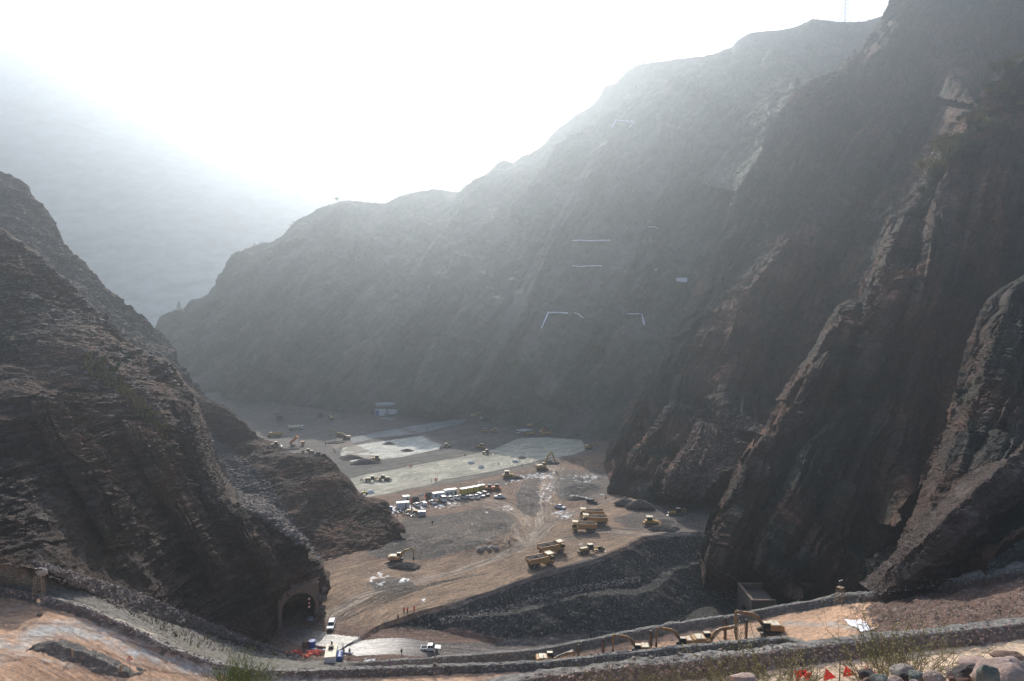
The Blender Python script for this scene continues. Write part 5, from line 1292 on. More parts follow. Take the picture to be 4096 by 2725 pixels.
# ---- people: one skinned body mesh per pose
def skel(joints, edges):
    me = bpy.data.meshes.new('person'); me.from_pydata([j[0] for j in joints], edges, [])
    o = bpy.data.objects.new('person', me); col.objects.link(o)
    md = o.modifiers.new('s', 'SKIN'); md.use_smooth_shade = True
    sv = me.skin_vertices[0].data if me.skin_vertices else None
    return o
def m_person(name_pose, top, legs, head='cloth', helmet=None):
    """continuous body grown over a skeleton; poses: stand, walk, crouch, photo"""
    J = {}; E = []
    def j(n, p, r, par=None):
        J[n] = (Vector(p), r); 
        if par: E.append((par, n))
    zc = 0.0
    if name_pose == 'crouch':
        j('pel', (0, 0, 0.48), 0.15); j('sp', (0, 0.10, 0.70), 0.15, 'pel'); j('ch', (0, 0.18, 0.92), 0.17, 'sp'); j('nk', (0, 0.22, 1.08), 0.06, 'ch'); j('hd', (0, 0.26, 1.18), 0.10, 'nk'); j('ht', (0, 0.27, 1.27), 0.09, 'hd')
        for s, n in ((1, 'l'), (-1, 'r')):
            j('hp' + n, (s * 0.12, 0, 0.45), 0.10, 'pel'); j('kn' + n, (s * 0.18, 0.38, 0.50), 0.075, 'hp' + n); j('an' + n, (s * 0.16, 0.12, 0.08), 0.05, 'kn' + n); j('to' + n, (s * 0.17, 0.32, 0.05), 0.045, 'an' + n)
            j('sh' + n, (s * 0.20, 0.17, 0.96), 0.07, 'ch'); j('el' + n, (s * 0.26, 0.30, 0.72), 0.05, 'sh' + n); j('wr' + n, (s * 0.12, 0.45, 0.60), 0.035, 'el' + n)
    else:
        st = 0.24 if name_pose == 'walk' else 0.04
        j('pel', (0, 0, 0.95), 0.14); j('sp', (0, 0, 1.15), 0.13, 'pel'); j('ch', (0, 0, 1.36), 0.16, 'sp'); j('nk', (0, 0.01, 1.50), 0.06, 'ch'); j('hd', (0, 0.02, 1.60), 0.10, 'nk'); j('ht', (0, 0.02, 1.70), 0.09, 'hd')
        for s, n in ((1, 'l'), (-1, 'r')):
            f = st * s
            j('hp' + n, (s * 0.11, 0, 0.90), 0.10, 'pel'); j('kn' + n, (s * 0.12, f * 0.6 + 0.02, 0.50), 0.07, 'hp' + n); j('an' + n, (s * 0.12, f - 0.02, 0.09), 0.05, 'kn' + n); j('to' + n, (s * 0.14, f + 0.18, 0.045), 0.045, 'an' + n)
            j('sh' + n, (s * 0.20, 0, 1.42), 0.075, 'ch')
            if name_pose == 'photo': j('el' + n, (s * 0.28, 0.20, 1.25), 0.05, 'sh' + n); j('wr' + n, (s * 0.09, 0.33, 1.50), 0.033, 'el' + n)
            else: j('el' + n, (s * 0.27, -f * 0.4 - 0.02, 1.14), 0.05, 'sh' + n); j('wr' + n, (s * 0.28, -f * 0.8 + 0.10, 0.90), 0.033, 'el' + n)
    for s, n in ((1, 'l'), (-1, 'r')):
        w0 = J['wr' + n][0]; d = (w0 - J['el' + n][0]).normalized()
        j('pm' + n, w0 + d * 0.07, 0.032, 'wr' + n)
        for k in range(4):
            off = Vector((0, (k - 1.5) * 0.02, 0)); L = (0.06, 0.075, 0.07, 0.05)[k]
            j('f%d' % k + n, w0 + d * (0.09 + L * 0.6) + off + Vector((-s * 0.01, 0, 0)), 0.010, 'pm' + n)
        j('th' + n, w0 + d * 0.08 + Vector((-s * 0.02, 0.045, 0)), 0.011, 'wr' + n)
    names = list(J); idx = {n: i for i, n in enumerate(names)}
    me = bpy.data.meshes.new('person'); me.from_pydata([tuple(J[n][0]) for n in names], [(idx[a], idx[b]) for a, b in E], [])
    o = bpy.data.objects.new('person', me); col.objects.link(o)
    o.modifiers.new('s', 'SKIN'); 
    for i, n in enumerate(names):
        r = J[n][1]; me.skin_vertices[0].data[i].radius = (r * (1.15 if n in ('ch', 'sp', 'pel') else 1), r * (0.85 if n in ('ch', 'sp', 'pel') else 1))
    me.skin_vertices[0].data[0].use_root = True
    sb = o.modifiers.new('b', 'SUBSURF'); sb.levels = 1; sb.render_levels = 1
    dg = bpy.context.evaluated_depsgraph_get(); m2 = bpy.data.meshes.new_from_object(o.evaluated_get(dg))
    bpy.data.objects.remove(o)
    m2.name = 'person'
    for k in ('skin', top, legs, 'black'): m2.materials.append(M[k])
    hz = J['nk'][0].z; waist = J['pel'][0].z
    for p in m2.polygons:
        c = p.center; near = min(names, key=lambda n: (J[n][0] - c).length)
        if near[:2] in ('hd', 'ht', 'nk', 'wr', 'pm', 'th', 'f0', 'f1', 'f2', 'f3'): p.material_index = 0
        elif near[:2] in ('kn', 'hp', 'an') or (near == 'pel' and c.z < waist): p.material_index = 2
        elif near[:2] == 'to': p.material_index = 3
        else: p.material_index = 1
        p.use_smooth = True
    ob = bpy.data.objects.new('person', m2); col.objects.link(ob); ob['category'] = 'person'
    hp = J['ht'][0]
    MB().lump(hp + Vector((0, -0.01, 0.03)), 0.105, 0.12, 0.10, 2, 12, 8, 0.02).obj('helmet' if helmet else 'hair', M[helmet] if helmet else M['ink'], ob, True)
    f = hp + Vector((0, 0.09, -0.08))
    MB().lump(f + Vector((0, 0.015, 0)), 0.014, 0.022, 0.02, 1, 6, 4, 0).obj('nose', M['skin'], ob, True)
    return ob

# ---- trees and shrubs
def m_tree(kind, seed, leafmat, h=6.0, dense=900):
    rr = random.Random(seed); t = thing({'pine': 'pine_tree', 'bush': 'bush', 'tree': 'tree', 'bare': 'bare_tree'}[kind], '', {'pine': 'tree', 'bush': 'bush', 'tree': 'tree', 'bare': 'tree'}[kind])
    tk = MB(); cr = MB(); tips = []
    if kind == 'pine':
        tk.cyl((0, 0, -0.4), (0, 0, h * 0.95), 0.16, 7, 0.03)
        for k in range(26):
            z = h * (0.14 + 0.82 * k / 26); L = h * 0.30 * (1 - (z / h) ** 1.3) + 0.15
            for q in range(4):
                a = rr.uniform(0, 6.28); e = Vector((math.cos(a) * L, math.sin(a) * L, z + rr.uniform(-0.3, 0.1)))
                tk.bar([(0, 0, z), e], 0.03, 3); tips += [(Vector((0, 0, z)).lerp(e, f), 0.35 + 0.25 * rr.random()) for f in (0.35, 0.55, 0.75, 0.95)]
    else:
        st = [(Vector((0, 0, -0.3)), Vector((rr.uniform(-.1, .1), rr.uniform(-.1, .1), 1)), h * (0.16 if kind == 'bush' else 0.38), 0.05 * h / 2 if kind == 'tree' else 0.05, 0)]
        while st:
            p, d, L, r, lv = st.pop(); e = p + d.normalized() * L
            tk.cyl(p, e, r, 5, r * 0.65)
            if lv >= 3: tips.append((e, h * 0.13)); continue
            for q in range(rr.choice((3, 3, 4))):
                nd = d.normalized() + Vector((rr.uniform(-1, 1), rr.uniform(-1, 1), rr.uniform(-0.15, 0.6))) * (0.95 if kind == 'bush' else 0.8)
                st.append((e, nd, L * rr.uniform(0.6, 0.85), r * 0.6, lv + 1))
            if lv >= 1: tips.append((e, h * 0.12))
    tk.obj('trunk', M['bark'], t)
    if kind != 'bare':
        n = max(1, dense // len(tips))
        for c, r in tips:
            if rr.random() < 0.12: continue
            for q in range(n):
                o = c + Vector((rr.gauss(0, 1), rr.gauss(0, 1), rr.gauss(0, 0.8))) * r * 0.6
                a = Vector((rr.gauss(0, 1), rr.gauss(0, 1), rr.gauss(0, 1))).normalized(); b = a.orthogonal().normalized(); s = h * 0.022 * rr.uniform(0.6, 1.5)
                cr.add([o - a * s, o + b * s * 0.6, o + a * s, o - b * s * 0.6], [(0, 1, 2, 3)])
        cr.obj('crown', M[leafmat], t)
    return t

# ================================================================== BUILT STRUCTURES
def pos_ud(u, d, top=70):
    x = P(u, 640, d).x
    return Vector((x, d, onto(x, d, top)))
def seg(u, v, a, L):
    return None
# tunnel portal
def tunnel():
    a, b = P(284, 630, 188), P(313, 623, 192.5)
    ang = math.degrees(math.atan2(b.y - a.y, b.x - a.x)); c = (a + b) / 2; c.z = -0.4
    t = thing('tunnel_portal', 'arched concrete tunnel mouth with rubble on its roof beside the wet road', 'tunnel', c, ang)
    Wd, Ht, R0 = 5.7, 10.8, 4.75; N = 20
    arch = [(-R0, 0)] + [(-R0 * math.cos(math.pi * k / N) , 4.6 + R0 * math.sin(math.pi * k / N)) for k in range(N + 1)] + [(R0, 0)]
    f = MB(); n = len(arch)
    outer = [(-Wd, 0)] + [(-Wd + 2 * Wd * k / N, Ht - 0.6 + 0.9 * k / N) for k in range(N + 1)] + [(Wd, 0)]
    for y0, y1 in ((-0.5, 0.4),):
        vs = [(x, y0, z) for x, z in arch] + [(x, y0, z) for x, z in outer] + [(x, y1, z) for x, z in arch] + [(x, y1, z) for x, z in outer]
        fs = []
        for i in range(n - 1): fs += [(i, i + 1, n + i + 1, n + i), (2 * n + i, 3 * n + i, 3 * n + i + 1, 2 * n + i + 1), (i, 2 * n + i, 2 * n + i + 1, i + 1), (n + i, n + i + 1, 3 * n + i + 1, 3 * n + i)]
        f.add(vs, fs)
    f.obj('front_wall', M['conc'], t)
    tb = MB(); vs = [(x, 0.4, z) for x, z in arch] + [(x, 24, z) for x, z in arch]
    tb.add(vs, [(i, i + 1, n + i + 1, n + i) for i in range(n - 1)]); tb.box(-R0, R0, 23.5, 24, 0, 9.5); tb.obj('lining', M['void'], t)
    MB().prism([(-Wd - 0.3, Ht - 0.6), (Wd + 0.1, Ht + 0.3), (Wd + 0.1, Ht + 0.55), (-Wd - 0.3, Ht - 0.35)], -0.7, 5).obj('roof_slab', M['conc'], t)
    MB().prism([(Wd - 0.3, 0), (Wd + 0.25, 0), (Wd + 0.25, Ht), (Wd - 0.3, Ht)], 0.4, 6).obj('side_wall', M['conc'], t)
    MB().prism([(-Wd - 0.25, 0), (-Wd + 0.3, 0), (-Wd + 0.3, Ht - 0.7), (-Wd - 0.25, Ht - 0.7)], 0.4, 6).obj('side_wall', M['conc'], t)
    rb = MB(); rr = random.Random(8)
    for k in range(90):
        x = rr.uniform(-Wd, Wd); y = rr.uniform(0, 4.6); rb.lump((x, y, Ht - 0.2 + 0.07 * x + rr.uniform(0, 0.4 + y * 0.15)), rr.uniform(.2, .6), rr.uniform(.2, .6), rr.uniform(.1, .4), k, 6, 4)
    for k in range(60):
        sg = rr.choice((-1, 1, 1)); rb.lump((sg * rr.uniform(Wd - .4, Wd + 2.0), rr.uniform(-0.6, 5), rr.uniform(-.5, Ht - 1) * (1 if sg > 0 else .7)), rr.uniform(.5, 1.3), rr.uniform(.5, 1.2), rr.uniform(.5, 1.2), 200 + k, 7, 5, .3)
    q = rb.obj('rubble', M['slab'], t); q['kind'] = 'stuff'
    for k in range(7):
        x = -Wd + 0.4 + k * 1.75; MB().cyl((x, -0.4, Ht - 0.5 + 0.08 * x), (x + rr.uniform(-.2, .2), -0.4, Ht + 1.9 + 0.08 * x + rr.uniform(-.3, .6)), 0.07, 6).obj('railing_post', M['rust'], t)
    MB().bar([(-Wd + 0.3, -0.42, Ht + 0.5), (Wd + 0.6, -0.42, Ht + 1.9)], 0.05).bar([(Wd - 1.5, -0.5, Ht + 1.4), (Wd + 0.4, -0.5, Ht + 1.9)], 0.06).obj('rail', M['wood'], t)
    # signs hung on the right inside edge
    for k, (sh, zz) in enumerate((('round', 7.1), ('tri', 5.9), ('round', 4.8))):
        m = MB()
        if sh == 'round': m.cyl((2.9, -0.62, zz), (2.9, -0.55, zz), 0.38, 16)
        else: m.add([(2.5, -0.6, zz - 0.3), (3.3, -0.6, zz - 0.3), (2.9, -0.6, zz + 0.45), (2.5, -0.54, zz - 0.3), (3.3, -0.54, zz - 0.3), (2.9, -0.54, zz + 0.45)], [(0, 1, 2), (5, 4, 3), (0, 3, 4, 1), (1, 4, 5, 2), (2, 5, 3, 0)])
        s = m.obj('warning_sign', M['redcloth'], t)
        i = MB()
        if sh == 'round': i.cyl((2.9, -0.65, zz), (2.9, -0.625, zz), 0.28, 16)
        else: i.add([(2.68, -0.62, zz - 0.2), (3.12, -0.62, zz - 0.2), (2.9, -0.62, zz + 0.22)], [(0, 1, 2)])
        i.obj('sign_face', M['light'], s)
tunnel()
def culvert():
    t = thing('culvert_portal', 'walled concrete culvert mouth standing in the dark pit at the cliff foot', 'culvert', (78.8, 219, -17), 0)
    m = MB(); N = 12; R0 = 3.4; arch = [(3.0, 0)] + [(3.0 + R0 - R0 * math.cos(math.pi * k / N), 3.2 + R0 * math.sin(math.pi * k / N)) for k in range(N + 1)] + [(3.0 + 2 * R0, 0)]
    n = len(arch); out = [(0, 0)] + [(14.0 * k / N, 11.0) for k in range(N + 1)] + [(14, 0)]
    vs = [(-0.4, y, z) for y, z in arch] + [(-0.4, y, z) for y, z in out] + [(0.4, y, z) for y, z in arch] + [(0.4, y, z) for y, z in out]; fs = []
    for i in range(n - 1): fs += [(i, n + i, n + i + 1, i + 1), (2 * n + i, 2 * n + i + 1, 3 * n + i + 1, 3 * n + i), (i, i + 1, 2 * n + i + 1, 2 * n + i), (n + i, 3 * n + i, 3 * n + i + 1, n + i + 1)]
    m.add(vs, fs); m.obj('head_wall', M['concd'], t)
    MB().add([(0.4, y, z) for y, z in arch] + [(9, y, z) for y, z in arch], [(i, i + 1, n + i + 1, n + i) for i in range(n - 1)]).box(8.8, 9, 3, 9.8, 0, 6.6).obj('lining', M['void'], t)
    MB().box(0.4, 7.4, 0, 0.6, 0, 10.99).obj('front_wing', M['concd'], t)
    MB().box(0.4, 8.0, 13.4, 14.0, 0, 10.99).obj('back_wing', M['concd'], t)
    MB().box(-0.5, 0.5, -0.1, 14.1, 11.0, 11.25).box(0.5, 7.6, -0.1, 0.7, 11.0, 11.25).box(0.5, 8.2, 13.3, 14.1, 11.0, 11.25).obj('coping', M['conc'], t)
    MB().box(0.41, 8.5, 0.61, 13.39, 8.5, 9.2).obj('backfill', M['earth'], t)
culvert()

# the smaller berm dividing the left road
def left_berm():
    pts = [(12, 659), (34, 648), (52, 650), (71, 657), (88, 663), (102, 669), (118, 675), (132, 679.5)]
    c = []
    for u, v in pts:
        q = ray(u, v); c.append(q)
    f = [q + Vector((0.5, 4.0, -0.4)) for q in c]; top = [q + Vector((0, 0.6, 1.15)) for q in c]; b = [q + Vector((-0.5, -3.2, -0.5)) for q in c]
    top[0].z -= 1.5; top[1].z -= 0.7; top[2].z -= 0.2; top[-1].z -= 1.2; top[-2].z -= 0.4
    def dd(p, n, g, h): return p + n * (fbm(p, 2, 4, 950) * 0.5 + fbm(p, 0.5, 2, 955) * 0.15)[:, None]
    loft('berm', [f, top, b], [12, 16], 220, dd, gravel_mat)
gt = NT('berm_gravel', 0.95, 0.2); gp = gt.pos(); gn = gt.noise(gp, 1.6, 7, 0.8); gv = gt.voro(gp, 2.2, out=1); gs = gt.n('ShaderNodeSeparateColor'); gt.l(gv, gs.inputs[0])
gc = gt.mix(gt.ramp(gn, [(0.3, 0), (0.7, 1)]), (0.07, 0.065, 0.058), (0.20, 0.185, 0.165)); gc = gt.mix(gt.math('MULTIPLY', gt.ramp(gs.outputs[0], [(0.8, 0), (0.88, 1)]), 0.6), gc, (0.33, 0.28, 0.25))
gravel_mat = gt.fin(gc, gt.bump(gn, 0.3))
left_berm()

# ================================================================== VEHICLES AND MACHINES
pk = m_pickup('pickup'); suv = m_pickup('suv'); suvc = m_pickup('pickup', canopy=True); blk = m_pickup('suv', 'dark'); bus = m_bus()
put_at(pk, at(431, 650.5), 2, 'white double-cab pickup driving along the lower road above the berm')
put_at(suv, at(331.3, 627.5), -84, 'white estate car coming out beside the tunnel mouth')
GP = 'pickups and cars parked in front of the site cabins'
Z = lambda x, y: (375 + x * 0.05834, 475 + y * 0.05834)
row = [(720, 540, pk, 121, 'white pickup at the left end of the parked row'), (985, 492, pk, 120, 'dusty white pickup parked just left of the minibus'),
       (1285, 425, pk, 120, 'white pickup parked just right of the minibus'), (1400, 415, pk, 122, 'white pickup second right of the minibus in the parked row'), (1510, 392, pk, 121, 'white pickup third right of the minibus in the parked row'),
       (1630, 407, pk, 120, 'white pickup fourth right of the minibus in the parked row'), (1735, 397, pk, 119, 'white pickup fifth right of the minibus, last of those showing their beds'), (2135, 395, pk, 172, 'dusty white pickup standing apart to the right of the parked row')]
for x, y, pr, rz, lb in row: put_at(pr, at(*Z(x, y)), rz, lb, GP)
put_at(suvc, at(*Z(832, 516)), 120, 'white pickup with a closed canopy, second from the left in the parked row', GP)
put_at(suv, at(*Z(1812, 372)), -48, 'white car facing the camera near the right end of the parked row', GP)
put_at(blk, at(*Z(1895, 347)), -52, 'dark car with a pale roof at the right end of the parked row', GP)
put_at(bus, at(*Z(1160, 455)), 118, 'tall white minibus standing in the middle of the parked row', GP)
put_at(pk, at(560, 508.5), -35, 'white pickup parked alone near the dump trucks')
put_at(blk, at(591.8, 503), -25, 'black estate car parked by itself beyond the dump trucks')
put_at(pk, at(384.6, 419.5), 10, 'white pickup, left one of two far off below the long silver tank', 'cars by the fuel store')
put_at(suv, at(389.9, 420), 8, 'white car, right one of two far off below the long silver tank', 'cars by the fuel store')

dt = m_dump(); GD = 'orange dump trucks loaded with earth'
put_at(dt, at(583.8, 531.5), 179, 'orange dump truck loaded with earth, nearest of the three facing left', GD, 1.05)
put_at(dt, at(594.5, 525.0), 178, 'orange dump truck loaded with earth, middle of the three facing left', GD, 1.1)
put_at(dt, at(591.5, 518.5), 178, 'orange dump truck loaded with earth, farthest of the three facing left', GD, 1.08)
put_at(dt, at(551.5, 553.5), 27, 'orange dump truck loaded with earth, farther of the two facing right', GD, 1.05)
put_at(dt, at(540.5, 566.0), 27, 'orange dump truck loaded with earth, nearer of the two facing right at the embankment edge', GD, 1.05)
put_at(dt, at(528.3, 436), 185, 'orange dump truck far off beside the white tank truck', GD, 0.9)
put_at(dt, at(545, 435.8), 180, 'orange dump truck farthest to the right on the upper plain', GD, 0.9)
gr = m_grader(); GG = 'motor graders'
put_at(gr, at(591, 552.5), 22, 'yellow motor grader at the embankment edge beside the dump trucks', GG, 1.08)
put_at(gr, at(373.0, 481.5), 12, 'yellow motor grader on the pale field, left one of the pair', GG)
put_at(gr, at(382.5, 480.6), 172, 'yellow motor grader on the pale field, right one of the pair', GG)
put_at(gr, at(308, 453), 165, 'yellow motor grader far off beyond the left knob', GG, 0.9)
dz_ = m_dozer(); dzo = m_dozer('orange', 'black'); GZ = 'bulldozers'
put_at(dz_, at(651, 526), -4, 'yellow bulldozer pushing dark rubble at the cliff foot on the right', GZ, 1.3)
put_at(dz_, at(508, 478), 0, 'yellow bulldozer just below the edge of the pale field', GZ, 1.25)
put_at(dz_, at(481, 448.8), 155, 'yellow bulldozer beyond the tractor between the two fields', GZ, 1.1)
put_at(dz_, at(376, 461.2), 185, 'yellow bulldozer pushing a dark heap of earth on the left', GZ, 1.15)
put_at(dz_, at(484, 432.5), 180, 'hazy yellow bulldozer, left of two on the far dark plain', GZ)
put_at(dz_, at(494.5, 432.5), 180, 'hazy yellow bulldozer, right of two on the far dark plain', GZ)
put_at(dzo, at(*Z(1945, 268)), 175, 'orange bulldozer beside the yellow generator boxes, left of two', GZ)
put_at(dzo, at(*Z(2075, 262)), 172, 'orange bulldozer beside the yellow generator boxes, right of two', GZ)
put_at(dzo, at(544, 430.5), 180, 'dark bulldozer far off behind the orange dump trucks', GZ, 0.9)
wl = m_loader(); put_at(wl, at(447, 447.5), 200, 'wheel loader at the corner of the white field beside three people', 'loaders')
put_at(wl, at(275, 446.5), 20, 'small wheel loader far off at the left cliff edge', 'loaders', 0.8)
tr_ = m_loader(False, False, True); put_at(tr_, at(486, 454), 188, 'tractor pulling a disc harrow off the edge of the pale field')
bh = m_loader(True, True, False); put_at(bh, at(677, 515.5), 172, 'yellow backhoe loader in the shade at the right cliff foot', None, 1.15)
tk1 = m_tanker('cream'); put_at(tk1, at(296.5, 430), 22, 'cream tank truck far off on the left of the plain', 'tank trucks', 1.1)
tk2 = m_tanker('silver'); put_at(tk2, at(524.5, 434.2), 195, 'silver tank truck with a white cab far off below the massif', 'tank trucks', 1.15)
tp = m_tipper(); put_at(tp, at(297, 446), 4, 'orange tipper truck with its body raised far off on the left', None, 1.05)
hl = m_hauler(); put_at(hl, at(274.5, 437), 178, 'yellow articulated dump truck far off on the left of the plain', None, 1.05)

BO = [(1.2, 1.6), (2.3, 3.4), (3.6, 4.25), (5.2, 4.5), (7.1, 4.75)]
exA = m_excavator(BO, ((7.3, 4.9), (7.35, 0.9)), 'hammer', 'gold', True, arm='arm')
GE = 'excavators standing on the middle haul road'
for u, d, rz, s, lb in ((769, 166.5, 178, 1.12, 'big yellow excavator at the right end of the line behind the berm'), (686, 168.3, 176, 1.0, 'yellow excavator second from the left with only roof and boom above the berm'),
                        (641, 168.3, 176, 0.95, 'yellow excavator at the left of the line, boom arched over the berm'), (704.5, 167.3, 2, 1.08, 'yellow excavator facing right with its boom against the big one')):
    put_at(exA, pos_ud(u, d), rz, lb, GE, s)
exB = m_excavator([(1.2, 1.5), (2.6, 1.9), (4.6, 2.8), (6.8, 3.5)], ((6.9, 3.7), (7.5, 1.2)), None, 'gold', arm='arm')
put_at(exB, pos_ud(547, 167), 3, 'low excavator at the left end, only its boom above the berm', GE, 0.95)
exC = m_excavator([(1.2, 1.6), (1.9, 3.2), (3.2, 4.2), (5.6, 4.9)], ((5.8, 5.0), (6.0, 1.9)), 'hammer', 'gold')
put_at(exC, at(396.5, 562), 4, 'yellow excavator breaking rock beside a rubble heap below the left cliff')
put_at(exC, at(588.5, 449), -10, 'hazy excavator at the right corner of the shaded field')
exD = m_excavator([(1.2, 1.6), (1.6, 4.0), (2.6, 6.4), (4.0, 8.0)], ((4.1, 8.2), (5.6, 4.2)), 'bucket', 'gold')
put_at(exD, at(542.5, 470), 20, 'yellow excavator with its boom raised high at the field edge', None, 1.25)
exE = m_excavator([(1.2, 1.6), (2.2, 3.4), (3.8, 4.3), (6.0, 4.2)], ((6.1, 4.3), (7.2, 1.4)), 'bucket', 'yellow')
put_at(exE, at(346.5, 439.3), 182, 'yellow excavator with a white cab roof near the top of the left field')
put_at(exE, at(340, 436.6), 178, 'yellow excavator half hidden behind the one with the white roof')
put_at(exE, at(531, 427.5), 10, 'hazy excavator digging at the foot of the massif beyond the tank truck')
put_at(exE, at(331, 419.5), 120, 'dark excavator far off on the left of the upper plain')
put_at(exE, at(473.5, 417), 15, 'small hazy excavator at the far end of the grey strip', None, 0.8)
# drill masts standing between the excavators
def m_mast():
    t = thing('drill_mast', '', 'drill mast')
    MB().box(-0.28, 0.28, -0.28, 0.28, 0, 0.3).box(-0.2, 0.2, -0.16, 0.16, 0.3, 3.9).obj('mast_beam', M['rust'], t)
    MB().cyl((0.05, -0.25, 0.6), (0.05, -0.25, 4.3), 0.09, 8).cyl((0, 0, 3.9), (0, 0, 4.5), 0.28, 10).obj('hammer', M['black'], t)
    h = MB()
    for sg in (-1, 1): h.bar([(0, 0, 4.2), (sg * 0.5, 0, 3.9), (sg * 0.62, 0, 3.0), (sg * 0.5, 0, 1.6), (sg * 0.2, 0, 1.0)], 0.045, 5)
    h.obj('hose', M['black'], t)
    return t
mm = m_mast()
for u, d, s, lb in ((578.5, 168, 0.9, 'rusty drill mast standing alone at the left of the excavators'), (603, 168.2, 1.15, 'rusty drill mast upright left of the first arched boom'), (650.5, 168.2, 1.3, 'rusty drill mast upright beside the stick of the second excavator'),
                    (725, 169.5, 1.2, 'rusty drill mast upright behind the crossing excavator booms'), (746, 167, 1.1, 'rusty drill mast upright in front of the biggest excavator')):
    put_at(mm, pos_ud(u, d), random.uniform(0, 40), lb, 'drill masts by the excavators', s)

# ================================================================== SITE CABINS AND STORES
def at2(x, y): return at(*Z(x, y))
ca = m_cabin(5.6, 2.5, 2.6, windows=1); cb = m_cabin(6.2, 2.5, 3.1, windows=2)
put_at(ca, at2(1085, 392), 26, 'lower white site cabin just right of the dark-roofed hut', 'white site cabins'); put_at(cb, at2(1292, 352), 26, 'taller white site cabin with windows behind the parked pickups', 'white site cabins')
h = thing('hut', 'small hut with a dark gabled roof left of the white site cabins', 'hut', at2(945, 412), 20)
MB().box(-1.5, 1.5, -1.2, 1.2, 0, 2.1).obj('wall', M['wood'], h); MB().box(-1.2, -0.4, -1.23, -1.2, 0.1, 1.9).obj('door', M['black'], h)
MB().add([(-1.8, -1.6, 1.9), (1.8, -1.6, 1.9), (1.8, 1.6, 1.9), (-1.8, 1.6, 1.9), (-1.8, 0, 3.2), (1.8, 0, 3.2)], [(0, 1, 5, 4), (2, 3, 4, 5), (1, 2, 5), (3, 0, 4), (3, 2, 1, 0)]).obj('roof', M['green'], h)
ge = m_generator()
for i, (x, y, w_) in enumerate(((1515, 322, 'first'), (1620, 302, 'second'), (1725, 282, 'third'), (1825, 258, 'fourth'))):
    put_at(ge, at2(x, y), 26, 'yellow generator box with a white roof, %s from the left of four' % w_, 'yellow generator boxes')
ck = m_cabin(3.0, 2.4, 2.9, windows=0, name='kiosk', cat='kiosk'); put_at(ck, at2(532, 462), 15, 'white flat-roofed kiosk behind the cluttered white cabin')
cc = m_cabin(5.6, 2.6, 2.6, windows=0, door=False); put_at(cc, at2(475, 560), 15, 'cluttered white cabin with a ladder, nearest to the left cliff', 'white site cabins')
MB().bar([(1.3, -1.45, 0), (1.1, -1.38, 3.0)], 0.04).bar([(1.75, -1.45, 0), (1.55, -1.38, 3.0)], 0.04).bar([(1.25, -1.43, 0.8), (1.7, -1.43, 0.8)], 0.03).bar([(1.2, -1.41, 1.6), (1.65, -1.41, 1.6)], 0.03).bar([(1.15, -1.4, 2.4), (1.6, -1.4, 2.4)], 0.03).obj('ladder', M['rust'], cc)
tn = thing('tent', 'dark canvas tent beside the parked row', 'tent', at2(690, 465), 15)
MB().box(-1.6, 1.6, -1.3, 1.3, 0, 2.0).obj('wall', M['canvas'], tn); MB().hexa((-1.75, 1.75, -1.45, 1.45, 2.0), (-1.2, 1.2, -0.5, 0.5, 2.6)).obj('roof', M['canvas'], tn)
bd = thing('notice_board', 'small white notice board on a frame beside the dark-roofed hut', 'notice board', at2(795, 412), 10)
MB().bar([(-0.9, 0, 0), (-0.9, 0, 2.6)], 0.06).bar([(0.9, 0, 0), (0.9, 0, 2.6)], 0.06).bar([(-0.9, 0, 2.6), (0.9, 0, 2.6)], 0.05).obj('frame', M['steel'], bd)
MB().box(-0.85, 0.85, -0.04, 0.04, 1.2, 2.5).obj('board', M['white'], bd)
def rig(u, v, rz, lb):
    t = thing('drilling_rig', lb, 'drilling rig', at2(u, v), rz)
    track_pair(t, 2.6, 0.4, 0.8, 0.6)
    MB().box(-1.4, 0.6, -0.7, 0.7, 0.6, 1.5).obj('engine_body', M['yellow'], t)
    MB().bar([(0.6, 0, 1.0), (1.8, 0, 2.0)], 0.15, 6).obj('arm', M['yellow'], t)
    MB().prism([(1.7, 0.4), (2.0, 0.4), (1.2, 4.6), (0.9, 4.5)], -0.15, 0.15).obj('feed_beam', M['black'], t)
rig(575, 650, 200, 'small yellow drilling rig in the scrap at the left cliff foot, left one')
rig(680, 655, 160, 'small yellow drilling rig in the scrap at the left cliff foot, right one')
def scrap(u, v, lb, n, cols, seed, sz=1.0, spread=2.0, direct=False):
    t = thing('scrap_pile', lb, 'scrap pile', at(u, v) if direct else at2(u, v)); rr = random.Random(seed)
    parts = {c: MB() for c in cols}
    for k in range(n):
        c = rr.choice(cols); x, y = rr.gauss(0, spread), rr.gauss(0, spread * 0.6); z = rr.uniform(0, 0.7); L = rr.uniform(0.4, 1.8) * sz; a = rr.uniform(0, 3.14)
        Mx = Matrix.Translation((x, y, z)) @ Matrix.Rotation(a, 4, 'Z') @ Matrix.Rotation(rr.uniform(-.5, .5), 4, 'Y')
        parts[c].add([Mx @ Vector(q) for q in [(-L / 2, -.12 * sz, -.08), (L / 2, -.12 * sz, -.08), (L / 2, .12 * sz, -.08), (-L / 2, .12 * sz, -.08), (-L / 2, -.12 * sz, .1), (L / 2, -.12 * sz, .1), (L / 2, .12 * sz, .1), (-L / 2, .12 * sz, .1)]],
                     [(3, 2, 1, 0), (4, 5, 6, 7), (0, 1, 5, 4), (1, 2, 6, 5), (2, 3, 7, 6), (3, 0, 4, 7)])
    for c in cols: parts[c].obj('debris', M[c], t)
scrap(650, 700, 'heap of drill rods and scrap metal in front of the drilling rigs', 60, ['black', 'yellow', 'silver'], 4)
scrap(430, 640, 'blue sheets and scrap beside the cluttered white cabin', 26, ['blue', 'white', 'black'], 5, 1.2, 1.6)
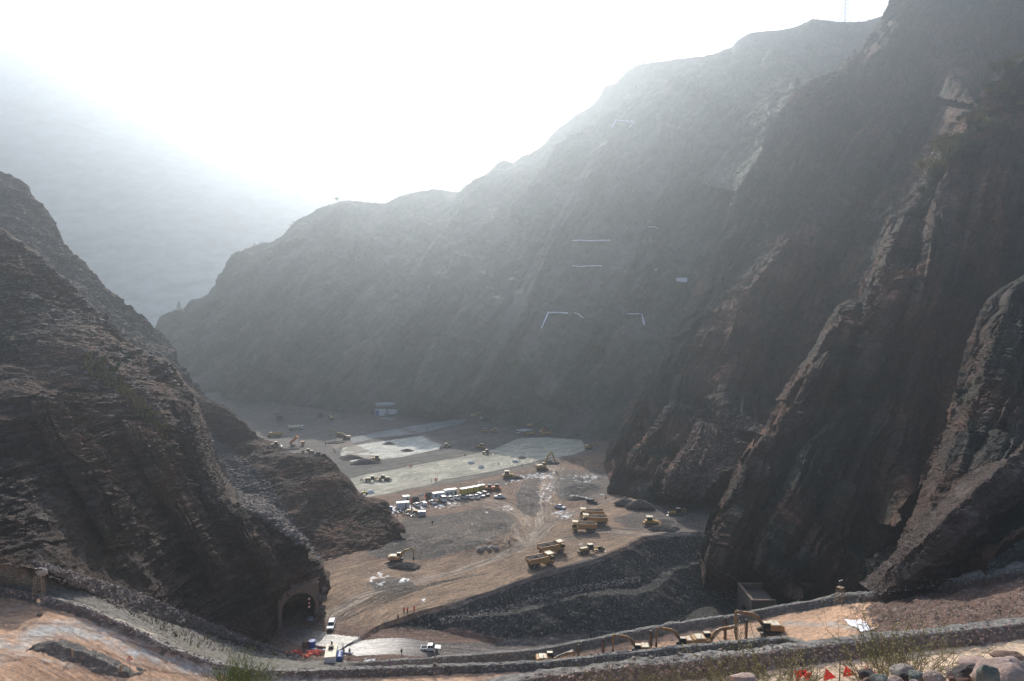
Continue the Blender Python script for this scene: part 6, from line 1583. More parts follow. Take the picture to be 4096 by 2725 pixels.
o = MB().box(-1.7, 1.7, -1.1, 1.1, 0, 1.9, 0.1).lump((0, 0, 1.8), 1.0, 0.7, 0.35, 2).obj('water_tank', M['silver'], None); tagm(o, 'silver box-shaped tank at the edge of the dark gravel', 'tank', None, at2(800, 690), 10)
o = MB().box(-0.9, 0.9, -1.0, 1.0, 0, 1.6, 0.08).obj('storage_box', M['blue'], None); tagm(o, 'blue storage box tucked against the left cliff beside the cabin', 'box', None, at2(265, 598), 10)
o = MB(); 
for k in range(18): a0, a1 = k * .349, (k + 1) * .349; o.cyl((math.cos(a0) * .95, 0, 1.0 + math.sin(a0) * .95), (math.cos(a1) * .95, 0, 1.0 + math.sin(a1) * .95), 0.12, 6)
tagm(o.obj('hose_coil', M['black'], None), 'coil of black hose standing at the tip of the left cliff', 'hose', None, at2(358, 728), 20)
# fuel store far off below the massif
fs_ = thing('fuel_tank', 'long silver tank on a frame far off below the massif', 'tank', at(388, 412.5), 10)
MB().cyl((-10, 0, 6.4), (12, 0, 7.4), 1.7, 18).obj('tank', M['silver'], fs_, True); q = MB()
for x in (-8, -2, 4, 10): q.bar([(x, -1.4, -0.5), (x, -1.2, 5.2)], 0.2).bar([(x, 1.4, -0.5), (x, 1.2, 5.2)], 0.2)
q.obj('frame', M['steel'], fs_)
c1_ = m_cabin(9, 4, 5, windows=2, name='site_cabin'); put_at(c1_, at(380.5, 415.5), 15, 'white and blue store cabin far off left of the long silver tank', 'far store cabins')
MB().box(-4.4, -1.5, -2.2, -2.05, 0.3, 4.6).obj('blue_panel', M['blue'], c1_)
c2_ = m_cabin(8, 4, 4, windows=1, name='site_cabin'); put_at(c2_, at(392.3, 414), 8, 'white cabin far off under the right end of the silver tank', 'far store cabins')
for u, v, s, lb in ((280, 420, 1.0, 'dark box standing alone on the far left plain'), (320.5, 416.8, 0.8, 'small dark box far off beside the hazy excavator')):
    o = MB().box(-2, 2, -1.6, 1.6, 0, 3.4, 0.1).box(-2.1, 2.1, -1.7, 1.7, 3.4, 3.6).obj('equipment_box', M['black'], None); tagm(o, lb, 'box', None, at(u, v), 5, s)
gt_ = m_tanker('green'); put_at(gt_, at(485.5, 420), 178, 'green truck far off at the end of the grey strip', None, 0.9)

# white work container by the tunnel, water barrel and litter
wc = thing('work_container', 'dirty white work container with machinery on its roof beside the tunnel road', 'container', P(331.2, 664, 166.5), 100)
wc.location.z = onto(wc.location.x, wc.location.y, 60)
b = MB().box(-3.4, 3.4, -1.3, 1.3, 0.15, 2.7); 
for k in range(18): x = -3.2 + k * 0.376; b.box(x - .06, x + .06, -1.34, -1.3, .3, 2.5).box(x - .06, x + .06, 1.3, 1.34, .3, 2.5)
b.obj('body', M['white'], wc); MB().box(-3.45, 3.45, -1.36, 1.36, 2.71, 2.82, 0.02).obj('roof', M['cream'], wc)
MB().box(0.2, 1.5, -0.6, 0.7, 2.83, 3.2, 0.05).cyl((0.9, 0, 3.2), (0.9, 0, 3.5), 0.5, 14).prism([(1.9, 2.83), (3.0, 2.83), (2.5, 3.8)], -0.2, 0.2).obj('roof_unit', M['black'], wc)
MB().box(-3.46, -3.41, -1.15, -0.05, 0.3, 2.5).box(-3.46, -3.41, 0.05, 1.15, 0.3, 2.5).obj('door', M['white'], wc)
bl = thing('water_barrel', 'blue water barrel lying beside the white work container', 'barrel', P(339.5, 662, 167.0), 100); bl.location.z = onto(bl.location.x, bl.location.y, 60)
MB().cyl((-1.6, 0, 1.1), (1.6, 0, 1.1), 0.85, 20).obj('barrel', M['blue'], bl); q = MB()
for x in (-1.0, 0, 1.0): q.cyl((x - .05, 0, 1.1), (x + .05, 0, 1.1), 0.88, 20)
q.obj('hoop', M['silver'], bl); MB().box(-1.3, 1.3, -0.5, 0.5, 0, 0.35).obj('cradle', M['black'], bl)
for u, v, mt, s, lb in ((305.5, 646.8, 'conc', 1.0, 'open grey drum near the tunnel mouth'), (312.2, 646.8, 'blue', 1.0, 'dark blue drum near the tunnel mouth')):
    o = MB().cyl((0, 0, 0), (0, 0, 1.7), 0.85, 18); o.cyl((0, 0, 1.62), (0, 0, 1.71), 0.9, 18).cyl((0, 0, 1.0), (0, 0, 1.08), 0.88, 18); tagm(o.obj('drum', M[mt], None), lb, 'drum', None, at(u, v), 0, s)
def net(u, v, n, seed, lb, mt='rednet', s=1.0):
    rr = random.Random(seed); m = MB()
    for k in range(n): m.lump((rr.gauss(0, 1.1), rr.gauss(0, .7), 0.1), rr.uniform(.3, .9), rr.uniform(.2, .6), rr.uniform(.2, .7), seed + k, 7, 4, 0.5)
    tagm(m.obj('net_pile', M[mt], None), lb, 'netting', None, at(u, v), 0, s)
net(311, 654, 16, 3, 'crumpled bright red netting beside the white work container'); net(295.5, 653, 8, 9, 'smaller crumpled red netting nearer the cliff')
for (u0, v0), (u1, v1), mt, lb in (((303, 643), (322, 648), 'white', 'white plank pile lying behind the drums'), ((315, 647), (331, 650), 'rust', 'rusty pipe lying beside the drums'), ((322, 651), (352, 654.5), 'mark', 'long white sheet edge lying behind the work container'), ((321, 655), (326, 652), 'wood', 'short wooden plank beside the red netting')):
    a, c = at(u0, v0), at(u1, v1); m = MB(); m.bar([a + Vector((0, 0, .25)), (a + c) / 2 + Vector((0, 0.2, .3)), c + Vector((0, 0, .25))], 0.16, 6).bar([a + Vector((0.2, .5, .2)), c + Vector((0.1, .5, .2))], 0.13, 5); tagm(m.obj('plank_pile' if mt in ('white', 'wood', 'mark') else 'pipe', M[mt], None), lb, 'planks' if mt != 'rust' else 'pipe')

# ================================================================== PEOPLE
pe = {k: m_person(*a) for k, a in dict(hv=('stand', 'hivis', 'hivis', 'cloth', 'cream'), hd=('stand', 'hivis', 'navy', 'cloth', None), hw=('walk', 'hivis', 'navy', 'cloth', None), dk=('stand', 'cloth', 'navy', 'cloth', None), dw=('walk', 'cloth', 'navy', 'cloth', None),
                                                         dh=('stand', 'navy', 'cloth', 'cloth', 'light'), cr=('crouch', 'cloth', 'cloth', 'cloth', None), ph=('photo', 'cloth', 'navy', 'cloth', None), lm=('stand', 'lime', 'navy', 'cloth', None)).items()}
def person(k, u, v, rz, lb, group=None, s=1.0): return put_at(pe[k], at(u, v), rz, lb, group, s)
person('hd', 404, 613.8, 20, 'person in an orange vest and dark trousers, left of three on the embankment edge', 'people in orange on the embankment edge', 1.1)
person('hd', 407.6, 614, 150, 'person in an orange jacket and dark trousers, middle of three on the embankment edge', 'people in orange on the embankment edge', 1.15)
person('hv', 414.3, 612, 170, 'person all in orange, right of three on the embankment edge', 'people in orange on the embankment edge', 1.15)
person('cr', 398.4, 619, 160, 'person in black crouching on the embankment edge', None, 1.2)
person('dh', 401.6, 655.5, 30, 'person with a white helmet standing beside the lower road', None, 1.1)
person('dk', 343.2, 650, 100, 'person in black standing behind the white work container')
person('dw', 344, 655, 60, 'person in dark clothes close beside the blue water barrel')
person('dk', 349.6, 655.3, 10, 'person in dark clothes standing right of the work container', None, 1.1)
for i, (x, y) in enumerate(((866, 405), (880, 400))): person('hv', *Z(x, y), 20 + 50 * i, 'person in orange standing beside the dark-roofed hut, %s one' % ('left', 'right')[i], 'people in orange among the cabins', 1.25)
for i, (x, y) in enumerate(((614, 462), (640, 466))): person('hv', *Z(x, y), 20 + 90 * i, 'person in orange standing by the dark tent, %s one' % ('left', 'right')[i], 'people in orange among the cabins', 1.2)
person('hd', *Z(920, 545), 200, 'person in an orange vest between the parked pickups', 'people in orange among the cabins', 1.25)
for i, (x, y, k) in enumerate(((1033, 112, 'hv'), (1046, 125, 'hd'), (1066, 100, 'hw'))): person(k, *Z(x, y), 60 * i, 'person in orange by the field corner, %s of three' % ('left', 'middle', 'right')[i], 'people in orange by the field corner', 1.2)
person('dk', *Z(965, 138), 90, 'person in dark clothes left of the orange group at the field corner', None, 1.2)
person('dh', *Z(985, 858), 180, 'person with a pale helmet walking on the dark gravel', None, 1.2)
person('ph', *Z(2300, 1225), 10, 'person in dark clothes beside the track, hands raised to the face', None, 1.3)
person('dw', 605.8, 500.5, 200, 'person in dark clothes beyond the black estate car', None, 1.2)
FP = [('dk', 361, 482.2, 'person in black, left of two beside the pair of graders'), ('dk', 362.7, 482.2, 'person in black, right of two beside the pair of graders'),
      ('hv', 409.6, 468, 'person in orange on the pale field edge, left of three'), ('hd', 411, 468.2, 'person in orange on the pale field edge, middle of three'), ('hv', 412.3, 467.6, 'person in orange on the pale field edge, right of three'),
      ('dk', 325.5, 445.8, 'person in dark clothes beyond the left knob near the orange tipper'), ('dk', 334, 452, 'person in dark clothes, left of two near the dark heaps'), ('dw', 335.6, 453.6, 'person in dark clothes, right of two near the dark heaps'),
      ('lm', 316.3, 453.3, 'person in a lime green vest just beyond the floodlights'), ('dk', 390.8, 440, 'person in dark clothes at the top edge of the white field'),
      ('dk', 440, 449.7, 'person in dark clothes, left of three at the wheel loader'), ('dk', 441, 450, 'person in dark clothes, middle of three at the wheel loader'), ('dk', 442.8, 450.3, 'person in dark clothes, right of three at the wheel loader'),
      ('dk', 465, 456.7, 'person in dark clothes on the upper edge of the lower field'), ('dw', 498.8, 466, 'person in dark clothes alone in the middle of the lower field'),
      ('dk', 518, 458.8, 'person in dark clothes, left of two by the white bags'), ('dh', 519.4, 460.3, 'person in dark clothes, right of two by the white bags'), ('dk', 522.2, 467, 'person in dark clothes on the track below the lower field'),
      ('dw', 427, 429.4, 'person walking on the far grey strip, left of two'), ('dw', 433.7, 428.2, 'person walking on the far grey strip, right of two'), ('dw', 566.3, 440.6, 'person alone on the shaded end of the field'),
      ('dk', 576.5, 436, 'person in the haze at the far right corner, left of three'), ('dk', 578, 436.2, 'person in the haze at the far right corner, middle of three'), ('dk', 579.6, 436.4, 'person in the haze at the far right corner, right of three'),
      ('dk', 571.3, 462.2, 'person by the rubble below the shaded field, left of three'), ('dk', 572.7, 462.4, 'person by the rubble below the shaded field, middle of three'), ('dk', 574.3, 462.6, 'person by the rubble below the shaded field, right of three')]
for i, (k, u, v, lb) in enumerate(FP): person(k, u, v, (i * 67) % 360, lb, 'people on the plain', 1.15)

# ================================================================== HEAPS, BAGS, BOULDERS, MARKS
def heap(u, v, rx, ry, h_, seed, lb, mt='earth'):
    m = MB(); rr = random.Random(seed); n, k_ = 26, 9; vs = []
    for j in range(k_ + 1):
        f = j / k_
        for i in range(n):
            a = 6.2832 * i / n; rr2 = (1 - f) * (1 + 0.22 * math.sin(a * 3 + seed) + rr.uniform(-.09, .09))
            vs.append((math.cos(a) * rx * rr2, math.sin(a) * ry * rr2, h_ * (1 - (1 - f) ** 1.6) * 1.0 + rr.uniform(-.08, .08) - 0.25 * (j == 0)))
    m.add(vs, [(j * n + i, j * n + (i + 1) % n, (j + 1) * n + (i + 1) % n, (j + 1) * n + i) for j in range(k_) for i in range(n)])
    for q in range(26):
        a, f = rr.uniform(0, 6.28), rr.uniform(0.2, 1.05); m.lump((math.cos(a) * rx * f, math.sin(a) * ry * f, h_ * max(0, 1 - f) * 0.8), *(rr.uniform(.15, .45) for _ in range(3)), seed + q, 6, 4)
    tagm(m.obj('dirt_heap', M[mt], None), lb, 'heap', 'heaps of earth and rubble', at(u, v))
for a in ((350, 458.5, 7, 5, 2.3, 1, 'dark earth heap left of the bulldozer, smaller of two'), (364.5, 463, 8.5, 5, 2.6, 2, 'dark earth heap right in front of the bulldozer blade'), (389, 444.2, 4, 2.5, 1.4, 3, 'small dark heap near the top of the white field'),
          (407.6, 451, 4, 2.5, 1.4, 4, 'small dark heap in the middle of the white field'), (406.5, 567.5, 5.5, 2.6, 1.8, 5, 'rubble heap under the breaker of the excavator'), (336, 443, 7, 3, 1.2, 6, 'low heap beside the beige path on the far left'),
          (393, 563.8, 3, 1.6, 0.8, 7, 'low rubble heap just left of the bigger one by the excavator'), (548, 463, 6, 4, 1.8, 8, 'dark rubble heap under the high excavator boom'), (516, 478.5, 4, 2.5, 1.3, 9, 'rubble heap in front of the bulldozer below the field'),
          (640, 505.5, 6, 4, 2.9, 10, 'dark earth heap against the foot of the right spur'), (626, 503, 5, 3.5, 2.2, 11, 'darker earth heap left of the one against the spur'), (665, 530, 7, 3, 2.0, 12, 'heap of rubble in front of the yellow bulldozer on the right'),
          (291, 449.5, 6, 3, 1.3, 13, 'low grey heap tipped out behind the orange truck'), (575, 499, 5, 3, 1.3, 14, 'dark heap beyond the lone white pickup')):
    heap(*a)
for u, v, s, mt, lb in ((471, 463.5, 1.2, 'white', 'white bag lying on the lower field, left of two'), (481, 468, 1.2, 'white', 'white bag lying on the lower field, right of two'), (522, 458.3, 1.3, 'stonep', 'reddish covered bundle beside the two people on the field'),
                        (515.5, 462, 1.2, 'white', 'white bundle lying beside the two people on the field'), (370.3, 493, 1.2, 'white', 'crumpled white sheet near the left corner of the lower field')):
    o = MB().lump((0, 0, 0), 1.5, 1.0, 1.3, int(u), 9, 6, 0.3).lump((1.0, 0.2, 0), 0.9, 0.7, 0.8, int(u) + 1, 8, 5, 0.3).obj('bag', M[mt], None); tagm(o, lb, 'bag', 'white bags and bundles on the field', at(u, v), 0, s)
o = thing('roller', 'small yellow roller at the left corner of the lower field', 'roller', at(364.3, 494.5), 200); MB().box(-1.0, 1.0, -0.6, 0.6, 0.7, 1.5, .05).obj('body', M['genyel'], o)
MB().cyl((-1.1, -0.7, 0.5), (-1.1, 0.7, 0.5), 0.5, 16).cyl((1.1, -0.7, 0.5), (1.1, 0.7, 0.5), 0.5, 16).obj('drum', M['black'], o); MB().bar([(0, 0, 1.5), (0, 0, 2.2)], .2).obj('seat', M['black'], o)
for i, (dx, dy, s, sd) in enumerate(((-2.6, -0.8, 1.25, 1), (-0.9, 1.4, 1.0, 2), (0.6, 0.1, 1.05, 3), (1.4, 1.9, 1.0, 4), (3.0, 0.6, 1.2, 5))):
    o = MB().lump((0, 0, .2), 1.0, .75, .75, sd, 12, 8, .1).obj('boulder', M['stonew'], None, True); b0 = at(487.6, 549.5)
    tagm(o, 'pale rounded boulder, %s of five on the dark bank' % ('front left', 'back left', 'middle', 'back right', 'front right')[i], 'boulder', 'five pale boulders on the bank', b0 + Vector((dx, dy, 0)), i * 40, s)
# white marks on the massif: ribbons pegged to the rock
def ribbon(uv, wd, lb, name='marking_line'):
    pts = []
    for (u0, v0), (u1, v1) in zip(uv[:-1], uv[1:]):
        n = max(2, int(math.hypot(u1 - u0, v1 - v0) / 1.5))
        for k in range(n): q = ray(u0 + (u1 - u0) * k / n, v0 + (v1 - v0) * k / n); pts.append(q)
    pts.append(ray(*uv[-1]))
    d = (Vector((0, 0, CZ)) - pts[0]).normalized(); pts = [q + d * 2.2 for q in pts]
    m = MB().bar(pts, wd, 5); o = m.obj(name, M['mark'], None); tagm(o, lb, 'marking', 'white marking lines on the massif')
B8 = lambda x, y: (475 + x * 0.1116, 175 + y * 0.1116)
ribbon([B8(872, 588), B8(940, 584), B8(1040, 589), B8(1120, 586), B8(1205, 585)], 0.55, 'upper long horizontal white line across the massif')
ribbon([B8(872, 815), B8(945, 820), B8(1065, 813), B8(1137, 815)], 0.5, 'lower long horizontal white line across the massif')
ribbon([B8(595, 1370), B8(630, 1295), B8(655, 1233), B8(740, 1232), B8(830, 1238)], 0.6, 'white bent line on the left, like a roof edge and a slope')
ribbon([B8(1370, 1242), B8(1495, 1245), B8(1503, 1285), B8(1516, 1340)], 0.6, 'white bent line on the right, turning down at its end')
ribbon([B8(1550, 465), B8(1600, 466), B8(1640, 480)], 0.35, 'short faint white line high on the right of the massif')
ribbon([B8(890, 1235), B8(925, 1245), B8(970, 1282)], 0.3, 'short thin curved line between the two bent lines')
ribbon([(612, 127), (616, 120.5), (630, 121.5), (634, 121.8), (629.5, 127.5)], 0.9, 'small white frame shape high up near the ridge')
def board(u, v, W_, H_, lb, name, txt=None):
    q = ray(u, v); n = (Vector((0, 0, CZ)) - q); n.z = 0; n.normalize(); ang = math.degrees(math.atan2(n.y, n.x)) + 90
    t = thing(name, lb, 'sign board', q + n * 3.5, ang)
    MB().box(-W_ / 2, W_ / 2, -0.1, 0.1, -H_ / 2, H_ / 2).obj('panel', M['mark'], t)
    MB().bar([(-W_ * .4, 0.4, -H_ / 2 - 3), (-W_ * .4, 0.15, H_ / 2)], .2).bar([(W_ * .4, 0.4, -H_ / 2 - 3), (W_ * .4, 0.15, H_ / 2)], .2).bar([(0, 0.15, 0), (0, 9, -1)], .15).obj('support', M['steel'], t)
    if txt: x = text_mesh(txt, H_ * 0.3, M['ink'], 'lettering'); x.parent = t; x.rotation_euler = (math.pi / 2, 0, 0); x.location = (-W_ * .42, -0.13, H_ * .08)
board(681.7, 280, 8.6, 3.5, 'large white sign board fixed to the rock beside the right spur', 'sign_board', 'H=')
board(655, 269.8, 0.9, 1.4, 'tiny white board on the massif, left of a pair', 'sign_board'); board(656.6, 269.8, 0.9, 1.4, 'tiny white board on the massif, right of a pair', 'sign_board')

# ================================================================== POSTS, SIGNS, LAMPS, CABLES
lt = m_light_tower()
q = at(39, 596.5); put_at(lt, q, 20, 'wooden scaffold tower with floodlights on the left gravel bank', 'floodlight towers', 0.95)
q = at(840, 603.5); put_at(lt, q, 35, 'wooden scaffold tower with floodlights at the right cliff foot', 'floodlight towers', 1.0)
for u, v, lb in ((318.3, 457.5, 'black floodlight on the knob edge, left one'), (323.4, 459, 'black floodlight on the knob edge, right one')):
    t = thing('floodlight', lb, 'floodlight', at(u, v) + Vector((0, 0.3, 0)), 20)
    MB().bar([(-.6, 0, -0.3), (-.6, 0, 1.2)], .07).bar([(.6, 0, -0.3), (.6, 0, 1.2)], .07).obj('stand', M['black'], t); MB().box(-.9, .9, -.15, .15, 1.0, 2.3).obj('lamp_head', M['black'], t); MB().box(-.8, .8, .16, .2, 1.1, 2.2).obj('glass', M['light'], t)
t = thing('traffic_mirror', 'round traffic mirror on a pole beside the left road', 'mirror', at(39.5, 615.5), 0)
MB().cyl((0, 0, 0), (0, 0, 2.9), .05, 8).obj('pole', M['steel'], t); MB().cyl((0, -.12, 2.9), (0, -.04, 2.9), .42, 20).obj('rim', M['rust'], t); MB().cyl((0, -.15, 2.9), (0, -.125, 2.9), .36, 20).obj('mirror_glass', M['cream'], t); MB().box(-.4, .4, -.3, .3, -.1, .3).obj('base', M['concd'], t)
t = thing('warning_sign', 'triangular double-bend warning sign on a thin pole by the left road', 'road sign', at(130, 672), 8)
MB().cyl((0, 0, -.2), (0, 0, 3.0), .035, 8).obj('pole', M['steel'], t)
MB().add([(-.55, -.06, 2.3), (.55, -.06, 2.3), (0, -.06, 3.25), (-.55, -.02, 2.3), (.55, -.02, 2.3), (0, -.02, 3.25)], [(0, 1, 2), (5, 4, 3), (0, 3, 4, 1), (1, 4, 5, 2), (2, 5, 3, 0)]).obj('border', M['redcloth'], t)
fc_ = MB().add([(-.38, -.075, 2.4), (.38, -.075, 2.4), (0, -.075, 3.05)], [(0, 1, 2)]).obj('face', M['light'], t); MB().bar([(-.06, -.09, 2.45), (-.06, -.09, 2.62), (.08, -.09, 2.68), (.02, -.09, 2.85)], .03, 5).obj('bend_symbol', M['ink'], t)
for u, v, hh, lb in ((72.3, 656.5, 1.3, 'short round wooden stake on the left dividing berm'), (121, 671.5, 1.2, 'short wooden stake farther along the left dividing berm')):
    o = MB().cyl((0, 0, -.3), (0, 0, hh), .16, 8).cyl((0, 0, hh), (0, 0, hh + .05), .12, 8).obj('stake', M['wood'], None); tagm(o, lb, 'stake', 'stakes on the berms', at(u, v))
t = thing('marker_post', 'grey marker post in a concrete block on the middle berm', 'post', at(434.7, 665.5), 0)
MB().cyl((0, 0, 0.3), (0, 0, 3.4), .06, 8).obj('post', M['steel'], t); MB().box(-.35, .35, -.35, .35, -.2, .55, .04).obj('block', M['conc'], t)
t = thing('flag_stake', 'thin stake wrapped in purple cloth on the middle berm', 'stake', at(390.3, 673), 0)
MB().bar([(0.15, 0, -.2), (-.15, 0, 3.3)], .04).obj('stake', M['wood'], t); MB().lump((-.12, 0, 2.4), .2, .15, .9, 3, 8, 6).obj('cloth', M['purple'], t)
def cable(pts, r, lb, mt='steel', sag=0):
    ps = []
    for a, b in zip(pts[:-1], pts[1:]):
        for k in range(8): f = k / 8; ps.append(a.lerp(b, f) - Vector((0, 0, sag * 4 * f * (1 - f))))
    ps.append(pts[-1]); tagm(MB().bar(ps, r, 4).obj('cable', M[mt], None), lb, 'cable')
cable([at(316, 457.5) + Vector((0, 0, 1)), at(304.5, 576) + Vector((0, 0, 1.8))], .011, 'thin cable hanging from the knob down to the tunnel roof', 'rust', 3)
cable([at(698, 551) + Vector((-1, -2, 1)), at(712, 562) + Vector((-1, -2, 0.5)), at(727, 574) + Vector((0, -2, 0.5)), at(752, 586) + Vector((0, -3, 1))], .03, 'thin pale cable along the foot of the right spur', 'silver', .8)
# pylons on the ridge
def crest_at(u):
    us = [q[0] for q in crestB]; return Vector((0, 0, 0))
def ridge_point(u):
    v = 1
    while v < 480:
        q = ray(u, v)
        if q is not None and q.y < 1400: return q, v
        v += 0.7
    return q, v
for u, H_, b0, b1, r, lb, ar in ((850, 58, 6.0, 1.5, .26, 'tall steel lattice pylon on the right of the ridge', True), (641.4, 40, 3.6, 1.2, .30, 'faint lattice pylon at the left end of the ridge top', False), (681, 33, 3.6, 1.2, .26, 'faint lattice pylon in the middle of the ridge top', False), (697, 41, 4.0, 1.6, .34, 'darker lattice pylon right of the middle one on the ridge top', False)):
    q, v = ridge_point(u); t = thing('pylon', lb, 'pylon', q + Vector((0, 14, -1.5)), 12, 'power pylons on the ridge'); lattice(t, H_, b0, b1, 9, r, ar)
for u, hh, lb in ((717.5, 10, 'thin mast on the ridge, left of three'), (721.5, 12, 'thin mast on the ridge, middle of three'), (726, 13, 'thin mast on the ridge, right of three')):
    q, v = ridge_point(u); t = thing('mast', lb, 'mast', q + Vector((0, 8, -1)), 0, 'thin masts on the ridge'); MB().cyl((0, 0, -2), (0, 0, hh), .22, 6).obj('pole', M['steel'], t); MB().bar([(0, 0, hh * .8), (3.5, 0, -1)], .08).bar([(0, 0, hh * .8), (-3.5, 0, -1)], .08).obj('stay', M['steel'], t)
q, v = ridge_point(644.7); t = thing('hut', 'small square hut on the ridge beside the left pylon', 'hut', q + Vector((0, 6, -1)), 0); MB().box(-1.6, 1.6, -1.6, 1.6, 0, 6).obj('wall', M['steel'], t); MB().box(-2, 2, -2, 2, 6, 6.4).obj('roof', M['steel'], t)
q, v = ridge_point(653); put_at(exE, q + Vector((0, 6, -0.5)), 5, 'tiny excavator silhouetted on the ridge beside the small hut', None, 1.0)
q, v = ridge_point(709); t = thing('hut', 'tiny hut on the ridge right of the lattice pylons', 'hut', q + Vector((0, 5, -1)), 0); MB().box(-1.6, 1.6, -1.6, 1.6, 0, 4).obj('wall', M['steel'], t); MB().box(-1.9, 1.9, -1.9, 1.9, 4, 4.3).obj('roof', M['steel'], t)
pa = P(-60, 80, 700); pb = P(640, 275, 1150)
cable([pa, pb], .06, 'faint power line crossing the valley on the left', 'steel', 20)
lp = thing('lamp_post', 'rusty lamp post on the ledge of the left slope', 'lamp post', at(100, 345) , 10)
MB().cyl((0, 0, -.5), (0, 0, 7.0), .12, 8).obj('pole', M['rust'], lp); MB().box(-.7, .7, -.3, .3, 6.6, 7.3).obj('lamp_head', M['black'], lp)
for u, v, lb in ((139.5, 351, 'dark box on the left slope edge, upper one'), (151, 357.5, 'dark box on the left slope edge, lower one')):
    q = at(u, v + 2); tagm(MB().box(-.8, .8, -.6, .6, -.5, 1.4, .05).box(-.9, .9, -.7, .7, 1.4, 1.5).obj('equipment_box', M['black'], None), lb, 'box', None, q)
tagm(MB().lump((0, 0, 0), 1.2, .8, .8, 6, 12, 8, .15).obj('boulder', M['stonew'], None), 'pale boulder with a red patch behind the left floodlight tower', 'boulder', None, at(42, 572))

def sheet(qd, lb, mt='mark', name='sheet', nu=12, nv=6):
    a, b, c, d = [ray(*q) for q in qd]; vs = []
    for i in range(nu + 1):
        for j in range(nv + 1):
            s_, t_ = i / nu, j / nv; p = a.lerp(b, s_).lerp(d.lerp(c, s_), t_); z = cast(p + Vector((0, 0, 12)), Vector((0, 0, -1)))[0]
            vs.append(Vector((p.x + random.uniform(-.15, .15), p.y + random.uniform(-.15, .15), (z.z if z else p.z) + .12 + random.uniform(0, .15))))
    m = MB().add(vs, [(i * (nv + 1) + j, (i + 1) * (nv + 1) + j, (i + 1) * (nv + 1) + j + 1, i * (nv + 1) + j + 1) for i in range(nu) for j in range(nv)])
    o = m.obj(name, M[mt], None); sd = o.modifiers.new('t', 'SOLIDIFY'); sd.thickness = .05; tagm(o, lb, 'sheet')
sheet([(843, 619.5), (861, 620.5), (875, 630.5), (861, 632)], 'crumpled white sheet lying on the brown hillside at the right')

# ================================================================== TREES, SHRUBS
tA = m_tree('tree', 11, 'leafd', 7.5, 1500); tP = m_tree('pine', 12, 'leafd', 9, 1); bA = m_tree('bush', 13, 'leaf', 4.5, 1600); bB = m_tree('bush', 14, 'leafy', 4.5, 1600); bC = m_tree('tree', 15, 'leafy', 6, 1500); br = m_tree('bare', 16, 'leaf', 4.5)
def tuft(u, v, proto, s, lb, g_, dy=0, sink=0.3):
    q = ray(u, v)
    if q is None: return
    return put_at(proto, q + Vector((0, dy, -sink)), random.uniform(0, 360), lb, g_, s)
q, v = ridge_point(336.6); put_at(tA, q + Vector((0, 3, -1)), 0, 'lone round tree standing on the crest of the hazy massif', None, 1.05)
for i, u in enumerate((237, 240, 243, 246, 252, 260, 266, 276, 282, 288, 294, 300, 307, 313, 319, 325, 331, 341, 349, 356, 364, 375, 390, 240, 249, 256, 263, 279, 285, 291, 297, 304, 310, 316, 322, 328, 345, 352, 360, 368, 402, 410, 420, 430, 763, 806, 817, 833, 838, 860, 868)):
    q, v = ridge_point(u); pr = (br, bA, bB, bA)[i % 4]
    put_at(pr, q + Vector((random.uniform(-2, 2), random.uniform(-1, 1.5), -0.2)), i * 50, 'small bare or leafy shrub in the line along the crest of the massif', 'shrubs along the crest of the massif', random.uniform(0.6, 1.15))
q, v = ridge_point(178); put_at(tP, q + Vector((0, 2, -1)), 0, 'dark conifer low on the left end of the massif', None, 1.25)
for i, (u, s) in enumerate(((168, .6), (171, .7), (183, .6), (205, .6), (208, .5))):
    q, v = ridge_point(u); put_at(bA, q + Vector((0, 2, -1)), i * 70, 'small dark bush near the low left end of the massif', 'bushes at the low end of the massif', s)
for i, (u, v, s, lb) in enumerate(((799, 95, 2.0, 'tall dark pine on the shoulder of the right spur'), (795.5, 103, 1.0, 'small pine just left of the tall one on the spur'), (856, 57, 1.2, 'pine high on the spur edge against the massif'), (850, 62, 0.9, 'small pine just below the one on the spur edge'), (824, 80, .8, 'small pine halfway along the upper spur edge'), (805, 92, .9, 'small pine right of the tall one on the spur'))):
    tuft(u, v, tP, s, lb, 'pines on the right spur', 3, 1.5)
for i, (u, v) in enumerate(((812, 84), (818, 81), (829, 78), (836, 75), (880, 30), (783, 118), (790, 106), (810, 96), (822, 92), (835, 98))):
    tuft(u, v, (bA, bC)[i % 2], random.uniform(.7, 1.1), 'scrubby bush scattered along the edge of the upper right spur', 'bushes on the upper right spur', 1)
cl = [(2190, 320), (2150, 380), (2100, 440), (2050, 480), (2150, 500), (1990, 550), (2060, 560), (1930, 610), (1990, 640), (2090, 600), (1900, 690), (1960, 700), (1850, 760), (1900, 800), (1820, 830), (1870, 860), (1780, 880), (1960, 780), (2040, 710), (1750, 930), (2200, 430), (2120, 660), (1820, 900), (2160, 700), (2010, 600), (1950, 650), (2100, 520), (1880, 730), (1840, 800), (2080, 500), (1800, 860), (2000, 700), (2200, 560), (2140, 580), (1720, 980), (1700, 1010)]
for i, (x, y) in enumerate(cl):
    u, v = 600 + x * .1913, y * .1913
    lab = 'round leafy shrub in the green belt along the right spur crest'
    if i in (0, 1): lab = 'yellowish shrub at the very top right edge of the picture'
    tuft(u + random.uniform(-2, 2), v + random.uniform(-2, 3), (bB, bA, bC, bA)[i % 4], random.uniform(1.7, 3.0), lab, 'shrubs along the right spur crest', 0, .4)
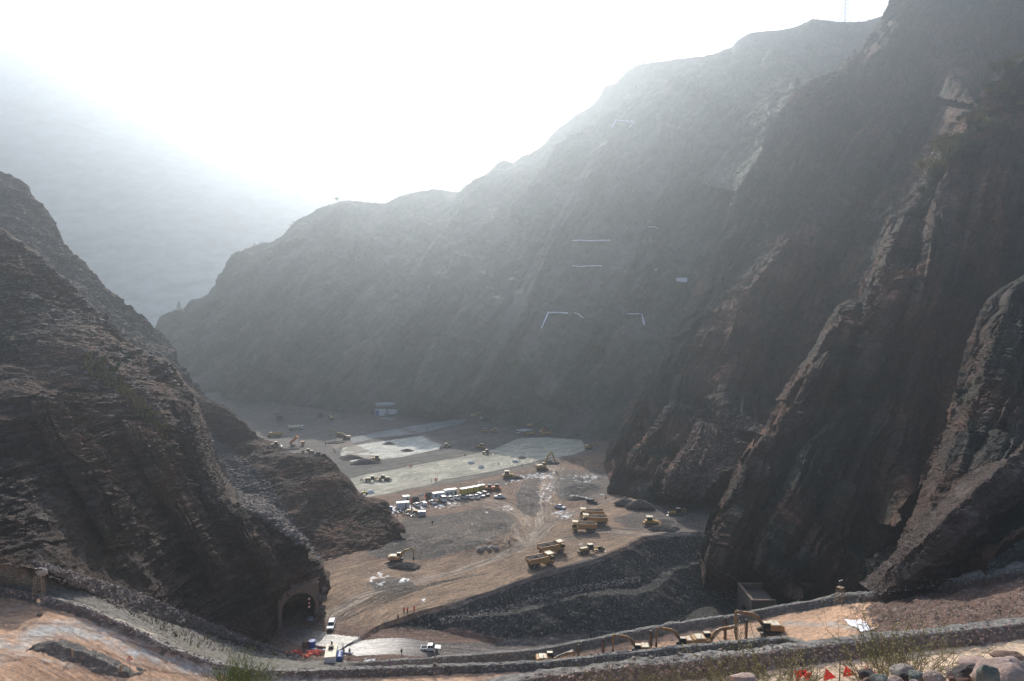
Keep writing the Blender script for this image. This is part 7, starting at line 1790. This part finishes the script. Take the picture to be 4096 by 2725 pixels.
# thin scrub on the crest of the nearer right spurs and the left slope
for i, (u, v) in enumerate(((900, 214), (893, 226), (985, 305), (1004, 290), (1018, 281), (925, 205))):
    tuft(u, v, bB, random.uniform(.3, .5), 'low yellowish tuft on the rim of a right-hand spur', 'tufts on the spur rims', 0, .2)
for i, (u, v, s) in enumerate(((106, 362, 1.0), (113, 372, 1.1), (100, 370, .8), (120, 366, .7))):
    tuft(u, v, bA, s, 'dark green bush on the ledge of the left slope', 'bushes on the left ledge', 0, .2)
# ---------------------------------------------------------------- grass, rubble (countless)
def scatter(name, lb, cat, n, region, size, mt, seed, kind='rock', flat=.6, avoid=None):
    rr = random.Random(seed); m = MB(); base = [(-.5, -.4, -.3), (.5, -.5, -.3), (.45, .5, -.3), (-.5, .4, -.3), (-.35, -.3, .3), (.3, -.35, .38), (.35, .25, .25), (-.3, .35, .33)]
    fs = [(3, 2, 1, 0), (4, 5, 6, 7), (0, 1, 5, 4), (1, 2, 6, 5), (2, 3, 7, 6), (3, 0, 4, 7)]; vs_all, f_all = [], []
    k = 0; tries = 0
    while k < n and tries < n * 4:
        tries += 1
        u, v = region(rr); q = ray(u, v)
        if q is None: continue
        if avoid and avoid(q): continue
        k += 1
        s = size * (rr.random() ** 2.2 * 1.6 + .35)
        if kind == 'rock':
            Mx = Matrix.Translation(q) @ Matrix.Rotation(rr.uniform(0, 6.28), 4, 'Z') @ Matrix.Rotation(rr.uniform(-.5, .5), 4, 'X')
            b = len(vs_all); vs_all += [tuple(Mx @ Vector((x * s * (1 + rr.uniform(-.25, .25)), y * s * (1 + rr.uniform(-.25, .25)), z * s * flat * (1 + rr.uniform(-.3, .3))))) for x, y, z in base]
            f_all += [tuple(b + i for i in f) for f in fs]
        else:
            for j in range(5):
                a = rr.uniform(0, 6.28); e = q + Vector((math.cos(a) * s * .5, math.sin(a) * s * .5, s * rr.uniform(.7, 1.2))); w_ = Vector((-math.sin(a), math.cos(a), 0)) * s * .09
                b = len(vs_all); vs_all += [tuple(q - w_), tuple(q + w_), tuple(e)]; f_all.append((b, b + 1, b + 2))
    me = bpy.data.meshes.new(name); me.from_pydata(vs_all, [], f_all); me.update(); o = bpy.data.objects.new(name, me); col.objects.link(o); me.materials.append(M[mt])
    o['kind'] = 'stuff'; o['label'] = lb; o['category'] = cat
def band(pts, w0, w1):
    """region round a pixel polyline, w0 above, w1 below"""
    def f(rr):
        k = rr.randrange(len(pts) - 1); t = rr.random(); return (pts[k][0] + (pts[k + 1][0] - pts[k][0]) * t, pts[k][1] + (pts[k + 1][1] - pts[k][1]) * t + rr.uniform(-w0, w1))
    return f
def quad(a, b, c, d):
    def f(rr):
        s, t = rr.random(), rr.random(); p = [a[i] * (1 - s) + b[i] * s for i in (0, 1)]; q = [d[i] * (1 - s) + c[i] * s for i in (0, 1)]; return (p[0] * (1 - t) + q[0] * t, p[1] * (1 - t) + q[1] * t)
    return f
b2l = [(u, b2v(u)) for u in (0, 43, 87, 130, 174, 217, 260, 304, 360, 434, 500, 560, 626, 700, 782)]
b3l = [(u, b3v(u)) for u in (520, 604, 671, 738, 800, 870, 942, 1024)]
b1l = [(u, b1v(u)) for u in (400, 470, 540, 604, 671, 738, 800, 850, 900, 960, 1024)]
scatter('cobbles', 'cobbles lying along the middle and left berm', 'cobbles', 900, band(b2l, 1, 7), .36, 'stonew', 21)
scatter('cobbles', 'darker cobbles lying along the middle and left berm', 'cobbles', 1500, band(b2l, 1, 8), .36, 'slab', 22)
scatter('cobbles', 'cobbles bedded in the right foreground berm', 'cobbles', 900, band(b3l, 0, 16), .22, 'stonep', 23)
scatter('cobbles', 'darker cobbles bedded in the right foreground berm', 'cobbles', 2000, band(b3l, 0, 18), .22, 'slab', 24)
scatter('cobbles', 'cobbles lying along the far berm', 'cobbles', 800, band(b1l, 1, 4), .30, 'stonew', 25)
scatter('rubble', 'grey rubble scattered over the pit slope', 'rubble', 1500, quad((600, 565), (700, 535), (740, 600), (560, 610)), .26, 'slab', 26)
scatter('rubble', 'grey rubble along the bench of the embankment', 'rubble', 1100, band([(440, 622), (500, 611), (557, 593), (600, 585), (640, 580)], 4, 3), .30, 'stonew', 27)
scatter('rubble', 'dark broken rock at the foot of the left cliff', 'rubble', 3600, quad((30, 560), (130, 590), (290, 655), (120, 608)), .7, 'slab', 28)
scatter('rubble', 'pale broken rock at the foot of the left cliff', 'rubble', 500, quad((30, 560), (130, 590), (290, 655), (120, 610)), .5, 'stonep', 29)
scatter('rubble', 'broken slabs on the talus behind the front spur', 'rubble', 2200, quad((205, 430), (240, 460), (322, 560), (240, 500)), .9, 'slab', 30, flat=.4)
scatter('rubble', 'dark slabs on the talus behind the front spur', 'rubble', 2200, quad((205, 430), (260, 470), (322, 560), (240, 505)), .9, 'stoned', 31, flat=.4)
scatter('rubble', 'loose slabs strewn over the upper left slope', 'rubble', 1500, quad((0, 245), (95, 320), (200, 440), (0, 350)), .8, 'slab', 32, flat=.35)
scatter('rubble', 'loose slabs strewn over the back left slope', 'rubble', 1700, quad((0, 180), (60, 245), (200, 405), (20, 250)), 1.2, 'slab', 33, flat=.35)
scatter('rubble', 'purple-grey scree between the right spurs', 'rubble', 3000, quad((705, 400), (765, 425), (700, 500), (655, 500)), .8, 'slab', 34, flat=.45)
scatter('gravel', 'stones scattered over the haul road', 'gravel', 3600, quad((330, 560), (600, 470), (690, 530), (330, 640)), .24, 'stonew', 35)
scatter('gravel', 'stones scattered over the brown hillside on the right', 'gravel', 800, quad((850, 600), (1024, 560), (1024, 620), (870, 628)), .30, 'slab', 36)
scatter('gravel', 'stones on the left gravel slope', 'gravel', 3000, quad((45, 575), (140, 600), (320, 662), (180, 645)), .28, 'stonew', 37)
scatter('grass', 'dry grass tufts on the left gravel slope', 'grass', 1500, quad((70, 585), (150, 605), (310, 660), (200, 650)), .55, 'stem', 38, 'grass')
scatter('grass', 'bright grass on the ledge of the left slope', 'grass', 420, band([(85, 362), (105, 376), (122, 388), (135, 402), (150, 418), (168, 434)], 9, 9), 1.1, 'leafy', 39, 'grass')
scatter('grass', 'thin dry grass on the hillside at the right', 'grass', 350, quad((850, 600), (1024, 575), (1024, 615), (900, 625)), .4, 'stem', 40, 'grass')

# ================================================================== IMMEDIATE FOREGROUND
def boulder(u, v, d, W_, H_, mt, lb, seed, grp='loose foreground boulders'):
    nrs = np.random.RandomState(seed)
    c = P(u, v, d); rr = random.Random(seed); k = d / F; w_ = W_ * k / 2; h_ = H_ * k / 2
    bm_v = []; n, m = 40, 26; vs = []
    ang = rr.uniform(0, 3)
    for j in range(m + 1):
        th = math.pi * j / m
        for i in range(n):
            ph = 6.2832 * i / n; d_ = Vector((math.sin(th) * math.cos(ph), math.sin(th) * math.sin(ph), math.cos(th)))
            # flattened, faceted cobble
            s = 1 + 0.10 * math.sin(3 * ph + seed) * math.sin(th) + 0.07 * math.cos(2 * ph - seed * 2 + th * 2) + 0.05 * math.sin(5 * th + seed)
            q = Vector((d_.x * w_ * s, d_.y * w_ * .8 * s, d_.z * h_ * s)); vs.append(q)
    # knock flats off the lump so that it reads as broken stone
    for kk in range(9 if W_ > 14 else 5):
        nn = Vector((rr.gauss(0, 1), rr.gauss(0, 1), rr.gauss(0, .8))).normalized(); lim = max(nn.dot(q) for q in vs) * rr.uniform(.62, .88)
        vs = [q - nn * (nn.dot(q) - lim) * .85 if nn.dot(q) > lim else q for q in vs]
    nz = fbm(np.array([tuple(q) for q in vs], dtype=np.float32), w_ * .6, 4, seed % 20, .6, True) * w_ * .16
    vs = [q * (1 + float(z_) / max(w_, .01)) for q, z_ in zip(vs, nz)]
    o = MB().add(vs, [(j * n + i, (j + 1) * n + i, (j + 1) * n + (i + 1) % n, j * n + (i + 1) % n) for j in range(m) for i in range(n)]).obj('boulder', M['f' + {'stonep': 'p', 'stoneg': 'g', 'stoneb': 'b', 'stoned': 'd', 'stonew': 'w'}[mt]], None, True)
    tagm(o, lb, 'boulder', grp, c, rr.uniform(-15, 15))
BB = [(1008, 678, 5.6, 62, 34, 'stonep', 'largest pale pink boulder in the bottom right corner'), (987, 681, 5.3, 22, 34, 'stoneg', 'pale green boulder leaning against the largest pink one'), (1014, 659, 6.6, 34, 12, 'stoneb', 'brown flat boulder above the largest pink one'),
      (974, 665, 6.8, 36, 15, 'stonep', 'pink flat boulder left of the largest one'), (968, 675, 6.0, 26, 20, 'stoned', 'grey angular boulder between the pink ones'), (868, 676, 6.2, 20, 15, 'stoned', 'black angular boulder left of the green cobble'),
      (881, 681, 5.6, 20, 12, 'stoneg', 'greenish flat boulder at the bottom edge'), (917, 676, 5.9, 18, 12, 'stoneg', 'smooth green oval cobble among pink stones'), (934, 678, 5.8, 22, 12, 'stonep', 'pink cobble right of the green oval one'),
      (896, 681, 5.4, 16, 9, 'stonep', 'pink cobble left of the green oval one at the bottom edge'), (905, 671, 6.8, 26, 10, 'stonew', 'pale grey flat stone under the flowering bush'), (951, 673, 6.3, 14, 9, 'stonep', 'small ochre cobble beside the grey angular boulder'), (745, 681, 5.6, 30, 13, 'stonep', 'pink stone at the bottom edge under the bushes'),
      (1022, 668, 6.0, 18, 14, 'stonew', 'pale stone cut by the right edge of the picture'), (1000, 661, 7.2, 18, 7, 'stonew', 'thin grey stone behind the largest pink boulder')]
for i, b in enumerate(BB): boulder(*b, i * 3 + 1)
rr = random.Random(77)
for i in range(70):
    u = rr.uniform(842, 1030); lo = np.interp(u, [842, 880, 950, 990, 1030], [681, 677, 673, 667, 662]); v = lo + rr.uniform(0, 14); s = rr.uniform(4, 12)
    boulder(u, v, 6.1 + (681 - v) * .05 + rr.uniform(-.3, .3), s * 1.3, s, rr.choice(['stonep', 'stonew', 'stoneg', 'stoned', 'stoneb']), 'small rounded cobble among the foreground stones at bottom right', i + 50, 'small cobbles in the foreground')
# net fence with red panels
def fence():
    t = thing('net_fence', 'low see-through net fence with red triangles in front of the near road', 'fence', P(815, 678, 25))
    o = t.location; W3 = [P(742, 676, 25.5), P(792, 668, 25.2), P(840, 663, 25), P(883, 661.5, 24.6)]; H_ = 0.95
    B0 = [q + Vector((0, 0, -H_)) for q in W3]
    for a, b in zip(W3, B0): MB().cyl(b - o - Vector((0, 0, .3)), a - o + Vector((0, 0, .12)), .022, 6).obj('post', M['black'], t)
    net_ = MB()
    for (a, b, c, d) in zip(W3[:-1], W3[1:], B0[:-1], B0[1:]):
        for k in range(13):
            f = k / 12; sg = .06 * math.sin(math.pi * f); net_.bar([a.lerp(b, f) - o - Vector((0, 0, sg)), c.lerp(d, f) - o], .004, 3)
        for k in range(9):
            f = k / 8; net_.bar([a.lerp(c, f) - o, a.lerp(c, f).lerp(b.lerp(d, f), .5) - o - Vector((0, 0, .06 * (1 - f))), b.lerp(d, f) - o], .012 if k == 0 else .004, 3)
    net_.obj('net', M['netting'], t)
    for tri in (((794, 671), (797, 682), (808, 670)), ((801, 672), (808, 682), (812, 673)), ((826, 668), (823.5, 681), (836, 677.5)), ((845.5, 666), (843, 677), (857, 675)), ((865, 666.5), (867, 674), (877, 673))):
        m = MB(); p = [P(a, b, 24.9) - o for a, b in tri]; m.add(p + [q + Vector((0, .02, 0)) for q in p], [(0, 1, 2), (5, 4, 3), (0, 3, 4, 1), (1, 4, 5, 2), (2, 5, 3, 0)]).obj('red_panel', M['redcloth'], t)
fence()
# seeding weeds: wiry stems with small dry heads
def weed(seed, h, n, heads, spread, mt_head, mt_stem, name='weed'):
    rr = random.Random(seed); t = thing(name, '', 'plant'); s = MB(); f = MB(); lf = MB()
    for k in range(n):
        a = rr.uniform(0, 6.28); q = Vector((rr.gauss(0, .05), rr.gauss(0, .05), -.15)); d = Vector((math.cos(a) * spread, math.sin(a) * spread, 1)).normalized(); L = h * rr.uniform(.6, 1.1) / 6; pts = [q]
        for j in range(6):
            d = (d + Vector((rr.gauss(0, .16), rr.gauss(0, .16), rr.gauss(.02, .1)))).normalized(); q = q + d * L; pts.append(q)
            if j > 1:
                for w_ in range(2):
                    e = q + (d + Vector((rr.gauss(0, .7), rr.gauss(0, .7), rr.gauss(0, .4)))).normalized() * L * rr.uniform(.5, 1.3); s.bar([q, e], h * .0022, 3)
                    if rr.random() < heads: f.lump(e, h * .009, h * .009, h * .009, k + j, 5, 3, .2)
                    for z in range(3):
                        o = q.lerp(e, rr.random()); g_ = Vector((rr.gauss(0, 1), rr.gauss(0, 1), rr.gauss(0, .5))).normalized() * h * .02; lf.add([o, o + g_ + Vector((0, 0, h * .006)), o + g_ * 1.5], [(0, 1, 2)])
        s.bar(pts, h * .0032, 3)
    s.obj('stems', M[mt_stem], t)['kind'] = 'stuff'; lf.obj('leaves', M['sprig'], t)['kind'] = 'stuff'; f.obj('seed_heads', M[mt_head], t)['kind'] = 'stuff'
    return t
wA = weed(1, .75, 34, .55, .7, 'petal', 'stem'); wB = weed(2, .75, 26, .7, .9, 'petal', 'stem'); wC = weed(3, .8, 50, .12, .25, 'petal', 'sprig', 'broom_bush')
for i, (u, v, d, s, k) in enumerate(((892, 688, 7.2, 1.35, wA), (912, 684, 7.6, 1.25, wB), (876, 690, 7.5, .8, wA), (905, 680, 7.8, .9, wA), (760, 700, 7.0, 1.2, wA), (780, 702, 7.2, 1.1, wB), (742, 700, 7.4, .8, wB), (715, 700, 7.6, .7, wA), (690, 704, 8.0, .75, wB), (660, 704, 8.2, .8, wA), (632, 702, 8.4, .8, wB), (606, 700, 8.6, .7, wA), (588, 702, 9.0, .65, wB), (800, 696, 7.0, .8, wA), (820, 700, 7.2, .6, wB), (930, 690, 7.6, .8, wB), (552, 716, 9.0, .6, wA), (944, 655, 9.5, .5, wB), (672, 712, 7.4, .6, wB), (730, 706, 6.8, .7, wA), (470, 712, 9, .35, wB), (430, 712, 9, .35, wB))):
    side = 'bottom right beside the stones' if u > 850 else 'in front of the berm'
    if u < 500: side = 'barely reaching into the bottom centre'
    put_at(k, P(u, v, d), i * 47, 'wiry weed with dry yellow seed heads ' + side, 'flowering weeds in the foreground', s)
for i, (u, v, d, s) in enumerate(((232, 700, 8.5, .85), (245, 702, 8.4, .8), (258, 704, 8.6, .8), (222, 706, 8.8, .7), (272, 708, 8.8, .65))):
    put_at(wC, P(u, v, d), i * 60, 'green broom-like bush rising at the bottom left', 'green broom bushes at the bottom left', s)
# the haze must not hide from the renderer
HZ.hide_set(False)
bpy.context.view_layer.update()
